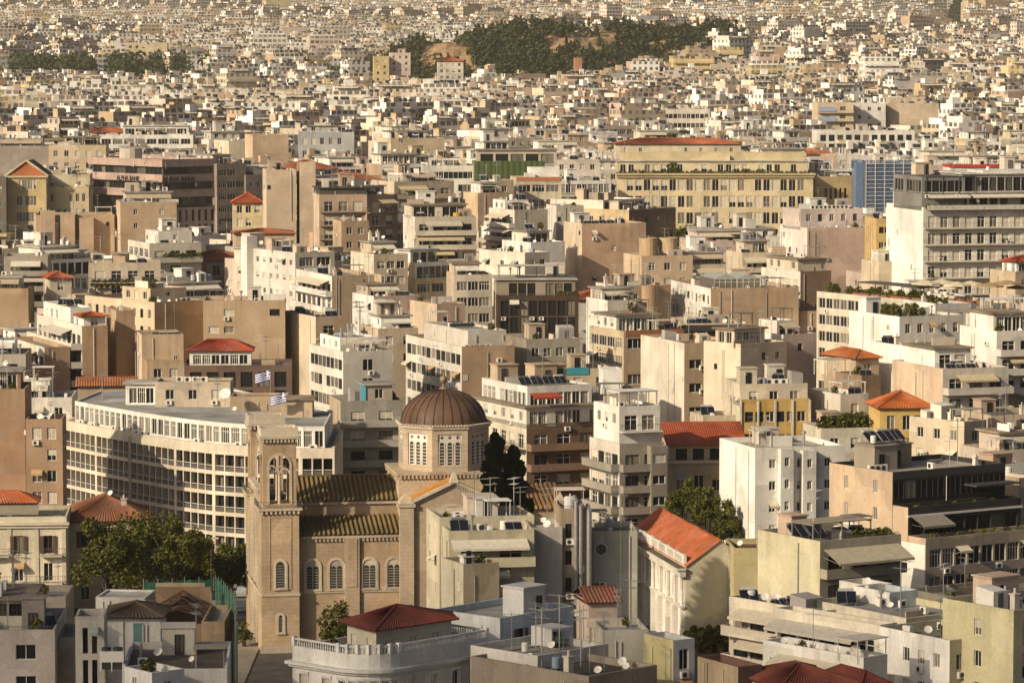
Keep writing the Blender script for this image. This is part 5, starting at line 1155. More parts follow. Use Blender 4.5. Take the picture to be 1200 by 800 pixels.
hand('the white gridded offices', 'white office slab with a regular grid of dark windows', None, 495, 556, 194, 960, 3, 'n', 'o:nf=7,n=10', (.66, .63, .57), v=55, n=5, wL=14, fh=3.4, name='office_building', cat='office block')
hand('the green netted building', 'building wrapped in green netting under an open concrete top floor', None, 556, 636, 190, 955, 3, 'n', 'n', (.18, .17, .10), v=26, n=0, wL=16, name='construction_site', cat='construction site', fn=lambda b, w, l, z, H: (MBnet(b, w, H), b.vol(b.rect(1, w + 4, 5, 14), z, z + 3.6, ['g:bay=4,ww=3.4', 'n', 'n', 'n'], [(.5, .42, .32)], 3.4, 1, 'slab')))
# ---- left side
hand('the terraced white block', 'stepped white terraces with awnings above a big blank tan end wall', 3, 96, 126, 382, 608, 22, 'ba:nf=5,awn=.9,bd=1.9', 'n', (.70, .66, .58), (.44, .295, .18), v=75, n=2, wL=30, rail=(.62, .58, .5), pents=[(.1, .95, .3, .9, 3.2, 'w', 'w', (.74, .71, .65), 'flat', SCRW)], fn=lambda b, w, l, z, H: (hip_roof(b.e, .3, 4.5, .5, 4.5, z + 2.3, .6, (.45, .12, .04)), b.vol(b.rect(.5, 4.3, .7, 4.3), z, z + 2.25, ['w:nf=1', 'n', 'n', 'n'], [WHITE], 2.3, 1, 'none'), solar_row(b, 2, 5, l * .6, z + 3, 2),
     b.vol(b.rect(-6.5, -2.1, .01, l * .8), -3, H - 3.4, ['n', 'n', 'n', 'ba:nf=3,awn=.9'], [(.44, .295, .18), T3, T3, (.66, .62, .54)], 3.1, 3), b.vol(b.rect(-10.5, -6.55, .02, l * .6), -3, H - 6.6, ['n', 'n', 'n', 'ba:nf=2,awn=.9'], [(.44, .295, .18), T3, T3, (.66, .62, .54)], 3.1, 3)))
hand('the grooved tan wall', 'tan blank tower wall with a pale vertical groove', 124, 136, 158, 364, 615, 16, 'ws:n=1', 'n', (.50, .37, .24), (.40, .265, .165), v=70, n=3, wL=10)
hand('the low orange tiled sheds', 'low sheds with weathered orange tiles under the tan end walls', None, 92, 158, 452, 588, 6, 'n', 'n', (.44, .32, .21), v=14, n=0, wL=8, tile=(1.0, (.46, .17, .07), 'x'), name='house', cat='house')
hand('the white strip house', 'long low white house with dark doors in front of the tan end wall', None, -40, 84, 466, 566, 3, 'n', 'w:bay=3,wh=1.9,sill=.4', (.66, .62, .55), v=25, n=9, wL=12)
hand('the dark balconied corner', 'dark windowed apartment block with beige awnings', None, -60, 30, 415, 592, 3, 'n', 'ba:nf=4,awn=.7', (.42, .37, .30), v=45, n=2, wL=12, rail=(.46, .4, .31))
hand('the tan box with solar tanks', 'tan plaster block with stepped walls and a railed roof of solar tanks', 158, 166, 215, 392, 606, 12, 'n', 'n', (.64, .52, .38), (.49, .36, .235), v=55, n=0, wL=10, fn=lambda b, w, l, z, H: (railing(b, (.2, .2), (w - .2, .2), z), solar_row(b, 2, w, 2, z, 4), b.vol(b.rect(.5, w - .3, -3, -.02), -3, H - 4.2, ['w:n=2,nf=1', 'n', 'n', 'n'], [(.48, .35, .23)], 3, 1)))
hand('the red roofed glass attic', 'purple brown house with a glazed white attic under an orange red roof', None, 216, 342, 428, 602, 3, 'n', 'g:bay=3,ww=2,nf=2', (.17, .11, .085), v=25, n=0, wL=12, fn=redpent)
hand('the tan ridge block', 'long tan block with a row of small shuttered windows and stepped attics', 113, 181, 241, 354, 650, 38, 'w2:nf=3', 'n', (.60, .48, .33), (.44, .31, .195), v=45, n=4, wL=24, pents=[(.2, .9, .2, .6, 2.8, 'ws', 'w', (.56, .45, .31), 'flat')])
hand('the tan house with two windows', 'tan block with paired dark windows and a small roof terrace', None, 238, 334, 352, 645, 3, 'n', 'ws:n=5,nf=4,skip=.55,ww=1.8', (.46, .335, .215), v=60, n=5, wL=12)
hand('the tan street end', 'plain nearly windowless tan block below the grey awning house', None, -60, 33, 338, 700, 2, 'n', 'ws:skip=.7', (.47, .33, .205), v=40, n=2, wL=12)
hand('the grey awning house', 'grey house with two rows of long pale awnings', None, 5, 56, 300, 732, 4, 'n', 'ba:nf=3,awn=1', (.34, .305, .255), v=38, n=1, wL=11)
hand('the small orange tiled house', 'small house with an orange tiled corner roof beside the grey awnings', 48, 58, 84, 326, 712, 16, 'n', 'w', (.56, .47, .35), v=18, n=0, wL=8, tile=(1.1, (.50, .14, .05)), name='house', cat='house')
hand('the white banded terrace', 'white banded terrace block with planters and a round water tank', 137, 175, 236, 285, 748, 22, 'o2:nf=2', 'bs:nf=3', (.68, .62, .53), (.52, .47, .39), v=30, n=5, wL=16, pents=[(.3, .95, .3, .9, 2.9, 'ws', 'n', (.66, .62, .56), 'flat')], fn=lambda b, w, l, z, H: [plant(b.e, w * .3 + i * .9, -.7, z - 3, b.rng, 1.3) for i in range(9)])
hand('the beige deck house', 'beige house with a long open deck and hanging plants', 100, 104, 188, 308, 725, 6, 'n', 'b:nf=2', (.52, .44, .33), v=25, n=4, wL=10, fn=lambda b, w, l, z, H: [plant(b.e, 1 + i * 1.1, -.7, H - 5, b.rng, 1.4) for i in range(12)])
hand('the large tan hall', 'large tan blank walled hall with a window shaft', 131, 141, 207, 237, 805, 10, 'w:n=1', 'ws:n=2,nf=2,skip=0', (.62, .48, .33), (.46, .33, .215), v=45, n=4, wL=14)
hand('the tan stepped hall', 'tan stepped blank walls with pilaster slots', 28, 42, 134, 252, 812, 9, 'n', 'n', (.60, .46, .31), (.49, .355, .235), v=35, n=3, wL=14, fn=lambda b, w, l, z, H: [b.vol(b.rect(x, x + 3.2, -2.2, -.02), -3, H - .6 + k, ['n'] * 4, [(.5, .36, .24)], 3, 1) for k, x in ((1.6, 1), (1.2, 5.4), (0, 9.6))])
hand('the twin tan slabs', 'tall pale tan slab walls split by a dark groove', 306, 312, 347, 199, 850, 8, 'n', 'n', (.64, .51, .37), (.60, .47, .335), v=60, n=2, wL=12, fn=lambda b, w, l, z, H: b.vol(b.rect(w + .8, w + 4.6, .3, 9), -3, H + 1.6, ['n'] * 4, [(.60, .47, .335), (.33, .2, .12), T3, (.3, .19, .11)], 3, 1))
hand('the yellow house with a red hip roof', 'pale yellow house with white cornices and a red roof against the tan slabs', None, 273, 309, 238, 868, 5, 'n', 'w:n=3,wh=1.8', (.62, .51, .30), v=35, n=0, wL=11, tile=(2.4, (.44, .10, .035)), name='house', cat='house')
hand('the curved brown apartments', 'brownish apartment block with wrapping balconies and a dark mansard roof', 364, 374, 430, 228, 815, 10, 'n', 'b:nf=4,bd=.9', (.60, .47, .34), (.39, .285, .205), v=55, n=3, wL=12, rcol=(.1, .09, .08), pents=[(.02, .98, .1, .95, 2.0, 'n', 'n', (.10, .085, .07), 'slab', (.09, .08, .07))])
hand('the angled brown apartments', 'continuation of the brownish apartments angled away behind a service tower', None, 430, 466, 229, 816, 42, 'n', 'b:nf=4,bd=.9', (.34, .255, .19), v=50, n=2, wL=9, rcol=(.1, .09, .08))
hand('the brown service tower', 'brown service tower with tanks at the foot of the brown apartments', 388, 400, 432, 259, 800, 16, 'n', 'w:n=2', (.52, .38, .25), (.36, .25, .165), v=28, n=3, wL=8)
hand('the beige balcony block', 'beige block with dark balcony bands stepping down behind the brown apartments', 436, 462, 532, 213, 850, 24, 'n', 'bs:nf=4', (.60, .51, .39), (.40, .335, .25), v=45, n=4, wL=14, rail=(.44, .37, .28))
hand('the orange edged courtyard', 'low tan house with tiled edges in front of the yellow house', 256, 276, 345, 274, 800, 8, 'n', 'w', (.56, .42, .28), v=14, n=3, wL=10, tile=(.9, (.42, .14, .06)), name='house', cat='house')
# ---- banks and offices at the upper left
hand('the pedimented bank', 'yellow neoclassical bank with an orange triangular pediment', None, 8, 54, 206, 985, 2, 'n', 'w:n=7,ww=.8,wh=2.6,m=2.6', (.60, .46, .22), v=60, n=0, wL=20, fh=4.4, roof='none', fn=pediment, name='bank_building', cat='bank')
hand('the cream bank wing', 'cream yellow bank wing with a balustrade next to the pediment', None, 55, 104, 219, 990, 2, 'n', 'w:n=6,ww=.9,wh=2.2', (.58, .48, .29), v=50, n=2, wL=14, fh=4.2, pents=[(.05, 1, .3, .95, 4, 'ws', 'n', (.60, .52, .36), 'flat')], name='bank_building', cat='bank')
def alphabank():
    a = R(40); xC, yT, d = 190, 187, 1000
    C = PX(xC, yT, d); g = G(d); H = C.z - g
    b = Bld('office_building', 'pink banded bank offices with black window strips and large lettering', 'office block', (C.x, C.y, g), a, None, 77, d)
    _, W, _x = solve(None, xC, 254, yT, d, a); _, _x, Lw = solve(103, xC, None, yT, d, a)
    c = (.46, .33, .275)
    b.vol(b.rect(0, W, 0, Lw), -3, H - 13.4, ['p:bay=2.2,ww=1.0,wh=3.2,nf=6'] * 1 + ['n', 'n', 'p:bay=2.2,ww=1.0,wh=3.2,nf=6'], [c], 4.0, 5, 'none', .3)
    for k in range(3):
        z1 = H - 4.2 * k
        b.vol(b.rect(.0, W, 0, Lw), z1 - 2.1, z1, ['n'] * 4, [c], roof='flat' if k == 0 else 'none')
        b.vol(b.rect(.9, W - .9, .9, Lw - .9), z1 - 4.6, z1 - 1.9, ['g:bay=2,ww=1.9,wh=1.8,sill=.1,nf=1', 'n', 'n', 'g:bay=2,ww=1.9,wh=1.8,sill=.1,nf=1'], [(.12, .1, .09)], 2.2, 1, 'none')
    for face in ('L', 'R'):
        cu = bpy.data.curves.new('lettering', 'FONT'); cu.body = 'ALPHA BANK'; cu.size = 1.9; cu.extrude = .05; cu.align_x = 'CENTER'; cu.offset = .02
        t = bpy.data.objects.new('tmp', cu); COL.objects.link(t)
        me = bpy.data.meshes.new_from_object(t.evaluated_get(bpy.context.evaluated_depsgraph_get())); bpy.data.objects.remove(t); me.materials.clear(); me.materials.append(M['dark'])
        o = ob('lettering', me, b.e); o.location = (-.12, Lw * .45, H - 6.2) if face == 'L' else (W * .3, -.12, H - 6.2); o.rotation_euler = (math.pi / 2, 0, -math.pi / 2 if face == 'L' else 0)
    clutter(b.e, 1, W - 1, 1, Lw - 1, H - .7, b.rng, 7)
    mb = MB()
    mb.lathe([(3.2, H - .7), (3.2, H + 2.6), (.1, H + 2.8)], 14, 0, W * .25, Lw * .6); mb.build('roof_drum', 'wall', b.e, (.6, .55, .46))
    b.done(); HAND.append((103, 300, 178, 262, d)); FOOT.append(local_poly((C.x, C.y), a, [(-1, -1), (W + 1, -1), (W + 1, Lw + 1), (-1, Lw + 1)])); TARGET.append((C.x, C.y, 'the pink banded bank'))
alphabank()
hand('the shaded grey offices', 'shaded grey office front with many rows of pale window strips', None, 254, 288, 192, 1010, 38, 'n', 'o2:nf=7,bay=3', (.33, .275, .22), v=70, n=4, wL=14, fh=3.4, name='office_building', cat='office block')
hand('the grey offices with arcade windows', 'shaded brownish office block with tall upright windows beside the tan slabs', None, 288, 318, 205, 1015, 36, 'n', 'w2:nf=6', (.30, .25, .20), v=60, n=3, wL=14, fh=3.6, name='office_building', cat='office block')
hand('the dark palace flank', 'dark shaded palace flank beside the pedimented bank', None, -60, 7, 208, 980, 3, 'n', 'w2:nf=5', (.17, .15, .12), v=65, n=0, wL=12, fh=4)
hand('the long grey party wall', 'long blank grey wall behind the pedimented bank', None, -60, 57, 171, 1095, 2, 'n', 'n', (.33, .285, .245), v=25, n=4, wL=12)
hand('the beige six window office', 'beige office block with two rows of paired windows', None, 57, 124, 170, 1085, 2, 'n', 'w:nf=4,wh=1.8', (.58, .47, .32), v=26, n=5, wL=12, fh=3.6, name='office_building', cat='office block')
hand('the long white exhibition roof', 'long white low block with a dark strip window', None, 116, 226, 158, 1170, 2, 'n', 'o2:nf=2', (.74, .71, .67), v=10, n=6, wL=16, pents=[(.25, .95, .2, .8, 3.4, 'o2:nf=1', 'n', (.74, .72, .68), 'slab', (.6, .58, .55))])
hand('the peach blind block', 'peach blind walled block with a ribbed side', 280, 296, 338, 158, 1130, 14, 'n', 'n', (.60, .45, .31), (.54, .40, .27), v=28, n=3, wL=14)
hand('the blue grey palace', 'long blue grey palace with a row of tall windows', None, 350, 415, 155, 1190, 4, 'n', 'w:nf=3,wh=2.2,bay=3', (.42, .43, .43), v=22, n=3, wL=14, fh=4.2, name='palace', cat='palace')
hand('the beige blank stage', 'long beige blank walled theatre block', 415, 458, 521, 162, 1130, 16, 'n', 'n', (.60, .50, .33), (.53, .43, .28), v=18, n=5, wL=18)
hand('the white slab offices', 'white slab office with brown window bands', None, 756, 832, 128, 1420, 2, 'n', 'o:nf=5,n=14', (.70, .64, .55), v=24, n=5, wL=14, fh=3.6, name='office_building', cat='office block')
hand('the blue mosaic block', 'cream block with blue patterned panels beside its stair balconies', 953, 958, 1000, 120, 1360, 5, 'n', 'bs:n=2,m=1', (.62, .50, .34), v=40, n=3, wL=12, fn=lambda b, w, l, z, H: [MBmosaic(b, w, H - q) for q in (2.9, 6.6)])
hand('the white depot', 'large white flat roofed block behind the bank', None, 1000, 1038, 121, 1370, 3, 'n', 'w:nf=3,n=3', (.76, .73, .68), v=30, n=4, wL=16)
hand('the peach depot', 'cream and peach flat roofed hall next to the white depot', None, 1039, 1100, 121, 1375, 3, 'n', 'ws:skip=.8', (.58, .47, .34), v=30, n=4, wL=16)
hand('the piered white offices', 'white office block with dark upright piers between its windows', None, 958, 1072, 153, 1250, 3, 'n', 'g:nf=3,bay=3,ww=2,wh=2.2', (.70, .66, .6), v=16, n=6, wL=14, name='office_building', cat='office block')
hand('the red topped white block', 'white block with a red roof edge behind the hotel', None, 1114, 1180, 196, 900, 4, 'n', 'w:nf=2', (.70, .66, .6), v=10, n=3, wL=10, fn=lambda b, w, l, z, H: MBredroof(b, w, l, H))
# ---------------------------------------------------------------- the cathedral
def church():
    a = R(9.5); C = PX(307, 765, 450); g = G(450)
    e = ob('church', None, None, None, (C.x, C.y, g), a)
    tag(e, 'beige stone church with a ribbed brown dome, belfry towers and tiled nave roofs', 'church')
    ST, MA = (.50, .365, .235), (.58, .50, .385)
    rng = random.Random(3)
    def awin(x, y, z, rz, w, h, slots=2):
        """arched window: pale surround, dark glass slots"""
        mb = MB(); r = w / 2
        t = .28
        for s in (-1, 1): mb.box(min(s * r, s * (r + t)), max(s * r, s * (r + t)), -.12, -.005, 0, h - r)
        n = 10
        for i in range(n):
            t0, t1 = math.pi * i / n, math.pi * (i + 1) / n
            p = lambda q, rr, yy: (rr * math.cos(q), yy, h - r + rr * math.sin(q))
            mb.quad(p(t0, r, -.12), p(t0, r + t, -.12), p(t1, r + t, -.12), p(t1, r, -.12)); mb.quad(p(t0, r + t, -.12), p(t0, r + t, -.005), p(t1, r + t, -.005), p(t1, r + t, -.12)); mb.quad(p(t0, r, -.005), p(t0, r, -.12), p(t1, r, -.12), p(t1, r, -.005))
        mb.box(-r - t - .06, r + t + .06, -.2, -.005, -.22, -.01)
        o = ob('window', mb.mesh('window', [M['stone']]), e, MA, (x, y, z), rz)
        mb = MB()
        vals = [(math.pi * i / 12) for i in range(13)]
        mb.quad(*([(-r, -.02, 0), (r, -.02, 0)] + [(r * math.cos(q), -.02, h - r + r * math.sin(q)) for q in vals])); ob('marble_panel', mb.mesh('marble_panel', [M['stone']]), o, (.55, .49, .40))
        sw = (w - .12 * (slots + 1)) / slots
        for k in range(slots):
            cx = -r + .12 + sw / 2 + k * (sw + .12); rr = sw / 2; hh = h - r * (.75 if slots > 1 else .2) - (abs(cx) / r) * r * .35
            mb = MB(); mb.quad(*([(cx - rr, -.035, .1), (cx + rr, -.035, .1)] + [(cx + rr * math.cos(q), -.035, hh - rr + rr * math.sin(q)) for q in vals])); p_ = ob('pane', mb.mesh('pane', [M['fan']]), o)
            mb = MB(); z_ = .4
            while z_ < hh - .2: mb.box(cx - rr, cx + rr, -.05, -.037, z_, z_ + .07); z_ += .34
            ob('grille', mb.mesh('grille', [M['stone']]), o, (.42, .36, .28))
    def blocks(name, mbx, col=ST): return mbx.build(name, 'stone', e, col)
    def corbels(mb, x0, x1, y, z, step=.55, out=.32, axis='x'):
        k = max(1, int((x1 - x0) / step))
        for i in range(k):
            c = x0 + (x1 - x0) * (i + .5) / k
            if axis == 'x': mb.box(c - .12, c + .12, y - out, y, z - .4, z)
            else: mb.box(y - out, y, c - .12, c + .12, z - .4, z)
    # --- two belfry towers
    for (tx, ty, full) in ((0, 0, True), (0, 16.2, False)):
        o0 = ob('tower', None, e, None, (tx, ty, 0)); S = 4.75; zg, zt = 18.3, 27.1
        mb = MB()
        for P0, P1 in (((0, 0), (S, 0)), ((S, 0), (S, S)), ((S, S), (0, S)), ((0, S), (0, 0))): panel(mb, P0, P1, -3, zg, [])
        mb.quad((0, 0, zg), (S, 0, zg), (S, S, zg), (0, S, zg)); mb.build('shaft', 'stone', o0, ST)
        i = .27; ops = [dict(u0=(S - 2 * i) / 2 - 1.3, u1=(S - 2 * i) / 2 + 1.3, v0=zg + .5, v1=zg + 6.6, arch=True, depth=.6)]
        mb = MB()
        for P0, P1 in (((i, i), (S - i, i)), ((S - i, i), (S - i, S - i)), ((S - i, S - i), (i, S - i)), ((i, S - i), (i, i))):
            panel(mb, P0, P1, zg, zt, ops)
            # inner skin so the belfry reads as thick walls
        mb.quad((i, i, zt), (S - i, i, zt), (S - i, S - i, zt), (i, S - i, zt)); mb.quad((i, i, zg + 6.9), (i, S - i, zg + 6.9), (S - i, S - i, zg + 6.9), (S - i, i, zg + 6.9))
        mb.build('belfry', 'stone', o0, ST)
        mb = MB()
        for sgn, (px, py) in enumerate(((S / 2, i + .5), (i + .5, S / 2), (S - i - .5, S / 2), (S / 2, S - i - .5))):
            mb.lathe([(.24, zg + .5), (.17, zg + .8), (.15, zg + 4.0), (.26, zg + 4.3)], 10, 0, px, py)
            al = sgn in (0, 3)
            for c in (-.65, .65):
                for q in range(6):
                    t0, t1 = math.pi * q / 6, math.pi * (q + 1) / 6
                    A = lambda t, r: ((px + c + r * math.cos(t), py - .12, zg + 4.3 + r * math.sin(t)) if al else (px - .12, py + c + r * math.cos(t), zg + 4.3 + r * math.sin(t)))
                    mb.quad(A(t0, .5), A(t0, .72), A(t1, .72), A(t1, .5)); 
        mb.build('belfry_column', 'stone', o0, MA)
        # arch surround
        mb = MB(); n = 12; R0, R1, zc, yy = 1.3, 1.55, zg + 5.3, i - .1
        for q in range(n):
            t0, t1 = math.pi * q / n, math.pi * (q + 1) / n; A = lambda t, r, y: (S / 2 + r * math.cos(t), y, zc + r * math.sin(t))
            mb.quad(A(t0, R0, yy), A(t0, R1, yy), A(t1, R1, yy), A(t1, R0, yy)); mb.quad(A(t0, R1, yy), A(t0, R1, i), A(t1, R1, i), A(t1, R1, yy))
        for s in (-1, 1): mb.box(min(S / 2 + s * R0, S / 2 + s * R1), max(S / 2 + s * R0, S / 2 + s * R1), yy, i - .005, zg + .5, zc)
        mb.build('arch_surround', 'stone', o0, MA)
        # gallery with corbels and rail
        mb = MB(); mb.box(-.4, S + .4, -.4, -.01, zg - .3, zg); mb.box(-.4, -.01, -.01, S + .4, zg - .3, zg); mb.box(S + .01, S + .4, -.01, S + .4, zg - .3, zg)
        for k in range(9):
            c = -.2 + (S + .4) * (k + .5) / 9; mb.box(c - .13, c + .13, -.32, -.01, zg - .72, zg - .3); mb.box(-.32, -.01, c - .13, c + .13, zg - .72, zg - .3)
        mb.build('gallery', 'stone', o0, (.52, .43, .32))
        r_ = rail_mb(S + .7, .85, .3).mesh('railing', [M['rail'], M['rail']]); ob('railing', r_, o0, None, (-.35, -.35, zg)); ob('railing', r_, o0, None, (-.35, S + .35, zg), -math.pi / 2)
        # crown cornice
        mb = MB(); mb.box(i - .4, S - i + .4, i - .4, S - i + .4, zt - .1, zt + .25)
        for k in range(10):
            c = i - .2 + (S - 2 * i + .4) * (k + .5) / 10; mb.box(c - .12, c + .12, i - .33, i - .01, zt - .55, zt - .1); mb.box(i - .33, i - .01, c - .12, c + .12, zt - .55, zt - .1)
        mb.build('cornice', 'stone', o0, (.55, .47, .36))
        mb = MB(); q = i - .25; Q = S - i + .25
        for x0, x1, y0, y1 in ((q, Q, q, q + .22), (q, Q, Q - .22, Q), (q, q + .22, q + .22, Q - .22), (Q - .22, Q, q + .22, Q - .22)): mb.box(x0, x1, y0, y1, zt + .25, zt + 1.25)
        for k in range(8):
            c = q + (Q - q) * (k + .5) / 8
            mb.box(c - .16, c + .16, q - .02, q + .2, zt + 1.25, zt + 1.38)
        mb.build('parapet', 'stone', o0, (.57, .50, .39))
    awin(2.4, -.005, 8.2, 0, 1.2, 3.4, 1); awin(2.4, -.005, 2.6, 0, .55, 2.2, 1)
    mb = MB(); mb.box(-.12, 4.87, -.12, -.01, 7.2, 7.5); mb.box(-.2, 4.95, -.2, -.01, -1, 1.0); mb.box(-.12, -.01, -.01, 21, 7.2, 7.5); blocks('string_course', mb, (.56, .48, .37))
    mb = MB(); mb.box(1.0, 3.75, -.06, -.01, 17.1, 17.25); mb.box(.95, 1.1, -.06, -.01, 8, 17.1); mb.box(3.65, 3.8, -.06, -.01, 8, 17.1); blocks('panel_frame', mb, ST)
    # --- west front between the towers
    mb = MB(); panel(mb, (.6, 16.2), (.6, 4.75), -3, 20.5, [dict(u0=4.2, u1=7.3, v0=10, v1=16.5, arch=True), dict(u0=1, u1=3.2, v0=.2, v1=5.2, arch=True), dict(u0=4.5, u1=7, v0=.2, v1=6, arch=True), dict(u0=8.2, u1=10.4, v0=.2, v1=5.2, arch=True)], .5)
    blocks('west_front', mb)
    mb = MB(); mb.box(1.0, 1.15, 5, 16, -1, 17); mb.build('west_doors', 'brown', e)
    mb = MB()
    for y in (4.9, 8.4, 12.0, 15.6): mb.box(.1, .6, y, y + .5, -1, 18)
    for k in range(12): mb.box(.1, .6, 5 + k * .93, 5.3 + k * .93, 19.2, 19.9)
    mb.box(-.1, .6, 4.76, 16.2, 19.9, 20.4); blocks('west_pilaster', mb, MA)
    for yy in (2.4, 18.5): awin(-.005, yy, 8.2, -math.pi / 2, 1.2, 3.4, 1)
    # --- aisle and nave
    X0, X1 = 4.76, 18.3; ya, za, yb, zb, zn, yr, zr = 1.3, 14.7, 6.0, 16.5, 18.4, 10.5, 21.0
    mb = MB(); panel(mb, (X0, ya), (X1, ya), -3, za, []); panel(mb, (X0, yb), (X1, yb), zb - .6, zn, []); blocks('nave_wall', mb)
    mb = MB(); mb.quad((X1, 21 - yb, zn), (X0, 21 - yb, zn), (X0, 21 - yb, -3), (X1, 21 - yb, -3)); mb.quad((X1, 20, za), (X0, 20, za), (X0, 20, -3), (X1, 20, -3)); blocks('north_wall', mb)
    TL = (.20, .145, .062)
    mb = MB(); tilequad(mb, (X0, ya - .4, za), (X1, ya - .4, za), (X1, yb, zb), (X0, yb, zb), .6, .17); tilequad(mb, (X1, 20.4, za), (X0, 20.4, za), (X0, 15, zb), (X1, 15, zb), .6, .17); o = mb.build('aisle_roof', 'tile', e, TL)
    mb = MB(); tilequad(mb, (X0, yb - .4, zn), (X1, yb - .4, zn), (X1, yr, zr), (X0, yr, zr), .6, .17); tilequad(mb, (X1, 15.4, zn), (X0, 15.4, zn), (X0, yr, zr), (X1, yr, zr), .6, .17); o = mb.build('nave_roof', 'tile', e, TL)
    mb = MB(); mb.bar((X0, yr, zr + .05), (X1, yr, zr + .05), .16, 0, 6); mb.build('ridge', 'tile', o, TL)
    mb = MB(); mb.box(X0, X1, ya - .3, ya - .01, za - .5, za - .2); corbels(mb, X0, X1, ya - .01, za - .5, .5, .22); mb.box(X0, X1, yb - .3, yb - .01, zn - .5, zn - .2); mb.box(X0, X1, ya - .12, ya - .01, 7.25, 7.5)
    blocks('eaves_cornice', mb, (.54, .45, .34))
    mb = MB(); mb.box(10.7, 12.5, ya - .35, ya - .01, -1, za - .5); mb.box(11.0, 12.2, ya - .42, ya - .36, 8, 14); blocks('pilaster', mb, (.49, .37, .25))
    for x in (6.6, 9.6, 13.8, 16.9): awin(x, ya - .005, 7.75, 0, 1.7, 3.7, 2)
    # --- transept with gable
    Xa, Xb = 18.3, 30.5; zc, zp = 18.3, 21.1; xm = (Xa + Xb) / 2
    mb = MB(); panel(mb, (Xa, .1), (Xb, .1), -3, zc, []); mb.quad((Xa, .1, zc), (Xb, .1, zc), (xm, .1, zp))
    panel(mb, (Xa, 8), (Xa, .1), -3, zc, []); panel(mb, (Xb, .1), (Xb, 21), -3, zc, []); panel(mb, (Xb, 21), (Xa, 21), -3, zc, []); blocks('transept_wall', mb, (.50, .38, .265))
    mb = MB(); tilequad(mb, (Xa - .3, 8, zc - .05), (Xa - .3, -.1, zc - .05), (xm, -.1, zp + .1), (xm, 8, zp + .1), .5, .06); tilequad(mb, (Xb + .3, -.1, zc - .05), (Xb + .3, 8, zc - .05), (xm, 8, zp + .1), (xm, -.1, zp + .1), .5, .06)
    mb.build('transept_roof', 'tile', e, (.55, .25, .05))
    for s, x in ((-1, Xa), (1, Xb)):
        mb = MB(); p, q = Vector((x + s * .5, -.15, zc - .1)), Vector((xm, -.15, zp + .12)); k = 22
        mb.bar(p, q, .26, 0, 4)
        for j in range(k):
            c = p.lerp(q, (j + .5) / k); mb.box(c.x - .1, c.x + .1, -.05, .09, c.z - .62, c.z - .2)
        blocks('raking_cornice', mb, MA)
    for x in (Xa + .05, Xb - .05):
        mb = MB(); mb.box(x - .9, x + .9, -.35, .08, -1, zc - .2); mb.box(x - 1.1, x + 1.1, -.5, 1.3, zc - .2, zc + .25); mb.lathe([(1.35, zc + .25), (.9, zc + .9), (.25, zc + 1.4), (.01, zc + 1.75)], 4, 0, x, .4, math.pi / 4); blocks('corner_pier', mb, (.53, .42, .30))
    mb = MB(); mb.lathe([(.75, zp), (.5, zp + .8), (.18, zp + 1.25), (.01, zp + 1.4)], 4, 0, xm, .1, math.pi / 4); mb.box(xm - .07, xm + .07, .03, .17, zp + 1.3, zp + 2.2); mb.box(xm - .35, xm + .35, .03, .17, zp + 1.75, zp + 1.9); blocks('gable_cross', mb, MA)
    awin(xm, .095, 10.5, 0, 4.6, 7.2, 3)
    mb = MB()   # outer big arch moulding
    n = 16
    for j in range(n):
        t0, t1 = math.pi * j / n, math.pi * (j + 1) / n; A = lambda t, r, y: (xm + r * math.cos(t), y, 14.9 + r * math.sin(t))
        mb.quad(A(t0, 3.2, -.1), A(t0, 3.5, -.1), A(t1, 3.5, -.1), A(t1, 3.2, -.1)); mb.quad(A(t0, 3.5, -.1), A(t0, 3.5, .09), A(t1, 3.5, .09), A(t1, 3.5, -.1)); mb.quad(A(t0, 3.2, .09), A(t0, 3.2, -.1), A(t1, 3.2, -.1), A(t1, 3.2, .09))
    blocks('arch_moulding', mb, MA)
    # --- apse side block
    mb = MB(); b2 = [(30.51, 3), (39, 3), (39, 18), (30.51, 18)]
    for i in range(4): panel(mb, b2[i], b2[(i + 1) % 4], -3, 17.2, [])
    blocks('apse_wall', mb)
    mb = MB(); tilequad(mb, (30.5, 2.5, 17.2), (39.5, 2.5, 17.2), (39.5, 10.5, 19.6), (30.5, 10.5, 19.6), .6, .1); tilequad(mb, (39.5, 18.5, 17.2), (30.5, 18.5, 17.2), (30.5, 10.5, 19.6), (39.5, 10.5, 19.6), .6, .1); mb.build('apse_roof', 'tile', e, (.26, .15, .07))
    mb = MB(); mb.quad((39.4, 3, 17.2), (39.4, 18, 17.2), (39.4, 10.5, 19.5)); mb.lathe([(1.1, 17.3), (.8, 18.2), (.2, 19.0), (.01, 19.4)], 4, 0, 38.6, 3.2, .785); blocks('apse_gable', mb, MA)
    # --- crossing block, drum and dome
    xc, yc, zq = xm + .25, 10.5, 21.9
    mb = MB(); mb.box(xc - 6.6, xc + 6.6, yc - 5.6, yc + 5.6, 15, zq - .35); mb.box(xc - 6.9, xc + 6.9, yc - 5.9, yc + 5.9, zq - .35, zq)
    for k in range(26): c = xc - 6.6 + 13.2 * (k + .5) / 26; mb.box(c - .12, c + .12, yc - 5.88, yc - 5.6, zq - .8, zq - .35)
    for k in range(22): c = yc - 5.6 + 11.2 * (k + .5) / 22; mb.box(xc - 6.88, xc - 6.6, c - .12, c + .12, zq - .8, zq - .35)
    blocks('crossing', mb, (.52, .41, .29))
    Rf = 5.55; z0, z1 = zq, 27.6; rv = Rf / math.cos(math.pi / 8)
    cor = [(xc + rv * math.cos(math.pi / 8 + k * math.pi / 4), yc + rv * math.sin(math.pi / 8 + k * math.pi / 4)) for k in range(8)]
    dr = ob('drum', None, e)
    mb = MB()
    side = (Vector(cor[1]) - Vector(cor[0])).length
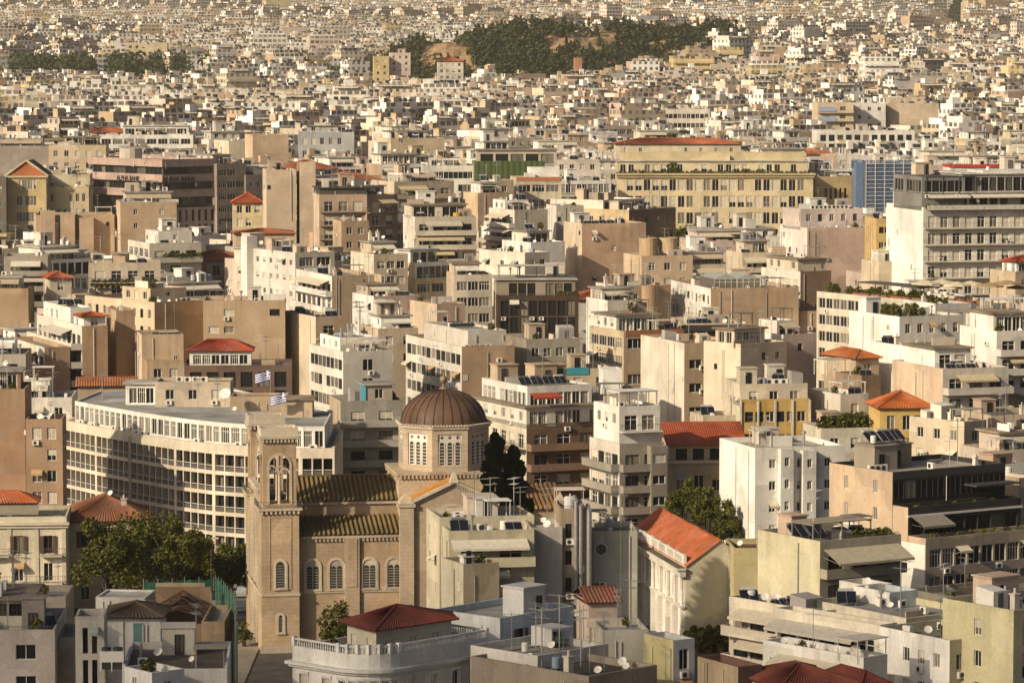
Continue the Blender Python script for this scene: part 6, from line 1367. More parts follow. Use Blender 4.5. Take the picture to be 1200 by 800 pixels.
    for k in range(8):
        mw = MB(); mg = MB(); P0, P1 = cor[k], cor[(k + 1) % 8]
        ops = [dict(u0=side / 2 - 1.55, u1=side / 2 + 1.55, v0=z0 + .75, v1=z1 - .9, depth=.16)]
        pt, rz, L = panel(mb, P0, P1, z0, z1, ops)
        # marble screen with three arches and crosses
        vals = [math.pi * q / 8 for q in range(9)]
        u0, u1 = ops[0]['u0'], ops[0]['u1']; mw.quad(pt(u0, z0 + .75, .15), pt(u1, z0 + .75, .15), pt(u1, z1 - .9, .15), pt(u0, z1 - .9, .15))
        for j in range(3):
            cu = side / 2 + (j - 1) * 1.02; r = .27; zt_ = z0 + 3.45
            mg.quad(*([pt(cu - r, z0 + .85, .13), pt(cu + r, z0 + .85, .13)] + [pt(cu + r * math.cos(q), zt_ + r * math.sin(q), .13) for q in vals]), mat=0)
            for q in range(6): mg.quad(pt(cu - r, z0 + 1.1 + q * .42, .12), pt(cu + r, z0 + 1.1 + q * .42, .12), pt(cu + r, z0 + 1.22 + q * .42, .12), pt(cu - r, z0 + 1.22 + q * .42, .12), mat=1)
            for q in range(8):
                t0, t1 = vals[q], vals[q + 1]; A = lambda t, rr: pt(cu + rr * math.cos(t), zt_ + rr * math.sin(t), .08)
                mw.quad(A(t0, .3), A(t0, .44), A(t1, .44), A(t1, .3))
            for s in (-1, 1): mw.quad(pt(cu + s * .37 - .07, z0 + .8, .08), pt(cu + s * .37 + .07, z0 + .8, .08), pt(cu + s * .37 + .07, zt_, .08), pt(cu + s * .37 - .07, zt_, .08))
            zx = z1 - 1.35; mg.quad(pt(cu - .07, zx - .24, .13), pt(cu + .07, zx - .24, .13), pt(cu + .07, zx + .24, .13), pt(cu - .07, zx + .24, .13), mat=2); mg.quad(pt(cu - .24, zx - .07, .125), pt(cu + .24, zx - .07, .125), pt(cu + .24, zx + .07, .125), pt(cu - .24, zx + .07, .125), mat=2)
        sc_ = mw.build('marble_screen', M['marble'], dr, (.66, .61, .53)); mg.build('lattice', ['fan', 'marble', 'crossred'], dr, (.5, .46, .4))
    mb.build('drum_wall', 'stone', dr, (.54, .43, .31))
    mb = MB(); mb.lathe([(rv * 1.0, z1 - .3), (rv * 1.04, z1 - .25), (rv * 1.04, z1 + .1), (rv * .9, z1 + .12)], 8, 0, xc, yc, math.pi / 8); mb.build('drum_cornice', 'stone', dr, MA)
    mb = MB()
    for k in range(8):
        P0, P1 = Vector(cor[k]) - Vector((xc, yc)), Vector(cor[(k + 1) % 8]) - Vector((xc, yc))
        for j in range(13):
            p = P0.lerp(P1, (j + .5) / 13) * 1.05; mb.lathe([(.17, z1 + .08), (.17, z1 + .25), (.01, z1 + .3)], 6, 0, xc + p.x, yc + p.y)
    mb.build('antefix', 'stone', dr, MA)
    Rd, hd = 5.5, 4.3; nn = 28
    dm = ob('dome', None, e)
    mb = MB(); prof = [(Rd * math.cos(t), z1 + .1 + hd * math.sin(t)) for t in [math.pi / 2 * q / 14 for q in range(14)]] + [(.05, z1 + .1 + hd)]
    mb.lathe(prof, 56, 0, xc, yc); mb.build('shell', 'copper', dm, smooth=True)
    for k in range(nn):
        mb = MB(); an = 2 * math.pi * k / nn + .06
        for q in range(10):
            t0, t1 = math.pi / 2 * q / 10 * .97, math.pi / 2 * (q + 1) / 10 * .97
            P = lambda t: (xc + (Rd + .03) * math.cos(t) * math.cos(an), yc + (Rd + .03) * math.cos(t) * math.sin(an), z1 + .1 + (hd + .03) * math.sin(t))
            mb.bar(P(t0), P(t1), .055, 0, 4)
        mb.build('rib', 'ribdark', dm)
    mb = MB(); zz = z1 + hd; mb.lathe([(.9, zz - .1), (.5, zz + .25), (.18, zz + .45), (.18, zz + .8), (.42, zz + 1.05), (.5, zz + 1.35), (.4, zz + 1.65), (.1, zz + 1.85), (.04, zz + 2.2)], 14, 0, xc, yc)
    mb.bar((xc, yc, zz + 1.9), (xc, yc, zz + 2.9), .035); mb.bar((xc - .3, yc, zz + 2.5), (xc + .3, yc, zz + 2.5), .035); mb.build('finial', 'bronze', dm, smooth=False)
    HAND.append((288, 650, 455, 765, 448)); FOOT.append(local_poly((C.x, C.y), a, [(-2, -4), (41, -4), (41, 25), (-2, 25)])); TARGET.append((C.x + 20, C.y, 'the domed church'))
M['marble'] = weathered('marble', streak=.1, blotch=.12)
M['copper'] = weathered('dome_copper', rough=.55, streak=.4, blotch=.3)
M['ribdark'] = plain('dome_seam', (.045, .026, .018), .6)
M['bronze'] = plain('finial_bronze', (.22, .16, .09), .45)
M['crossred'] = plain('cross_red', (.10, .025, .02), .7)
church()
for o in bpy.data.objects:
    if o.name.startswith('shell'): o.color = (.15, .085, .056, 1)

# ---------------------------------------------------------------- rounded neoclassical corner house with red attic roof
def corner_house():
    a = R(47); C = PX(432, 770, 340); d = 345; g = G(d); H = C.z - g
    b = Bld('neoclassical_building', 'grey white neoclassical corner house with a balustrade and a dark red hipped attic roof', 'building', (C.x, C.y, g), a, None, 12, d)
    cc = (.70, .69, .65)
    # footprint with a rounded corner
    r = 4.2; W, L = 16.5, 10.5
    poly = []
    for k in range(7):
        t = math.pi + (math.pi / 2) * k / 6; poly.append((r + r * math.cos(t), r + r * math.sin(t)))
    poly += [(W, 0), (W, L), (0, L)]
    mb = b.wall_mb(cc); n = len(poly)
    for i in range(n):
        p0, p1 = poly[i], poly[(i + 1) % n]; Lg = (Vector(p1) - Vector(p0)).length; ops = []
        if i < 6: nb = 1
        elif i in (6, n - 1): nb = max(1, round(Lg / 2.9))
        else: nb = 0
        for k in range(3):
            for j in range(nb):
                ww = min(1.05, Lg * .72); u = Lg * (j + .5) / nb; ops.append(dict(u0=u - ww / 2, u1=u + ww / 2, v0=H - 5.1 - 4.1 * k, v1=H - 2.7 - 4.1 * k))
        pt, rz, Lg = panel(mb, p0, p1, -3, H, ops, .25)
        for o in ops:
            x, y, z = pt((o['u0'] + o['u1']) / 2, o['v0'], .235); add_window(b.e, x, y, z, rz, o['u1'] - o['u0'], 2.4, b.rng.choice(['shut', 'two', 'shut']), b.rng, True)
            x, y, z = pt((o['u0'] + o['u1']) / 2, o['v0'] - .2, 0); w = o['u1'] - o['u0']; m2 = MB()
            m2.box(-w / 2 - .2, w / 2 + .2, -.14, -.01, 0, .18); m2.box(-w / 2 - .15, -w / 2 - .01, -.1, -.01, .18, 2.75); m2.box(w / 2 + .01, w / 2 + .15, -.1, -.01, .18, 2.75); m2.box(-w / 2 - .22, w / 2 + .22, -.16, -.01, 2.75, 2.95)
            ob('window_surround', m2.mesh('window_surround', [M['wall']]), b.e, (.74, .73, .69), (x, y, z), rz)
    for (za, zb_, out) in ((H - 2.0, H - 1.75, .3), (H - 1.75, H - 1.45, .55), (H - 6.0, H - 5.75, .22)):
        o1 = inset(poly, -out); o0 = inset(poly, -.01); m2 = MB()
        for i in range(n):
            j = (i + 1) % n; m2.quad((*o1[i], za), (*o1[j], za), (*o1[j], zb_), (*o1[i], zb_)); m2.quad((*o1[i], zb_), (*o1[j], zb_), (*o0[j], zb_), (*o0[i], zb_)); m2.quad((*o0[i], za), (*o0[j], za), (*o1[j], za), (*o1[i], za))
        m2.build('cornice', 'wall', b.e, (.72, .71, .67))
    ins = inset(poly, .25); zr = H - 1.1; m2 = MB(); m2.quad(*[(x, y, zr) for x, y in ins]); m2.build('roof', 'roof', b.e, (.20, .07, .05))
    for i in range(n):
        j = (i + 1) % n; mb.quad((*poly[i], H - .0), (*poly[j], H - .0), (*ins[j], H), (*ins[i], H)); mb.quad((*ins[i], H), (*ins[j], H), (*ins[j], zr), (*ins[i], zr))
    # balustrade: posts, rails and balusters all round the parapet
    path = inset(poly, .13)
    for i in list(range(n - 2)) + [n - 1]:
        p0, p1 = Vector(path[i]), Vector(path[(i + 1) % n]); Lg = (p1 - p0).length; k = max(2, int(Lg / .32)); m2 = MB()
        for j in range(k):
            p = p0.lerp(p1, (j + .5) / k); m2.lathe([(.07, H + .01), (.1, H + .2), (.06, H + .5), (.08, H + .62)], 6, 0, p.x, p.y)
        m2.bar((*p0, H + .7), (*p1, H + .7), .13, 0, 4); m2.box(p0.x - .2, p0.x + .2, p0.y - .2, p0.y + .2, H + .01, H + .92); m2.build('balustrade', 'wall', b.e, (.74, .73, .69))
    # attic
    ap = [(3.6, 2.6), (13.4, 2.0), (15.2, 4.4), (11.5, 9.2), (5.0, 8.0)]
    b.vol(ap, zr, zr + 3.1, ['fr:nf=1,n=3,wh=1.8,st=shut'] + ['n'] * 3 + ['fr:nf=1,n=3,wh=1.8,st=shut'], [(.55, .51, .41)], 2.9, 1, 'none')
    ap = inset(ap, -.7); top = Vector((9.2, 5.4, zr + 4.6)); m2 = MB(); z = zr + 3.1
    for i in range(5): tilequad(m2, (*ap[i], z), (*ap[(i + 1) % 5], z), top, top, .36, .04)
    m2.quad(*[(*p, z - .1) for p in ap][::-1]); r_ = m2.build('roof', 'tile', b.e, (.235, .062, .042)); m2 = MB()
    for p in ap: m2.bar((*p, z + .04), top, .11, 0, 6)
    m2.build('ridge', 'tile', r_, (.22, .06, .04))
    solar(b.e, 13.8, 8.6, zr + 1.6, b.rng, 1.2, -a + .5); item('chimney', b.e, 14.4, 1.2, zr, b.rng); item('chimney', b.e, 14.5, 6.4, zr, b.rng); clutter(b.e, .8, 3.0, 6, 9.8, zr, b.rng, 3, ('ac', 'plant')); [plant(b.e, 1.3, 5 + k, zr, b.rng, 1.3) for k in range(4)]
    ob('balcony', cached(('balc', 3.2, .9, 'r'), lambda: balcony_mesh(3.2, .9, 'r')), b.e, cc, (10.8, -.02, H - 5.2))
    b.done(); HAND.append((345, 562, 695, 800, d)); FOOT.append(local_poly((C.x, C.y), a, [(-1, -1), (W + 1, -1), (W + 1, L + 1), (-1, L + 1)])); TARGET.append((C.x, C.y, 'the balustraded corner house'))
corner_house()
# ---------------------------------------------------------------- ruined house with broken roof, green net hoarding
def ruin():
    d = 392; C = PX(172, 741, d); g = G(d); H = C.z - g
    b = Bld('ruined_house', 'ruined brown house with a collapsed roof of bare rafters', 'house', (C.x, C.y, g), 0, None, 4, d)
    w, l = 6.2, 10.0; c = (.30, .205, .125); z1 = H + 1.6
    mb = b.wall_mb(c); panel(mb, (0, 0), (w, 0), -3, z1 - .6, [dict(u0=.6, u1=3.4, v0=H - 3, v1=z1 - 1.0, depth=.5)]); panel(mb, (w, 0), (w, l), -3, z1, []); panel(mb, (w, l), (0, l), -3, z1 + 2, []); panel(mb, (0, l), (0, 0), -3, z1 - .3, [])
    mb.quad((0, 0, H - 3), (w, 0, H - 3), (w, l, H - 3), (0, l, H - 3))
    rg = random.Random(5)
    for k in range(16):
        t = k / 15; y = .2 + t * (l - .5); m2 = MB(); top = Vector((w * .5 + rg.uniform(-.5, .5), y + rg.uniform(-.6, .6), z1 + 1.9 - rg.uniform(0, 1.2)))
        m2.bar((-.2, y, z1 - .3 + rg.uniform(-.2, .2)), top, .07); m2.bar(top, (w + .2, y, z1 + rg.uniform(-.3, .2)), .07); m2.build('rafter', 'brown', b.e)
    for k in range(9):
        m2 = MB(); x, y = rg.uniform(.3, w - .4), rg.uniform(2, l - .5); m2.bar((x, y, z1 + rg.uniform(.3, 1.2)), (x + rg.uniform(-2, 2), y + rg.uniform(-2, 2), z1 + rg.uniform(-.5, 1.2)), .06); m2.build('fallen_beam', 'brown', b.e)
    m2 = MB(); tilequad(m2, (-.2, l * .5, z1 - .2), (-.2, l * .95, z1 - .2), (w * .5, l * .95, z1 + 1.7), (w * .5, l * .55, z1 + 1.2), .35, .05); m2.build('roof_remnant', 'tile', b.e, (.17, .10, .06))
    m2 = MB(); m2.box(0, w - .7, l + .1, l + .35, -3, z1 + 2.4); m2.build('back_wall', 'wall', b.e, (.46, .35, .22))
    b.done(); HAND.append((160, 240, 685, 745, d)); FOOT.append([(C.x - 1, d - 1), (C.x + 8, d - 1), (C.x + 8, d + 12), (C.x - 1, d + 12)])
ruin()
def hoarding(label, pts, zlow, zhigh, name='scaffold_net'):
    p0 = pts[0]; e = ob(name, None, None, None, (p0[0], p0[1], zlow)); tag(e, label, 'net')
    for (x0, y0), (x1, y1) in zip(pts, pts[1:]):
        mb = MB(); n = max(3, int(math.hypot(x1 - x0, y1 - y0) / .8)); rg = random.Random(int(x0 * 10))
        q = [(x0 + (x1 - x0) * i / n - p0[0] + rg.uniform(-.12, .12), y0 + (y1 - y0) * i / n - p0[1] + rg.uniform(-.12, .12)) for i in range(n + 1)]
        for i in range(n):
            h0, h1 = zhigh - zlow + rg.uniform(-.2, .1), zhigh - zlow + rg.uniform(-.2, .1); mb.quad((*q[i], 0), (*q[i + 1], 0), (*q[i + 1], h1), (*q[i], h0))
        mb.build('net', 'net', e)
        for i in range(0, n + 1, 2):
            m2 = MB(); m2.bar((*q[i], 0), (*q[i], zhigh - zlow + .3), .05); m2.build('pole', 'steel', e)
P = lambda x, y, d: PX(x, y, d)
q0, q1, q2, q3 = P(168, 692, 408), P(250, 690, 410), P(256, 700, 405), P(276, 790, 372)
hoarding('green net hoarding stretched along the roof edge before the trees', [(q0.x, 408), (q1.x, 410)], q0.z - .3, P(168, 681, 408).z)
hoarding('tall green scaffold net hanging beside the alley to the church', [(q1.x + .4, 409), (P(275, 700, 396).x, 396), (P(277, 740, 374).x, 374)], 0.2, P(262, 682, 405).z)

# ---------------------------------------------------------------- trees
def crown_mesh(seed, n, rx, rz, leaf, clumps, mat):
    rg = random.Random(seed); mb = MB(); cl = []
    for _ in range(clumps):
        t, p, r = rg.uniform(0, 6.283), math.acos(rg.uniform(-.75, 1)), rg.uniform(.35, .95)
        cl.append((Vector((rx * r * math.sin(p) * math.cos(t), rx * r * math.sin(p) * math.sin(t), rz * r * math.cos(p))), rg.uniform(.22, .42) * rx))
    for i in range(n):
        c, s = cl[i % clumps]; v = Vector((rg.gauss(0, 1), rg.gauss(0, 1), rg.gauss(0, .8))).normalized() * s * rg.uniform(.55, 1.05)
        q = c + v; u = Vector((rg.uniform(-1, 1), rg.uniform(-1, 1), rg.uniform(-1, 1))).normalized(); w = u.orthogonal().normalized(); k = leaf * rg.uniform(.6, 1.3)
        mb.quad(q - u * k - w * k * .55, q + u * k - w * k * .55, q + u * k + w * k * .55, q - u * k + w * k * .55)
    return mb.mesh('crown', [M[mat]])
def tree(label, x, y, z, rx, rz, h, seed, n=5200, leaf=.2, group=None):
    e = ob('tree', None, None, None, (x, y, z)); tag(e, label, 'tree', group); rg = random.Random(seed)
    mb = MB(); mb.bar((0, 0, -.5), (0, 0, h * .5), .3, 0, 8, .2)
    for k in range(7):
        t = k * 2.4; mb.bar((0, 0, h * (.3 + .04 * k)), (math.cos(t) * rx * .6, math.sin(t) * rx * .6, h * (.62 + .05 * k)), .12, 0, 5, .04)
    mb.build('trunk', 'bark', e)
    ob('crown', crown_mesh(seed, n, rx, rz, leaf, 27, 'leaf'), e, None, (0, 0, h - rz))
    return e
def base(x, y): # ground point under picture point
    d = 450.0
    for _ in range(30):
        p = PX(x, y, d); d *= 1 + (p.z - G(d)) / 75 * .6
    return PX(x, y, d)
for k, (x, ytop, d, rx, lab) in enumerate(((124, 607, 462, 4.1, 'leafy plane tree with yellowing edges beside the tiled house'), (168, 598, 474, 5.4, 'broad dense plane tree in the square, tallest of the clump'), (203, 605, 466, 4.0, 'plane tree in the clump next to the street lamp'), (232, 632, 478, 3.4, 'shaded plane tree between the lamp and the curved offices'), (270, 628, 486, 3.6, 'bright green plane tree close to the church front'))):
    p = PX(x, ytop, d); h = p.z - G(d); tree(lab, p.x, d, G(d), rx, min(h * .44, rx * 1.15), h, 40 + k, 6500, .2)
for k, (x, ytop, d, rx, lab) in enumerate(((800, 560, 500, 2.1, 'leafy street tree in front of the stone house'), (828, 565, 497, 2.4, 'fuller street tree against the white block'), (852, 590, 494, 1.9, 'small street tree touching the white blank wall'))):
    p = PX(x, ytop, d); h = p.z - G(d); tree(lab, p.x, d, G(d), rx, min(h * .42, rx * 1.5), h, 60 + k, 3600, .17)
for k, (x, ytop, d, rx, lab) in enumerate(((790, 268, 930, 5, 'dark palm like tree in the court before the bank'), (812, 262, 935, 5.5, 'round dark tree in the court before the bank'), (836, 266, 940, 5, 'low dark tree at the foot of the bank windows'))):
    p = PX(x, ytop, d); tree(lab, p.x, d, G(d), rx, 5, p.z - G(d), 70 + k, 2600, .35)
p = PX(398, 694, 446); tree('dark bushy laurel under the church nave windows', p.x, 446, 0, 2.4, 3.6, 7.0, 80, 3600, .15)
def cypress(label, x, ytop, d, r, seed):
    p = PX(x, ytop, d); h = p.z - G(d); e = ob('cypress_tree', None, None, None, (p.x, d, G(d))); tag(e, label, 'tree'); rg = random.Random(seed)
    mb = MB(); mb.bar((0, 0, -.5), (0, 0, h * .9), .3, 0, 8, .05); mb.build('trunk', 'bark', e); mb = MB()
    cl = []
    for k in range(130):
        t = (k + rg.random()) / 130; an = k * 2.4 + rg.uniform(-.5, .5); rr = r * (1 - t) ** .5 * rg.uniform(.3, .8)
        cl.append((Vector((rr * math.cos(an), rr * math.sin(an), h * (.35 + .63 * t))), rg.uniform(.55, 1.0) * (1.2 - .8 * t)))
    for i in range(20000):
        c, s_ = cl[i % 130]; v = Vector((rg.gauss(0, 1), rg.gauss(0, 1), rg.gauss(0, 1.25))).normalized() * s_ * rg.uniform(.4, 1.1); q = c + v
        u = Vector((v.x, v.y, abs(v.z) + .5)).normalized(); w = u.orthogonal().normalized(); k = rg.uniform(.13, .3)
        mb.quad(q - u * k - w * k * .5, q + u * k - w * k * .5, q + u * k + w * k * .5, q - u * k + w * k * .5)
    mb.build('crown', 'needle', e)
cypress('taller of the two dark cypresses beside the church dome', 581, 504, 430, 4.3, 1)
cypress('shorter of the two dark cypresses beside the church dome', 602, 520, 431, 4.0, 2)
# ---------------------------------------------------------------- street: pavement, lamps, cars by the church front
def street():
    p0 = PX(307, 765, 450); mb = MB()
    mb.box(p0.x - 4.6, p0.x - .6, 425, 500, .004, .13); o = mb.build('pavement', 'roof', None, (.33, .28, .22)); tag(o, 'pale paved pavement along the church front', kind='structure')
    mb = MB(); mb.box(p0.x - 13, p0.x - 4.6, 470, 520, .003, .12); o = mb.build('pavement', 'roof', None, (.27, .24, .2)); tag(o, 'paved square under the trees', kind='structure')
    def lamp(label, x, y, h, globe):
        e = ob('street_lamp', None, None, None, (x, y, .13)); tag(e, label, 'street lamp'); mb = MB(); mb.lathe([(.14, 0), (.12, .5), (.06, .6), (.045, h)], 10); mb.build('pole', 'steel' if not globe else 'dark', e)
        mb = MB()
        if globe: mb.lathe([(.05, h), (.24, h + .12), (.28, h + .32), (.18, h + .52), (.01, h + .58)], 10)
        else: mb.box(-.1, 1.0, -.13, .13, h, h + .14)
        mb.build('lamp_head', 'white', e)
    q = PX(247, 632, 468); lamp('tall grey street lamp rising in front of the trees', q.x, 468, q.z, False)
    q = PX(276, 690, 470); lamp('small globe lamp post by the church front', q.x, 470, q.z, True)
    def car(label, x, y, col):
        e = ob('parked_car', None, None, None, (x, y, .02), R(97)); tag(e, label, 'car'); mb = MB()
        prof = [(-2.0, .35), (2.0, .35), (2.05, .75), (1.3, .88), (.6, 1.38), (-1.1, 1.4), (-1.8, .92), (-2.05, .85)]
        for s in (-.82, .82): mb.quad(*[(px, s, pz) for px, pz in (prof if s < 0 else prof[::-1])])
        for i in range(8):
            (a0, b0), (a1, b1) = prof[i], prof[(i + 1) % 8]; mb.quad((a0, -.82, b0), (a0, .82, b0), (a1, .82, b1), (a1, -.82, b1))
        mb.build('body', 'paint', e, col)
        mb = MB(); mb.box(-1.0, .55, -.835, .835, .95, 1.3); mb.build('side_glass', 'glass', e)
        for px in (-1.25, 1.25):
            for s in (-.8, .8): mb = MB(); mb.bar((px, s - .1, .32), (px, s + .1, .32), .32, 0, 14); mb.build('wheel', 'dark', e)
    q = base(284, 716); car('white car parked by the church front', q.x, q.y, (.6, .6, .58)); q = base(280, 704); car('silver car parked behind the white one by the church', q.x, q.y + 4, (.35, .36, .37))
    q = base(286, 758); tree('small pruned tree in the alley beside the green net', q.x, q.y, 0, 1.2, 1.3, 3.0, 88, 900, .12)
street()
# ---------------------------------------------------------------- a few far landmarks
hand('the cream institute', 'long cream institute block above the wooded square', None, 148, 196, 50, 2230, 3, 'n', 'w:nf=5,bay=4,ww=1.8,wh=1.8', (.60, .50, .33), v=16, wL=16, n=2, fh=3.8)
hand('the grey institute', 'grey flat office slab beside the cream institute', None, 200, 238, 56, 2200, 4, 'n', 'o2:nf=4', (.26, .245, .23), v=12, wL=16, n=1, fh=4)
hand('the two brick red towers', 'narrow terracotta red tower block under the wooded hill', None, 674, 682, 68, 1760, 4, 'n', 'n', (.42, .20, .12), v=16, wL=9, n=0)
hand('the house under the hill', 'white house with an orange hipped roof at the foot of the wooded hill', None, 513, 543, 72, 1770, 3, 'n', 'w:nf=3', (.62, .57, .48), v=12, n=0, wL=11, tile=(2.2, (.40, .11, .04)))
hand('the pink facade under the hill', 'pale pink neoclassical house below the rock face', None, 457, 481, 62, 1800, 5, 'n', 'w:nf=4', (.62, .50, .44), v=16, wL=10, n=1)
hand('the ochre house under the hill', 'ochre yellow house next to the pink neoclassical one', None, 438, 456, 66, 1795, 5, 'n', 'w:nf=4', (.58, .45, .22), v=16, wL=10, n=1)
# tower crane and radio mast
def crane():
    d = 1330; p = PX(645, 158, d); q = PX(645, 118, d); e = ob('tower_crane', None, None, None, (p.x, d, G(d))); tag(e, 'orange lattice mast of a tower crane over the roofs', 'crane')
    h = q.z - G(d); mb = MB()
    for x, y in ((-.8, -.8), (.8, -.8), (.8, .8), (-.8, .8)): mb.bar((x, y, -1), (x, y, h), .14)
    z = 0.0; s = 1
    while z < h - 2: mb.bar((-.8 * s, -.8, z), (.8 * s, -.8, z + 2), .09); mb.bar((-.8, -.8 * s, z), (-.8, .8 * s, z + 2), .09); mb.bar((-.8, -.8, z), (.8, -.8, z), .09); z += 2; s = -s
    mb.build('mast', 'paint', e, (.45, .17, .05)); mb = MB(); mb.bar((-4, 0, h), (15, 0, h + .8), .2); mb.bar((-4, 0, h + .9), (15, 0, h + 1.4), .12); mb.build('jib', 'paint', e, (.45, .17, .05)); mb = MB(); mb.box(-4.4, -3, -.6, .6, h - 1.2, h - .2); mb.build('counterweight', 'paint', e, (.3, .28, .25))
crane()
def mast():
    d = 1340; p = PX(72, 126, d); q = PX(72, 76, d); e = ob('radio_mast', None, None, None, (p.x, d, p.z - 6)); tag(e, 'thin lattice radio mast hung with dark aerials', 'mast'); h = q.z - p.z + 6; mb = MB()
    for x, y in ((-.7, -.6), (.7, -.6), (0, .7)): mb.bar((x, y, 0), (x * .5, y * .5, h), .12)
    z = 0.0; s = 1
    while z < h - 1.5: mb.bar((-.6 * s, -.5, z), (.6 * s, -.5, z + 1.5), .07); z += 1.5; s = -s
    mb.build('lattice', 'rail', e)
    for k in range(10):
        mb = MB(); t = k * 1.7; mb.box(-.25, .25, -.2, .2, -1.1, 1.1); o = mb.build('aerial', 'rail', e); o.location = (math.cos(t) * 3.2, math.sin(t) * 1.2, h * (.55 + .28 * (k % 3) / 2)); mb = MB(); mb.bar((0, 0, 0), (-math.cos(t) * 3.2, -math.sin(t) * 1.2, 0), .06); mb.build('arm', 'rail', o)
mast()

# ---------------------------------------------------------------- wooded rocky hill
_HX = [385, 420, 460, 485, 520, 560, 620, 670, 710, 750, 780, 830, 850, 868, 890]
_HY = [97, 90, 72, 60, 51, 46, 38, 36, 40, 43, 43, 40, 40, 50, 100]
def hill_top(x):
    px = 600 + FPX * x / 1990; return PX(px, float(np.interp(px, _HX, _HY)), 1990).z
def hill_z(x, y):
    g = G(y); px = 600 + FPX * x / 1990
    k = max(0.0, 1 - abs((y - 1990) / (165 if y < 1990 else 150))); k = k * k * (3 - 2 * k)
    return g + max(0.0, hill_top(x) - G(1990)) * k + 1.4 * math.sin(x * .11 + y * .07) * k + .9 * math.sin(x * .31 - y * .23) * k
def wooded(x, y):
    px = 600 + FPX * x / y
    return hill_z(x, y) > G(y) + 1.5 and (1990 - y) / 165 < float(np.interp(px, [420, 480, 650, 850], [.55, .95, .95, .22]))
def rocky(x, y, up=0.0):
    px, py = proj(x, y, hill_z(x, y) + up)
    for cx, cy, rx, ry in ((524, 55, 28, 10), (505, 65, 14, 7), (650, 47, 16, 5), (695, 43, 28, 8)):
        if ((px - cx) / rx) ** 2 + ((py - cy) / ry) ** 2 < 1: return True
    return False
def build_hill():
    mb = MB(); xs = list(np.linspace(-112, 170, 71)); ys = list(np.linspace(1815, 2145, 50)); rg = random.Random(8)
    for y in ys:
        for x in xs:
            z = hill_z(x, y); r = rocky(x, y); mb.v.append((x, y, z - .4 + (rg.uniform(-.9, 1.6) if r else 0)))
    n = len(xs)
    for j in range(len(ys) - 1):
        for i in range(n - 1): mb.f.append((j * n + i, j * n + i + 1, (j + 1) * n + i + 1, (j + 1) * n + i)); mb.m.append(0)
    o = mb.build('hill', 'rock', None, None); tag(o, 'rocky wooded hill rising out of the city', kind='structure')
    M_ = MB(); rg = random.Random(9)
    def blob(x, y, z, r, h, n, cone):
        for _ in range(n):
            t = rg.random(); an = rg.uniform(0, 6.283)
            if cone: rr = r * (1 - t) * rg.uniform(.5, 1.05); zz = h * (.12 + .88 * t)
            else:
                b = math.acos(rg.uniform(-.6, 1)); rr = r * math.sin(b) * rg.uniform(.6, 1.05); zz = h * .55 + h * .45 * math.cos(b)
            q = Vector((x + rr * math.cos(an), y + rr * math.sin(an), z + zz)); u = Vector((rg.uniform(-1, 1), rg.uniform(-1, 1), rg.uniform(-.6, 1))).normalized(); w = u.orthogonal().normalized(); k = rg.uniform(.5, 1.05)
            M_.quad(q - u * k - w * k * .6, q + u * k - w * k * .6, q + u * k + w * k * .6, q - u * k + w * k * .6)
    c = 0
    while c < 2300:
        x, y = rg.uniform(-105, 160), rg.uniform(1822, 2060)
        z = hill_z(x, y)
        if z < G(y) + 4.0 or not wooded(x, y) or ((rocky(x, y) or rocky(x, y, 3) or rocky(x, y, 6)) and rg.random() < .95): continue
        c += 1; cone = rg.random() < .4
        blob(x, y, z - .6, rg.uniform(1.0, 1.6) if cone else rg.uniform(2.0, 3.4), rg.uniform(6, 9.5) if cone else rg.uniform(4.5, 7), 34 if cone else 40, cone)
    o = M_.build('hill_woods', 'pine'); tag(o, 'dark pine and cypress wood covering the hill', 'woods', kind='stuff')
    # wooded square on the left
    M_ = MB()
    for _ in range(460):
        px = rg.uniform(-60, 262); d = rg.uniform(1985, 2120)
        if rg.random() < (px / 262 if px > 150 else 0) * .6 or math.sin(px * .06 + 1) + .7 * math.sin(px * .17) > .75: continue
        x = (px - 600) / FPX * d; blob(x, d, G(d) + 5, rg.uniform(3, 5), rg.uniform(12, 19), 46, rg.random() < .15)
    for _ in range(150):   # trees along the far avenue
        d = rg.uniform(2850, 4300); blob(.1225 * d + rg.uniform(-7, 7), d, G(d), 4, rg.uniform(9, 13), 30, False)
    for _ in range(190):   # scattered street trees far off
        d = rg.uniform(1350, 3200); blob(rg.uniform(-.15, .15) * d, d, G(d) + 4, 4, rg.uniform(13, 19), 36, rg.random() < .3)
    o = M_.build('park_woods', 'pine'); tag(o, 'dark trees of a distant square and avenues', 'woods', kind='stuff')
m, nt, bs = nodes_of('hill_rock'); vec, oi = coords(nt)
f = ramp(nt, noise(nt, vec, .12, 6, .7), .35, .65); f2 = ramp(nt, noise(nt, vec, .5, 5, .7), .4, .6)
nt.links.new(mixc(nt, f2, mixc(nt, f, (.46, .28, .15), (.36, .23, .13)), (.24, .17, .09)), bs.inputs["Base Color"]); bs.inputs["Roughness"].default_value = .95
M['rock'] = m
build_hill()

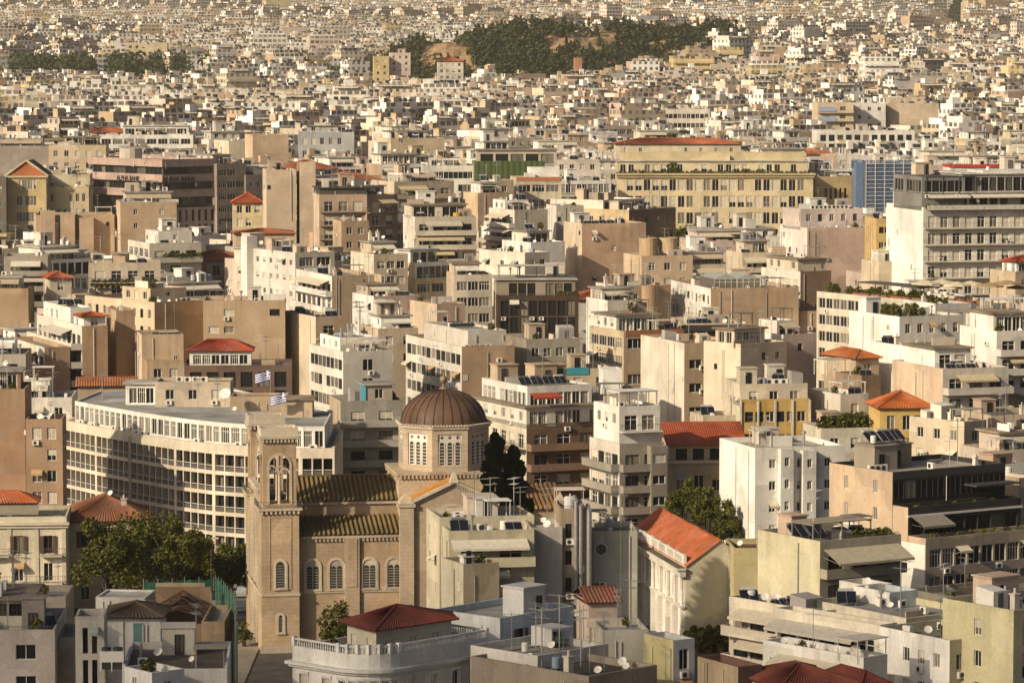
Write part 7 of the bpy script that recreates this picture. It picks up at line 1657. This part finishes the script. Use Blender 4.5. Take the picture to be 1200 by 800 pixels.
# ---------------------------------------------------------------- the rest of the city: individual blocks near, one mass far
def roofz(d): 
    y = float(np.interp(d, _RD[::-1], _RY[::-1])); return PX(600, y, d).z
def inside(p, poly):
    s = None
    for i in range(len(poly)):
        a, b = poly[i], poly[(i + 1) % len(poly)]; c = (b[0] - a[0]) * (p[1] - a[1]) - (b[1] - a[1]) * (p[0] - a[0])
        if s is None: s = c > 0
        elif (c > 0) != s: return False
    return True
def inside_any(p, poly):      # even-odd, also for concave footprints
    r = False; n = len(poly)
    for i in range(n):
        a, b = poly[i], poly[i - 1]
        if (a[1] > p[1]) != (b[1] > p[1]) and p[0] < (b[0] - a[0]) * (p[1] - a[1]) / (b[1] - a[1]) + a[0]: r = not r
    return r
def samples(q): return list(q) + [((q[i][0] + q[(i + 1) % 4][0]) / 2, (q[i][1] + q[(i + 1) % 4][1]) / 2) for i in range(4)] + [((q[0][0] + q[2][0]) / 2, (q[0][1] + q[2][1]) / 2)]
def hits(q, polys):
    cx = sum(p[0] for p in q) / 4; cy = sum(p[1] for p in q) / 4
    for f in polys:
        fx = sum(p[0] for p in f) / len(f); fy = sum(p[1] for p in f) / len(f); rr = max(math.hypot(p[0] - fx, p[1] - fy) for p in f)
        if math.hypot(cx - fx, cy - fy) > rr + 14: continue
        if any(inside_any(p, f) for p in samples(q)) or any(inside(p, q) for p in (samples(f) if len(f) == 4 else f)): return True
    return False
def keepout(x, y):
    px, py = proj(x, y, G(y) + 8)
    if y < 520 and px < 700: return True                      # church, square, street
    if 465 < y < 500 and 700 < px < 870: return True
    if 905 < y < 955 and 770 < px < 870: return True          # court before the bank
    if 1820 < y < 2140 and -105 < x < 162 and wooded(x, y): return True
    if 1980 < y < 2125 and -60 < px < 225: return True
    if y > 2800 and abs(x - .1225 * y) < 9: return True
    return False
rng = random.Random(2024)
CAND = []
def district(x, y):
    return R(random.Random(int(x // 260) * 91 + int(y // 240) * 7).uniform(8, 42))
y = 500.0
while y < 1290:
    half = .1415 * y * 1.14 + 20; x = -half + rng.uniform(0, 6)
    while x < half:
        a = district(x, y); w, l = rng.uniform(10, 16.5), rng.uniform(10, 16)
        q = local_poly((x, y), a, [(0, 0), (w, 0), (w, l), (0, l)])
        zt = roofz(y) + rng.uniform(-4.5, 2.5)
        CAND.append([x + rng.uniform(-1, 1), y + rng.uniform(-2, 2), a, w, l, zt, q]); x += w * .8 + rng.uniform(3, 7)
    y += 15 + y * .002
ACC = []; polys = list(FOOT)
for c in CAND:
    x, y, a, w, l, zt, _ = c; q = local_poly((x, y), a, [(0, 0), (w, 0), (w, l), (0, l)]); c[6] = q
    if keepout(x, y) or hits(q, polys): continue
    # lower it until it hides none of the hand placed fronts behind it
    ok = True
    for (l0, r0, t0, b0, dd) in HAND:
        if dd < y - 2: continue
        for _ in range(30):
            pr = [proj(px_, py_, zt) for px_, py_ in q]; lo, hi, tp = min(p[0] for p in pr), max(p[0] for p in pr), min(p[1] for p in pr)
            if hi > l0 + 2 and lo < r0 - 2 and tp - 10 < b0: zt -= .8
            else: break
        if zt < G(y) + 5.5: ok = False; break
    if not ok: continue
    c[5] = zt; ACC.append(c); polys.append(q)
# coarse depth picture: how much of each candidate shows
GW, GH = 400, 267; zb = np.full((GH, GW), 1e9); ib = np.full((GH, GW), -1, int)
gx, gy = np.meshgrid((np.arange(GW) + .5) * 3, (np.arange(GH) + .5) * 3)
def hull(pts):
    pts = sorted(set(pts)); 
    def half(ps):
        h = []
        for p in ps:
            while len(h) > 1 and (h[-1][0] - h[-2][0]) * (p[1] - h[-2][1]) - (h[-1][1] - h[-2][1]) * (p[0] - h[-2][0]) <= 0: h.pop()
            h.append(p)
        return h
    a, b = half(pts), half(pts[::-1]); return a[:-1] + b[:-1]
def stamp(q, zt, dd, i):
    pts = [tuple(proj(x, y, z)) for x, y in q for z in (zt, G(dd) - 1)]; h = hull(pts); m = np.ones((GH, GW), bool)
    for k in range(len(h)):
        a, b = h[k], h[(k + 1) % len(h)]; m &= ((b[0] - a[0]) * (gy - a[1]) - (b[1] - a[1]) * (gx - a[0])) >= 0
    m &= zb > dd; zb[m] = dd; ib[m] = i
for f, h in zip(FOOT, HAND): stamp(f, PX(600, h[2] + 8, h[4]).z, h[4], -2)
for i, c in enumerate(ACC): stamp(c[6], c[5], c[1], i)
vis = np.bincount(ib[ib >= 0], minlength=len(ACC))
N_IND = max(0, 296 - len(HAND))
order = sorted(range(len(ACC)), key=lambda i: -vis[i]); CHOSEN = set(i for i in order[:N_IND] if vis[i] >= 3); REST = [ACC[i] for i in range(len(ACC)) if i not in CHOSEN and (vis[i] > 0 or ACC[i][1] > 700)]
COLS = [('white', WHITE), ('white', (.70, .66, .59)), ('cream', CREAM), ('cream', (.63, .55, .43)), ('beige', BEIGE), ('beige', (.56, .47, .35)), ('tan', (.47, .345, .23)), ('peach', (.57, .43, .30)), ('pinkish', (.56, .44, .37)), ('grey', (.40, .37, .32)), ('yellowish', (.58, .47, .27))]
used = {}
def filler(c, i):
    x, y, a, w, l, zt, q = c; rg = random.Random(i * 31 + 7); cn, col = rg.choice(COLS); col = jit(rg, col); g = G(y); H = zt - g
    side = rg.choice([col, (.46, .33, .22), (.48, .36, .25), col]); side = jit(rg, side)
    small = H < 9
    fk = rg.choice(['b', 'bs', 'ba', 'w', 'w', 'o2', 'ws', 'b']); lk = rg.choice(['n', 'n', 'ws', 'w', fk, fk])
    if rg.random() < .25: fk, lk = rg.choice(['n', 'ws', 'ws']), fk
    feat = {'b': 'railed balconies', 'bs': 'solid balcony bands', 'ba': 'awninged balconies', 'w': 'square windows', 'o2': 'wide windows', 'ws': 'scattered small windows', 'n': 'a blank front'}[fk]
    tile_ = rg.random() < .07; hutk = rg.random() < .7; pent = rg.random() < .35 and not tile_ and w > 9
    extra = 'and an orange tiled roof' if tile_ else 'and a set back top floor' if pent else 'and a stair hut' if hutk else 'and a flat roof'
    bx, by = x + .5 * (w * math.cos(a) - l * math.sin(a)), y + .5 * (w * math.sin(a) + l * math.cos(a))
    for t in sorted(TARGET, key=lambda t: math.hypot(t[0] - bx, (t[1] - by) * .6))[:4]:
        dy, dx = by - t[1], abs(bx - t[0]); rel = 'behind' if dy > dx * .8 else 'in front of' if -dy > dx * .8 else 'beside'
        lab = f'{cn} block with {feat} {extra} {rel} {t[2]}'
        if len(lab.split()) > 16: lab = f'{cn} block with {feat} {rel} {t[2]}'
        if lab not in used: break
    grp = 'city blocks ' + rel + ' ' + t[2]
    used[lab] = used.get(lab, 0) + 1
    b = Bld('apartment_building', lab, 'apartment block', (x, y, g), a, grp, i * 17 + 3, y)
    nf = 5 if y < 900 else 4
    steps = 0 if (tile_ or H < 13) else rg.choice([0, 1, 1, 2]); Hb = H - 3.0 * steps; par = rg.uniform(.5, 1.0); rc = jit(rg, rg.choice([SCREED, SCRB, SCRW, SCRW, (.42, .38, .32)]))
    ff, lf = (col if fk != 'n' else side), (col if lk != 'n' else side)
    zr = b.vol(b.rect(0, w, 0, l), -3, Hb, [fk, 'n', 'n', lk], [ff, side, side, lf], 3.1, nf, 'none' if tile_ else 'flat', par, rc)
    X0 = Y0 = 0.0
    for k in range(steps):
        if rg.random() < .75: Y0 += rg.uniform(1.4, 2.4)
        if rg.random() < .55: X0 += rg.uniform(1.2, 2.2)
        awk = rg.choice(['bs', 'gl', 'w', 'g']) ; awk = {'bs': 'g'}.get(awk, awk)
        if rg.random() < .7: railing(b, (X0 * .5 + .1, max(.12, Y0 - 1.6)), (w - .2, max(.12, Y0 - 1.6)), zr)
        if rg.random() < .5 and Y0 > 1: awn(b, (X0 + .4, Y0), (X0 + (w - X0) * rg.uniform(.5, .95), Y0), zr + 2.5, 1.8, .7, rg.choice([(.55, .49, .38), (.62, .57, .48), (.66, .63, .56), (.48, .4, .28)]))
        for _ in range(rg.randint(0, 3)): plant(b.e, rg.uniform(X0 + .5, w - .5), max(.5, Y0 - 1), zr, rg, rg.uniform(.8, 1.4))
        zr = b.vol(b.rect(X0, w, Y0, l), zr - (0 if Y0 else 0), zr + 3.0 + (par if k == steps - 1 else .3), [awk + ':nf=1', 'n', 'n', lk if lk == 'n' else 'w:nf=1'], [jit(rg, rg.choice([ff, WHITE])), side, side, lf], 2.9, 1, 'flat', par if k == steps - 1 else .3, rc)
    ox, oy = X0, Y0
    if tile_: hip_roof(b.e, 0, w, 0, l, H, rg.uniform(1.6, 2.6), jit(rg, (.42, .13, .055)), pitch=.6)
    else:
        y0 = .5
        if pent:
            x0, x1, y0_, y1 = ox + rg.uniform(.5, 2), w - rg.uniform(.5, 3), oy + rg.uniform(2, 3.2), l - 1.2
            b.vol(b.rect(x0, x1, y0_, y1), zr, zr + 2.9, [rg.choice(['b', 'gl', 'w']).replace('b', 'g') + ':nf=1', 'n', 'n', rg.choice(['n', 'w:nf=1'])], [jit(rg, rg.choice([col, WHITE, CREAM]))], 2.7, 1, 'slab', .4, jit(rg, SCRW))
            if rg.random() < .5: awn(b, (x0 + .3, y0_), (x1 - .3, y0_), zr + 2.6, 1.9, .7, rg.choice([(.55, .49, .38), (.62, .57, .48), (.48, .4, .28)]))
            if rg.random() < .6: railing(b, (ox + .2, oy + .15), (w - .2, oy + .15), zr)
            z2 = zr + 3.15
        else: x0, x1, y0_, y1, z2 = ox + .5, w - .5, oy + (l - oy) * .35, l - .5, zr
        if hutk and x1 - x0 > 5 and y1 - y0_ > 4: hx = rg.uniform(x0 + .3, x1 - 4); b.hut(hx, hx + rg.uniform(2.4, 3.8), y1 - 3.6, y1 - .6, z2, rg.uniform(2.2, 3.2), jit(rg, rg.choice([col, WHITE, (.5, .38, .26)])))
        clutter(b.e, x0, x1, y0_, max(y0_ + 2, y1 - 4), z2, rg, rg.randint(5, 10))
        if pent: clutter(b.e, ox + .5, w - .5, oy + .6, y0_ - .4, zr, rg, rg.randint(2, 5), ('ac', 'plant', 'plant', 'dish', 'wall', 'canopy'))
        else: clutter(b.e, ox + .5, w - .5, oy + .6, y0_ - .2, zr, rg, rg.randint(3, 6))
    b.done()
for n_, i in enumerate(sorted(CHOSEN)): filler(ACC[i], i)

# ---------------------------------------------------------------- far mass of the city
V, CU, UV = [], [], []
def fq(p, c, win, uv):
    c = pale(c); V.extend(p); CU.extend([(*c, win)] * 4); UV.extend(uv)
NO = [(0, 0)] * 4
def fbox(o, ax, ay, w, l, z0, z1, c, cr, win=0.0, sides=(1, 1, 1, 1), us=0.0, top=True):
    p = [(o[0], o[1]), (o[0] + ax[0] * w, o[1] + ax[1] * w), (o[0] + ax[0] * w + ay[0] * l, o[1] + ax[1] * w + ay[1] * l), (o[0] + ay[0] * l, o[1] + ay[1] * l)]
    h = z1 - z0; L = (w, l, w, l)
    for i in range(4):
        if not sides[i]: continue
        a, b = p[i], p[(i + 1) % 4]; fq([(*a, z0), (*b, z0), (*b, z1), (*a, z1)], c[i] if isinstance(c, list) else c, win if isinstance(win, float) else win[i], [(us, -h), (us + L[i], -h), (us + L[i], 0), (us, 0)])
    if top: fq([(*q, z1) for q in p], cr, 0.0, NO)
def far_building(x, y, a, w, l, zt, rg, lod):
    ax, ay = (math.cos(a), math.sin(a)), (-math.sin(a), math.cos(a)); g = G(y); _, col = rg.choice(COLS); col = jit(rg, col, .14)
    if rg.random() < .22: col = jit(rg, WHITE, .06)
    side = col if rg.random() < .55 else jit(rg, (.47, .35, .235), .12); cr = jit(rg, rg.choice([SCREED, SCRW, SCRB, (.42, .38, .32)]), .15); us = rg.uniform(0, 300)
    kf = rg.choice([1.0, .8, .6, .6]); kl = rg.choice([0.0, 0.0, 1.0, .8, .6])
    if rg.random() < .3: kf, kl = kl, kf
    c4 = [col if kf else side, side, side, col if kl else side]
    off = lambda u, v: (x + ax[0] * u + ay[0] * v, y + ax[1] * u + ay[1] * v)
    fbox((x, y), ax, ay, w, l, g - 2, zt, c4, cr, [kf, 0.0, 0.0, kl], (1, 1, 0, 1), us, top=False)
    # recessed roof with a real parapet
    t = .3; zr = zt - .7; fq([(*off(t, t), zr), (*off(w - t, t), zr), (*off(w - t, l - t), zr), (*off(t, l - t), zr)], cr, 0.0, NO)
    if lod < 2:
        ring = [(0, 0), (w, 0), (w, l), (0, l)]; inn = [(t, t), (w - t, t), (w - t, l - t), (t, l - t)]
        for i in range(4):
            j = (i + 1) % 4; fq([(*off(*ring[i]), zt), (*off(*ring[j]), zt), (*off(*inn[j]), zt), (*off(*inn[i]), zt)], side, 0.0, NO)
            if i in (1, 2): fq([(*off(*inn[i]), zt), (*off(*inn[j]), zt), (*off(*inn[j]), zr), (*off(*inn[i]), zr)], side, 0.0, NO)
    if lod < 1 and kf < .9 and kf > 0:    # balcony bands
        bc = jit(rg, col, .08)
        for k in range(4):
            z = zt - .8 - 3.05 * (k + 1); fbox(off(.2, -1.25), ax, ay, w - .4, 1.23, z - .12, z + (.9 if rg.random() < .6 else .2), bc, bc, 0.0, (1, 1, 0, 1))
    z2 = zr
    if rg.random() < .55:
        m0, m1 = rg.uniform(.8, 2.8), rg.uniform(.5, 3); pc = jit(rg, rg.choice([col, WHITE, CREAM]), .08)
        fbox(off(m0, m1 + 1), ax, ay, max(3, w - m0 - rg.uniform(.5, 3)), max(3, l - m1 - 2), zr, zr + 2.9, pc, cr, [.6, 0.0, 0.0, rg.choice([0.0, .6])], (1, 1, 0, 1), us); z2 = zr + 2.9
        if lod < 1 and rg.random() < .4:
            u = off(m0, m1 + .95); o2 = off(m0 + (w - m0 * 2) * .8, m1 + .95); o3 = off(m0 + (w - m0 * 2) * .8, m1 - .8); o4 = off(m0, m1 - .8); fq([(*o4, zr + 1.9), (*o3, zr + 1.9), (*o2, zr + 2.6), (*u, zr + 2.6)], rg.choice([(.55, .49, .38), (.62, .57, .48)]), 0.0, NO)
    for _ in range(rg.choice([1, 1, 2, 2, 3]) if lod < 2 else 1):
        s = rg.uniform(1.5, 4); ux, uy = rg.uniform(.6, max(.7, w - s - .6)), rg.uniform(2, max(2.1, l - s - .6)); hc = jit(rg, rg.choice([col, WHITE, (.5, .38, .26), CREAM]), .1); fbox(off(ux, uy), ax, ay, s, rg.uniform(1.5, 3.5), z2 - .05, z2 + rg.uniform(1.2, 2.6), hc, cr, 0.0, (1, 1, 0, 1))
    if lod < 2:
        for _ in range(rg.randint(0, 4)):
            ux, uy = rg.uniform(1, w - 2.5), rg.uniform(1, l - 2); o1, o2 = off(ux, uy), off(ux + 1.8, uy); o3, o4 = off(ux + 1.8, uy + 1.3), off(ux, uy + 1.3); fq([(*o1, z2 + .4), (*o2, z2 + .4), (*o3, z2 + 1.5), (*o4, z2 + 1.5)], (.03, .032, .04), 0.0, NO)
            fq([(*o4, z2), (*o3, z2), (*o3, z2 + 1.75), (*o4, z2 + 1.75)], (.5, .5, .48), 0.0, NO)
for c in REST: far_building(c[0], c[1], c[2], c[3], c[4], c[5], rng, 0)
far_foot = [f for f, h in zip(FOOT, HAND) if h[4] > 1200]
y = 1290.0
while y < 5350:
    half = .1415 * y * 1.28 + 20; lod = 0 if y < 2100 else 1 if y < 3000 else 2; x = -half
    while x < half:
        a = district(x, y); w, l = rng.uniform(10, 22) * (1 if y < 2600 else 1.2), rng.uniform(9, 14); X, Y = x + rng.uniform(-1.5, 1.5), y + rng.uniform(-3, 3)
        zt = G(Y) + rng.choice([13, 15, 16, 17, 18, 19, 20, 21]) + rng.uniform(-1.5, 1.5)
        if rng.random() < .03 and Y > 1700: zt += rng.uniform(4, 9)
        if 1700 < Y < 1830: zt -= 3
        if 1830 < Y < 2140 and -110 < X < 165: zt += max(0.0, hill_z(X, Y) - G(Y))
        if 1500 < Y < 1985: px_ = proj(X, Y, zt)[0]; zt = min(zt, PX(px_, 91 + rng.uniform(0, 7), Y).z if -70 < px_ < 265 and Y > 1560 else 1e9)
        if 1560 < Y < 1990: px_ = proj(X, Y, zt)[0]; zt = min(zt, PX(px_, float(np.interp(px_, [680, 855], [79, 40])) + rng.uniform(0, 8), Y).z) if 430 < px_ < 870 else zt
        if zt > G(Y) + 4 and not keepout(X, Y) and not keepout(X + w * .7, Y + l) and not (rng.random() < .04):
            q = local_poly((X, Y), a, [(0, 0), (w, 0), (w, l), (0, l)])
            if not hits(q, far_foot) and not any(h[4] > Y and h[0] < proj(X, Y, zt)[0] < h[1] and proj(X, Y, zt)[1] < h[3] - 4 for h in HAND if h[4] > 1200): far_building(X, Y, a, w, l, zt, rng, lod)
        x += w * .97 + rng.choice([.2, .5, 1, 3, 6])
    y += 15.5 + (y - 1290) * .0022
m, nt, bs = nodes_of('far_facades')
at = nt.nodes.new("ShaderNodeVertexColor"); at.layer_name = 'col'; uvn = nt.nodes.new("ShaderNodeUVMap"); uvn.uv_map = 'facade'; sx = nt.nodes.new("ShaderNodeSeparateXYZ"); nt.links.new(uvn.outputs[0], sx.inputs[0])
u, v, al = sx.outputs[0], sx.outputs[1], at.outputs[1]
band = math_n(nt, 'GREATER_THAN', .7, al); on = math_n(nt, 'GREATER_THAN', al, .1)
bu = math_n(nt, 'DIVIDE', u, 2.9); bv = math_n(nt, 'DIVIDE', math_n(nt, 'SUBTRACT', v, .8), 3.05); fu, fv = math_n(nt, 'FRACT', bu), math_n(nt, 'FRACT', bv)
cmb = nt.nodes.new("ShaderNodeCombineXYZ"); nt.links.new(math_n(nt, 'FLOOR', bu), cmb.inputs[0]); nt.links.new(math_n(nt, 'FLOOR', bv), cmb.inputs[1]); wnz = nt.nodes.new("ShaderNodeTexWhiteNoise"); wnz.noise_dimensions = '2D'; nt.links.new(cmb.outputs[0], wnz.inputs[0])
lim = math_n(nt, 'MULTIPLY_ADD', band, .14, .24); wu = math_n(nt, 'LESS_THAN', math_n(nt, 'ABSOLUTE', math_n(nt, 'SUBTRACT', fu, .5)), lim); wv = math_n(nt, 'LESS_THAN', math_n(nt, 'ABSOLUTE', math_n(nt, 'SUBTRACT', fv, .52)), .27)
mask = math_n(nt, 'MULTIPLY', math_n(nt, 'MULTIPLY', wu, wv), on); mask = math_n(nt, 'MULTIPLY', mask, math_n(nt, 'GREATER_THAN', wnz.outputs[0], .1))
dk = nt.nodes.new("ShaderNodeHueSaturation"); dk.inputs["Color"].default_value = (.15, .13, .11, 1); nt.links.new(ramp(nt, wnz.outputs[0], 0, 1, .3, 2.2), dk.inputs["Value"])
tc = nt.nodes.new("ShaderNodeTexCoord"); dirt = ramp(nt, noise(nt, tc.outputs["Object"], .22, 4), .3, .7, .78, 1.1); h2 = nt.nodes.new("ShaderNodeHueSaturation"); nt.links.new(at.outputs[0], h2.inputs["Color"]); nt.links.new(dirt, h2.inputs["Value"])
nt.links.new(mixc(nt, mask, h2.outputs[0], dk.outputs[0]), bs.inputs["Base Color"]); bs.inputs["Roughness"].default_value = .85; bs.inputs["Specular IOR Level"].default_value = .2
M['far'] = m
nv = len(V); me = bpy.data.meshes.new('distant_city'); me.vertices.add(nv); me.vertices.foreach_set('co', np.array(V, np.float32).ravel()); me.loops.add(nv); me.loops.foreach_set('vertex_index', np.arange(nv, dtype=np.int32)); me.polygons.add(nv // 4); me.polygons.foreach_set('loop_start', np.arange(0, nv, 4, dtype=np.int32)); me.polygons.foreach_set('loop_total', np.full(nv // 4, 4, np.int32))
me.update(calc_edges=True); uvl = me.uv_layers.new(name='facade'); uvl.data.foreach_set('uv', np.array(UV, np.float32).ravel()); ca = me.color_attributes.new('col', 'FLOAT_COLOR', 'CORNER'); ca.data.foreach_set('color', np.array(CU, np.float32).ravel()); me.materials.append(M['far']); me.validate()
tag(ob('distant_city', me), 'dense mass of pale apartment blocks spreading to the far slopes', 'city', kind='stuff')
# ---------------------------------------------------------------- air and an unseen cloud added to shade the nearest roofs
mb = MB(); mb.box(-2700, 2700, -300, 9200, -12, 340); hz = mb.build('haze', ['hazevol_placeholder'] if False else [], None) if False else None
me = bpy.data.meshes.new('haze'); mb = MB(); mb.box(-2700, 2700, -300, 9200, -12, 340); me.from_pydata(mb.v, [], mb.f); hm = bpy.data.materials.new('air'); hm.use_nodes = True; nt = hm.node_tree; nt.nodes.remove(nt.nodes["Principled BSDF"]); pv = nt.nodes.new("ShaderNodeVolumePrincipled"); pv.inputs["Color"].default_value = (.95, .89, .78, 1); pv.inputs["Density"].default_value = 0.00008; pv.inputs["Anisotropy"].default_value = .2; nt.links.new(pv.outputs[0], nt.nodes["Material Output"].inputs["Volume"]); me.materials.append(hm)
tag(ob('haze', me), 'thin warm haze over the city', kind='stuff')
def shade_cloud(cx, cy, half_x, half_y, t, seed):
    rg = random.Random(seed); c = Vector((cx, cy, 15)) + TO_SUN * t; mb = MB()
    for k in range(70):
        u, v = rg.uniform(-1, 1), rg.uniform(-1, 1)
        if u * u + v * v > 1: continue
        s = rg.uniform(35, 70); px_, py_, pz_ = c.x + u * (half_x - s * .7), c.y + v * (half_y - s * .7), c.z + rg.uniform(-12, 30)
        n = len(mb.v); prof = [(math.sin(math.pi * q / 8) * s * (1 + .08 * math.sin(q * 2.3 + k)), -math.cos(math.pi * q / 8) * s * .6) for q in range(9)]
        mb.lathe([(r + .01, z) for r, z in prof], 14, 0); mb.v[n:] = [(a + px_, b_ + py_, z + pz_) for a, b_, z in mb.v[n:]]
    o = mb.build('shade_cloud', 'shade_cloud', smooth=True); tag(o, 'white cumulus out of view, added to shade the nearest roofs', kind='structure')
M['shade_cloud'] = plain('shade_cloud_vapour', (.9, .9, .9), 1, spec=0)
nt = M['shade_cloud'].node_tree; t_ = nt.nodes.new("ShaderNodeBsdfTransparent"); mx_ = nt.nodes.new("ShaderNodeMixShader"); mx_.inputs[0].default_value = .15
nt.links.new(t_.outputs[0], mx_.inputs[1]); nt.links.new(nt.nodes["Principled BSDF"].outputs[0], mx_.inputs[2]); nt.links.new(mx_.outputs[0], nt.nodes["Material Output"].inputs[0])
shade_cloud(0, 210, 330, 205, 3000, 5)
